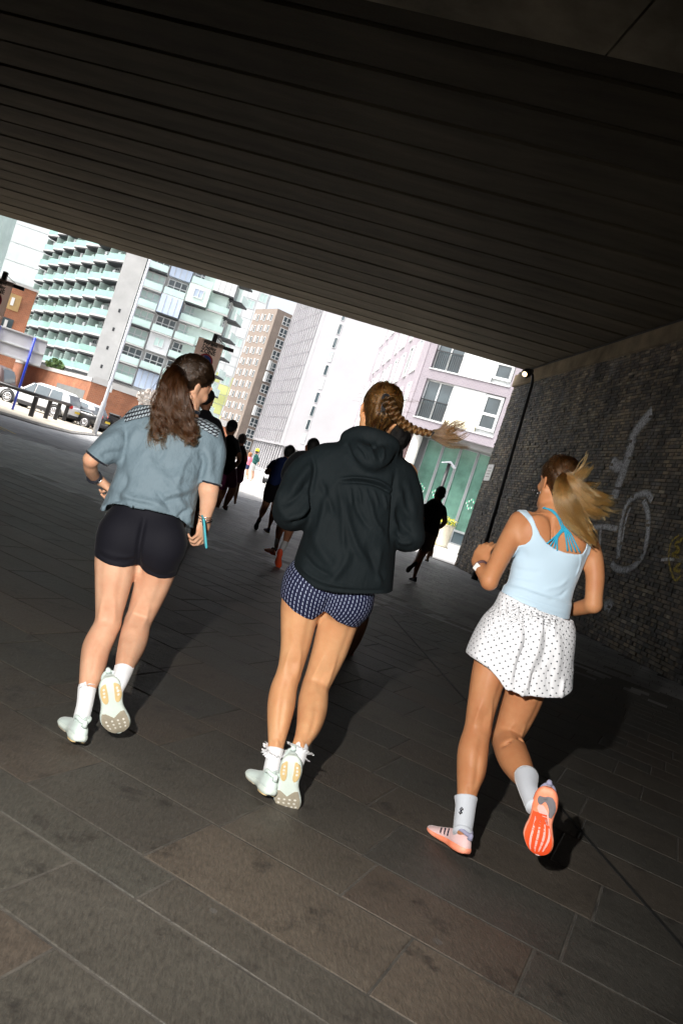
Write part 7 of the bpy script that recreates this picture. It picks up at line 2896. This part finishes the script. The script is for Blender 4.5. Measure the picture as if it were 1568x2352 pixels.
def wave_pad(c0, amp, w, v0, v1, mat, name, ph=0.0):
    rows = []
    for v in np.linspace(v0, v1, 9):
        t = (v - v0) / (v1 - v0)
        c = c0 + amp * math.sin(t * 3.6 + ph) - .1 * t
        tw = w * (1 - .35 * abs(2 * t - 1) ** 3)
        rows.append((v, c - tw, c + tw))
    return (name, mat, rows)


ORP = [('outsole', m_orange, [(.36, -.9, .35), (.46, -.92, .62), (.56, -.93, .88), (.66, -.93, .93), (.76, -.93, .93), (.86, -.93, .93), (.94, -.88, .88), (.985, -.6, .6)]),
       ('heel_pad', m_slate, [(.10, .1, .55), (.14, -.25, .75), (.20, .1, .86), (.27, .35, .9), (.33, .45, .88), (.39, .5, .8)]),
       ('heel_pad', m_slate, [(.12, -.62, .2), (.155, -.7, .1), (.2, -.65, -.15), (.235, -.5, -.3)]),
       ('waist_pad', m_pinkf, [(.24, -.5, -.1), (.30, -.55, .25), (.36, -.3, .5), (.42, .25, .62), (.5, .5, .78)])]
ORP2 = [wave_pad(c, .16, .075, .42 + .04 * i, .95 - .02 * abs(i - 1), m_pinkf, 'sole_groove', .3 * i) for i, c in enumerate((-.55, -.12, .3, .66))]


sock(w3, m_sockg, np.concatenate([NC([(322, 1445, 58, 3.135)], zd), shL3[-3:], NC([(300, 1650, 46, 3.05)], zd)]), grow=.0065)
sock(w3, m_sockg, np.concatenate([NC([(668, 1322, 62, 3.055)], zd), shR3[-3:], NC([(716, 1500, 42, 2.86)], zd)]), grow=.0065)
# small dark squiggle woven into each sock
for pts, Y in ((((300, 1500), (288, 1512), (294, 1524), (280, 1530)), 3.06), (((640, 1372), (652, 1388), (642, 1394), (650, 1404)), 2.99)):
    b = MB()
    b.tube([at(*zd(x, y), Y - .02) - o3 for x, y in pts], .003, 6)
    b.build('sock_mark', m_dkst, w3)
make_shoe(w3, planted(zd(303, 1632), (-.36, 1), .255, .012, .15), OR, -1, .255, None, True)
SH = raised_shoe(w3, (792, 1398), (712, 1808), 2.82, 2.84, OR, ORP + [(n_, m_, [(v, a, c) for v, a, c in r_]) for n_, m_, r_ in ORP2], .27, 1, zd, (0, 0, -.1), True)

# earrings, wrist band
for (x, y, Y) in ((551, 1090, 3.44), (583, 1106, 3.40)):
    torus_px(w3, 'earring', m_silver, at(*zc(x, y), Y), (.8, .5, .2), .006, .0009)
torus_px(w3, 'watch_strap', pmat('pink_brown_strap', (0.10, 0.05, 0.05), .6, .1, 9, .1), at(*zc(247, 1526), 3.385), (-.35, .75, .45), .026, .007)
b = MB()
b.bevel_box(-.012, .012, -.004, .004, -.017, .017, .002)
ww_ = b.build('watch', pmat('white_watch_face', (0.75, 0.74, 0.7), .3, .03, 9, 0), w3)
pw = at(*zc(226, 1531), 3.36)
ww_.location = pw - o3
ww_.rotation_euler = (rad(20), rad(25), rad(-35))
# ------------------------------------------------------------------ the runners ahead
def crowd(label, Y, head, skin, hair, parts, body, h=.013, yaw=0, hair_r=1.0, cap=None, shoes=(), foot=None, group=None, afro=0.0):
    """A runner seen small: one skin for the body, one mesh per garment. Chains are (x, y, half width px, depth offset)."""
    f = ground(*foot) if foot else at(head[0], head[1], Y)
    r = thing('person', label, 'person', (f[0], f[1], 0.0), 0, group)
    ch = lambda rows, g=0.0: chain(px_nodes([(x, y, w, Y + d) for x, y, w, d in rows]), 4, grow=g)
    hx, hy, hw = head
    hc = at(hx, hy, Y + .03)
    s = hw * ((hc - CAM) @ FWD) / FPX / .076
    R = rot(yaw, .1, 0)
    hp, W = head_prims(hc, R, s)
    inner = [[(x, y, w * .72, d) for x, y, w, d in q] for nm, mt, cs, hm in parts if nm != 'sock' for q in cs]
    F = field_for([(ch(q), .015) for q in body] + [(ch(q), .02) for q in inner] + hp, h * .8)
    skin_obj('body', F, skin, r)
    for nm, mat, chains, hem in parts:
        Fg = field_for([(ch(q), .03) for q in chains], h)
        if hem:
            Fg.cut(below(hem, Y))
        skin_obj(nm, Fg, mat, r, lambda V, Q: wobble(V, Q, .006, 14, 3))
    if hair is not None:
        Fh = Field(hc - .17 * s, hc + .2 * s, .009)
        Fh.add(ell(W(0, -.012, .054), np.array((.078 + afro, .096 + afro, .088 + afro)) * s, R), 0)
        Fh.add(ell(W(0, -.05, -.01), np.array((.058, .04, .05)) * s, R), .03)

        def keep(X, Yy, Z):
            x, y, z = X - hc[0], Yy - hc[1], Z - hc[2]
            l = [(x * R[0, i] + y * R[1, i] + z * R[2, i]) / s for i in range(3)]
            return l[1] - np.interp(l[2], *HAIRLINE) - afro
        Fh.cut(keep, .01)
        skin_obj('hair', Fh, hair, r, (lambda V, Q: wobble(V, Q, .006, 90, 5)) if afro else None)
    if cap is not None:
        Fc = Field(hc - .2 * s, hc + .22 * s, .008)
        Fc.add(ell(W(0, -.008, .058), np.array((.083, .103, .088)) * s, R), 0)
        Fc.cut(lambda X, Yy, Z: (hc[2] + .028 * s) - Z, .004)
        Fc.add(ell(W(0, .11, .035), np.array((.06, .07, .008)) * s, R), .01)
        skin_obj('cap', Fc, cap, r)
    for hp_, tp, Yh, Yt, mats, dn in shoes:
        a, c = at(*hp_, Y + Yh), at(*tp, Y + Yt)
        make_shoe(r, shoe_frame(a, c, dn if dn is not None else (CAM - a), max(.24, np.linalg.norm(c - a))), mats, 1, .27)
    return r


z4 = lambda x, y: (533 + .1733 * x, 941 + .1733 * y)
z2 = lambda x, y: (439 + .32 * x, 627.2 + .32 * y)
z5 = lambda x, y: (878 + .16 * x, 972 + .16 * y)


def C(f, k, *rows):
    return [(*f(x, y), w * k, d) for x, y, w, d in rows]


sk_d = skin_mat('deep_brown_skin', (0.42, 0.20, 0.115), .1, .05)
sk_m = skin_mat('olive_skin', (0.36, 0.20, 0.12), .1, .05)
m_tee = cloth_mat('black_running_tee', (0.014, 0.014, 0.017), .85, .2, 300, .1)
m_bsh = cloth_mat('black_running_shorts', (0.008, 0.008, 0.010), .85, .2, 300, .1)
m_bluet = cloth_mat('navy_blue_tee', (0.018, 0.034, 0.13), .85, .2, 300, .1)
m_plum = cloth_mat('plum_shorts', (0.17, 0.035, 0.10), .85, .2, 300, .1)
m_taupe = cloth_mat('taupe_shorts', (0.17, 0.125, 0.10), .85, .2, 300, .1)
m_char = cloth_mat('charcoal_jacket', (0.04, 0.044, 0.05), .75, .2, 300, .1)
m_blkhair = pmat('black_hair', (0.008, 0.007, 0.007), .6, .4, 40, .6, 140)
m_brhair = pmat('dark_brown_hair_mass', (0.025, 0.014, 0.009), .6, .4, 40, .6, 140)
m_wsock = cloth_mat('white_sock', (0.55, 0.56, 0.57), .9, .2, 300, .1)
m_dsole = pmat('black_sole', (0.012, 0.012, 0.012), .7, .2, 9, .1)
m_bsole = pmat('tan_sole', (0.16, 0.12, 0.06), .7, .2, 9, .1)
BLK = dict(sole=m_dsole, upper=m_tee, collar=m_tee)
BLU = dict(sole=m_bsole, upper=m_bluet, collar=m_bluet)
ORS = dict(sole=m_orange, upper=m_orange2, collar=m_dsole)

# black tee and black cap, plum shorts
k = .32
crowd('man in black cap and black tee with plum shorts running beside the grey shirted woman', 18.2, (*z2(287, 1120), 11.6), sk_d, m_blkhair,
      [('t_shirt', m_tee, [C(z2, k, (282, 1190, 34, 0), (262, 1250, 62, 0), (262, 1340, 56, 0), (262, 1420, 56, 0)), C(z2, k, (225, 1210, 30, 0), (205, 1290, 28, -.05)), C(z2, k, (312, 1215, 30, 0), (335, 1290, 27, -.05))], None),
       ('shorts', m_plum, [C(z2, k, (275, 1430, 52, 0), (285, 1470, 44, 0), (296, 1510, 36, 0)), C(z2, k, (250, 1440, 46, 0), (238, 1490, 38, .05), (232, 1530, 34, .05))], None)],
      [C(z2, k, (285, 1150, 18, 0), (278, 1200, 24, 0)), C(z2, k, (335, 1270, 20, -.05), (345, 1340, 17, -.1), (315, 1385, 15, .1), (290, 1410, 13, .2)), C(z2, k, (205, 1280, 18, 0), (195, 1350, 16, -.1), (225, 1390, 13, .2)),
       C(z2, k, (293, 1490, 36, 0), (297, 1550, 30, .05), (270, 1610, 25, 0), (248, 1660, 15, -.1), (242, 1685, 12, -.12)), C(z2, k, (236, 1510, 34, .05), (222, 1580, 26, .1), (200, 1640, 18, 0), (185, 1690, 12, -.1))],
      yaw=.2, cap=m_tee, foot=z2(225, 1700), shoes=[(z2(252, 1705), z2(232, 1680), -.12, .1, BLK, (0, 0, -1)), (z2(190, 1705), z2(172, 1690), -.1, .1, BLK, (0, 0, -1))])
# partly hidden behind him
crowd('runner with brown bun in dark top mostly hidden behind the man in the black cap', 21.0, (*z2(362, 1205), 8.6), sk_d, m_brhair,
      [('top', m_tee, [C(z2, k, (365, 1260, 24, 0), (368, 1320, 36, 0), (360, 1400, 32, 0))], None), ('shorts', m_plum, [C(z2, k, (352, 1420, 34, 0), (345, 1480, 32, 0))], None)],
      [C(z2, k, (362, 1225, 11, 0), (364, 1262, 14, 0)), C(z2, k, (345, 1450, 24, 0), (330, 1530, 20, 0), (318, 1620, 11, -.1), (315, 1650, 9, -.1)), C(z2, k, (388, 1290, 13, 0), (395, 1340, 12, -.1), (380, 1380, 10, .1))],
      h=.016, foot=z2(315, 1660), afro=.01)
# tall runner just ahead of the grey shirted woman
crowd('runner in black hidden behind the shoulder of the grey shirted woman', 10.6, (474, 921, 15.5), sk_d, m_blkhair,
      [('t_shirt', m_tee, [[(472, 955, 16, 0), (466, 990, 34, 0), (455, 1050, 30, 0), (446, 1090, 30, 0)], [(492, 975, 17, 0), (506, 1020, 15, 0), (503, 1050, 14, -.05)], [(440, 962, 16, 0), (424, 1010, 14, 0)]], None),
       ('shorts', m_bsh, [[(448, 1090, 29, 0), (452, 1130, 22, 0), (455, 1160, 19, 0)], [(438, 1095, 24, 0), (432, 1140, 20, 0)]], None)],
      [[(473, 935, 8, 0), (472, 958, 10, 0)], [(503, 1040, 10, -.05), (500, 1075, 9, .05), (488, 1095, 7, .2)], [(456, 1150, 17, 0), (456, 1185, 13, 0), (450, 1215, 12, -.1), (446, 1238, 7, -.15)], [(432, 1130, 17, 0), (424, 1175, 13, .1), (414, 1220, 8, 0)]],
      yaw=.3, foot=(446, 1246), shoes=[((448, 1248), (442, 1236), -.15, .1, BLK, (0, 0, -1))])
# navy blue tee, one foot kicked up
k = .1733
crowd('man in navy blue tee and black shorts kicking up one dark sole', 15.7, (*z4(752, 590), 10.9), sk_d, m_blkhair,
      [('t_shirt', m_bluet, [C(z4, k, (690, 690, 70, 0), (640, 760, 118, 0), (590, 880, 104, 0), (555, 990, 100, 0)), C(z4, k, (560, 720, 56, 0), (505, 780, 50, -.05))], None),
       ('shorts', m_bsh, [C(z4, k, (545, 1010, 100, 0), (500, 1100, 84, 0), (482, 1170, 72, 0)), C(z4, k, (590, 1020, 92, 0), (590, 1110, 74, 0), (585, 1180, 64, 0))], None)],
      [C(z4, k, (745, 640, 34, 0), (725, 700, 44, 0)), C(z4, k, (510, 780, 38, -.05), (462, 826, 34, -.12), (515, 835, 28, .1)), C(z4, k, (485, 1150, 66, 0), (440, 1270, 48, .02), (405, 1350, 44, -.1), (378, 1420, 24, -.25), (362, 1460, 20, -.3)),
       C(z4, k, (585, 1160, 56, 0), (560, 1300, 46, .1), (530, 1420, 40, .05), (500, 1520, 22, -.02), (490, 1560, 19, -.03))],
      yaw=.4, afro=.008, foot=z4(470, 1640), shoes=[(z4(372, 1430), z4(308, 1580), -.33, -.28, dict(sole=m_dsole, upper=m_tee, collar=m_tee), None), (z4(478, 1640), z4(440, 1600), -.05, .15, BLU, (0, 0, -1))])
# charcoal jacket, white socks and orange shoes
crowd('runner in charcoal jacket and bright orange shoes half hidden behind the black sleeve', 11.0, (*z4(1055, 525), 14.5), sk_d, m_blkhair,
      [('jacket', m_char, [C(z4, k, (990, 650, 110, 0), (900, 750, 190, 0), (850, 950, 180, 0), (800, 1150, 170, 0)), C(z4, k, (770, 740, 80, 0), (715, 850, 70, -.05), (720, 930, 60, .05))], None),
       ('shorts', m_bsh, [C(z4, k, (790, 1160, 150, 0), (740, 1280, 110, 0), (720, 1360, 95, 0)), C(z4, k, (840, 1170, 130, 0), (830, 1320, 100, 0))], None),
       ('sock', m_wsock, [C(z4, k, (602, 1715, 36, -.03), (588, 1790, 33, -.06), (582, 1840, 32, -.08))], None), ('sock', m_wsock, [C(z4, k, (700, 1770, 42, -.2), (670, 1825, 36, -.27), (655, 1860, 34, -.3))], None)],
      [C(z4, k, (1040, 590, 50, 0), (1010, 660, 66, 0)), C(z4, k, (720, 1340, 80, 0), (670, 1480, 64, .05), (632, 1590, 54, .02), (604, 1720, 32, -.03), (585, 1830, 27, -.08)), C(z4, k, (825, 1300, 86, 0), (790, 1480, 70, .1), (750, 1620, 62, 0), (705, 1760, 38, -.2), (660, 1850, 30, -.3))],
      foot=z4(560, 1930), shoes=[(z4(560, 1935), z4(470, 1885), -.1, .06, ORS, (0, 0, -1)), (z4(640, 1850), z4(610, 2055), -.36, -.32, ORS, None)])
# close ahead of the black jacket, only curls and one heel show
crowd('curly haired runner almost hidden ahead of the black jacket, one orange heel showing', 6.5, (905, 1018, 23), sk_d, m_blkhair,
      [('t_shirt', m_tee, [[(900, 1065, 26, 0), (880, 1120, 50, 0), (850, 1210, 46, 0), (830, 1280, 46, 0)], [(925, 1090, 20, 0), (925, 1150, 18, 0)]], None),
       ('shorts', m_bsh, [[(830, 1280, 45, 0), (825, 1340, 36, 0), (826, 1380, 30, 0)], [(810, 1280, 40, 0), (795, 1360, 32, 0)]], None)],
      [[(902, 1045, 13, 0), (900, 1070, 17, 0)], [(826, 1360, 26, 0), (826, 1420, 21, 0), (812, 1465, 18, -.05), (800, 1500, 10, -.1)], [(794, 1340, 26, 0), (772, 1420, 20, .1), (758, 1480, 13, .1)]],
      afro=.030, foot=(797, 1515), shoes=[((803, 1516), (782, 1497), -.1, .12, ORS, (0, 0, -1))])
# black tee at the right, running out past the wall's end
k = .16
crowd('man in black tee and taupe shorts running out past the end of the brick wall', 15.0, (*z5(818, 1030), 11.2), sk_d, m_brhair,
      [('t_shirt', m_tee, [C(z5, k, (780, 1150, 60, 0), (740, 1220, 132, 0), (720, 1380, 120, 0), (695, 1560, 112, 0)), C(z5, k, (600, 1220, 60, 0), (580, 1330, 50, 0)), C(z5, k, (860, 1230, 58, 0), (880, 1330, 50, -.03)) ], None),
       ('shorts', m_taupe, [C(z5, k, (680, 1590, 108, 0), (640, 1690, 90, 0), (612, 1770, 74, 0)), C(z5, k, (720, 1600, 80, 0), (690, 1700, 70, .05), (670, 1780, 60, .05))], None)],
      [C(z5, k, (812, 1080, 36, 0), (795, 1150, 48, 0)), C(z5, k, (880, 1320, 40, -.03), (895, 1410, 36, -.1), (850, 1470, 32, .05), (812, 1500, 26, .12)), C(z5, k, (580, 1320, 40, 0), (560, 1420, 34, -.05), (600, 1480, 26, .12)),
       C(z5, k, (615, 1740, 66, 0), (560, 1850, 50, .1), (500, 1960, 40, -.15), (455, 2010, 24, -.35)), C(z5, k, (660, 1760, 58, .05), (560, 1900, 46, .12), (510, 2020, 44, .08), (470, 2150, 26, .02), (455, 2210, 22, 0))],
      yaw=-.2, foot=z5(440, 2270), shoes=[(z5(490, 2000), z5(360, 2110), -.42, -.36, BLK, None), (z5(470, 2280), z5(400, 2250), -.02, .2, BLK, (0, 0, -1))])
crowd('pair of bare legs in dark shorts running behind the man with taupe shorts', 23.0, (*z5(770, 1390), 7.4), sk_m, m_brhair,
      [('t_shirt', m_tee, [C(z5, k, (760, 1460, 40, 0), (740, 1520, 70, 0), (710, 1660, 62, 0))], None), ('shorts', m_bsh, [C(z5, k, (705, 1670, 62, 0), (695, 1760, 50, 0))], None)],
      [C(z5, k, (768, 1420, 20, 0), (760, 1470, 26, 0)), C(z5, k, (695, 1740, 44, 0), (690, 1830, 32, .05), (660, 1900, 28, 0), (640, 1960, 15, -.1)), C(z5, k, (700, 1740, 40, 0), (705, 1840, 28, .2), (700, 1900, 20, .2))],
      h=.018, foot=z5(640, 1985), shoes=[(z5(648, 1990), z5(615, 1975), -.1, .15, BLK, (0, 0, -1))])
# two walkers far down the street
k = .1733
m_pink = cloth_mat('pink_top', (0.75, 0.22, 0.30), .85, .2, 300, .1)
m_navys = cloth_mat('navy_shorts', (0.02, 0.03, 0.09), .85, .2, 300, .1)
m_teal = cloth_mat('black_teal_top', (0.02, 0.10, 0.09), .85, .2, 300, .1, .9)
m_gsh = cloth_mat('grey_shorts', (0.42, 0.42, 0.40), .85, .2, 300, .1)
m_ycap = cloth_mat('yellow_cap', (0.65, 0.60, 0.04), .85, .2, 300, .1)
m_ging = pmat('ginger_hair', (0.30, 0.12, 0.04), .6, .3, 20, .3)
sk_f = skin_mat('pale_skin', (0.68, 0.44, 0.33), .1, .05)
crowd('far walker with ginger hair in a pink top and navy shorts', 49.0, (*z4(236, 608), 4.4), sk_f, m_ging,
      [('top', m_pink, [C(z4, k, (232, 640, 24, 0), (226, 670, 34, 0), (215, 720, 30, 0)), C(z4, k, (262, 650, 14, 0), (262, 690, 13, 0))], None), ('shorts', m_navys, [C(z4, k, (210, 730, 28, 0), (202, 770, 26, 0))], None)],
      [C(z4, k, (235, 620, 9, 0), (232, 642, 12, 0)), C(z4, k, (208, 760, 17, 0), (212, 830, 14, 0), (212, 905, 9, 0), (205, 915, 9, .1)), C(z4, k, (196, 760, 17, 0), (190, 830, 13, 0), (185, 895, 9, 0)), C(z4, k, (190, 660, 9, 0), (175, 720, 8, 0))], h=.03, foot=z4(205, 915))
crowd('far walker in a yellow cap with dark teal top and grey shorts', 48.0, (*z4(330, 562), 4.6), sk_f, m_brhair,
      [('top', m_teal, [C(z4, k, (322, 610, 24, 0), (312, 650, 38, 0), (296, 710, 34, 0)), C(z4, k, (346, 640, 13, 0), (352, 690, 12, 0))], None), ('shorts', m_gsh, [C(z4, k, (285, 725, 34, 0), (275, 785, 32, 0))], None)],
      [C(z4, k, (328, 590, 10, 0), (322, 612, 13, 0)), C(z4, k, (270, 770, 18, 0), (265, 850, 15, 0), (258, 925, 10, 0), (250, 940, 10, .1)), C(z4, k, (288, 780, 18, 0), (285, 850, 14, .1), (280, 915, 9, .1)), C(z4, k, (350, 680, 11, 0), (356, 720, 9, 0))], cap=m_ycap, h=.03, foot=z4(255, 945))
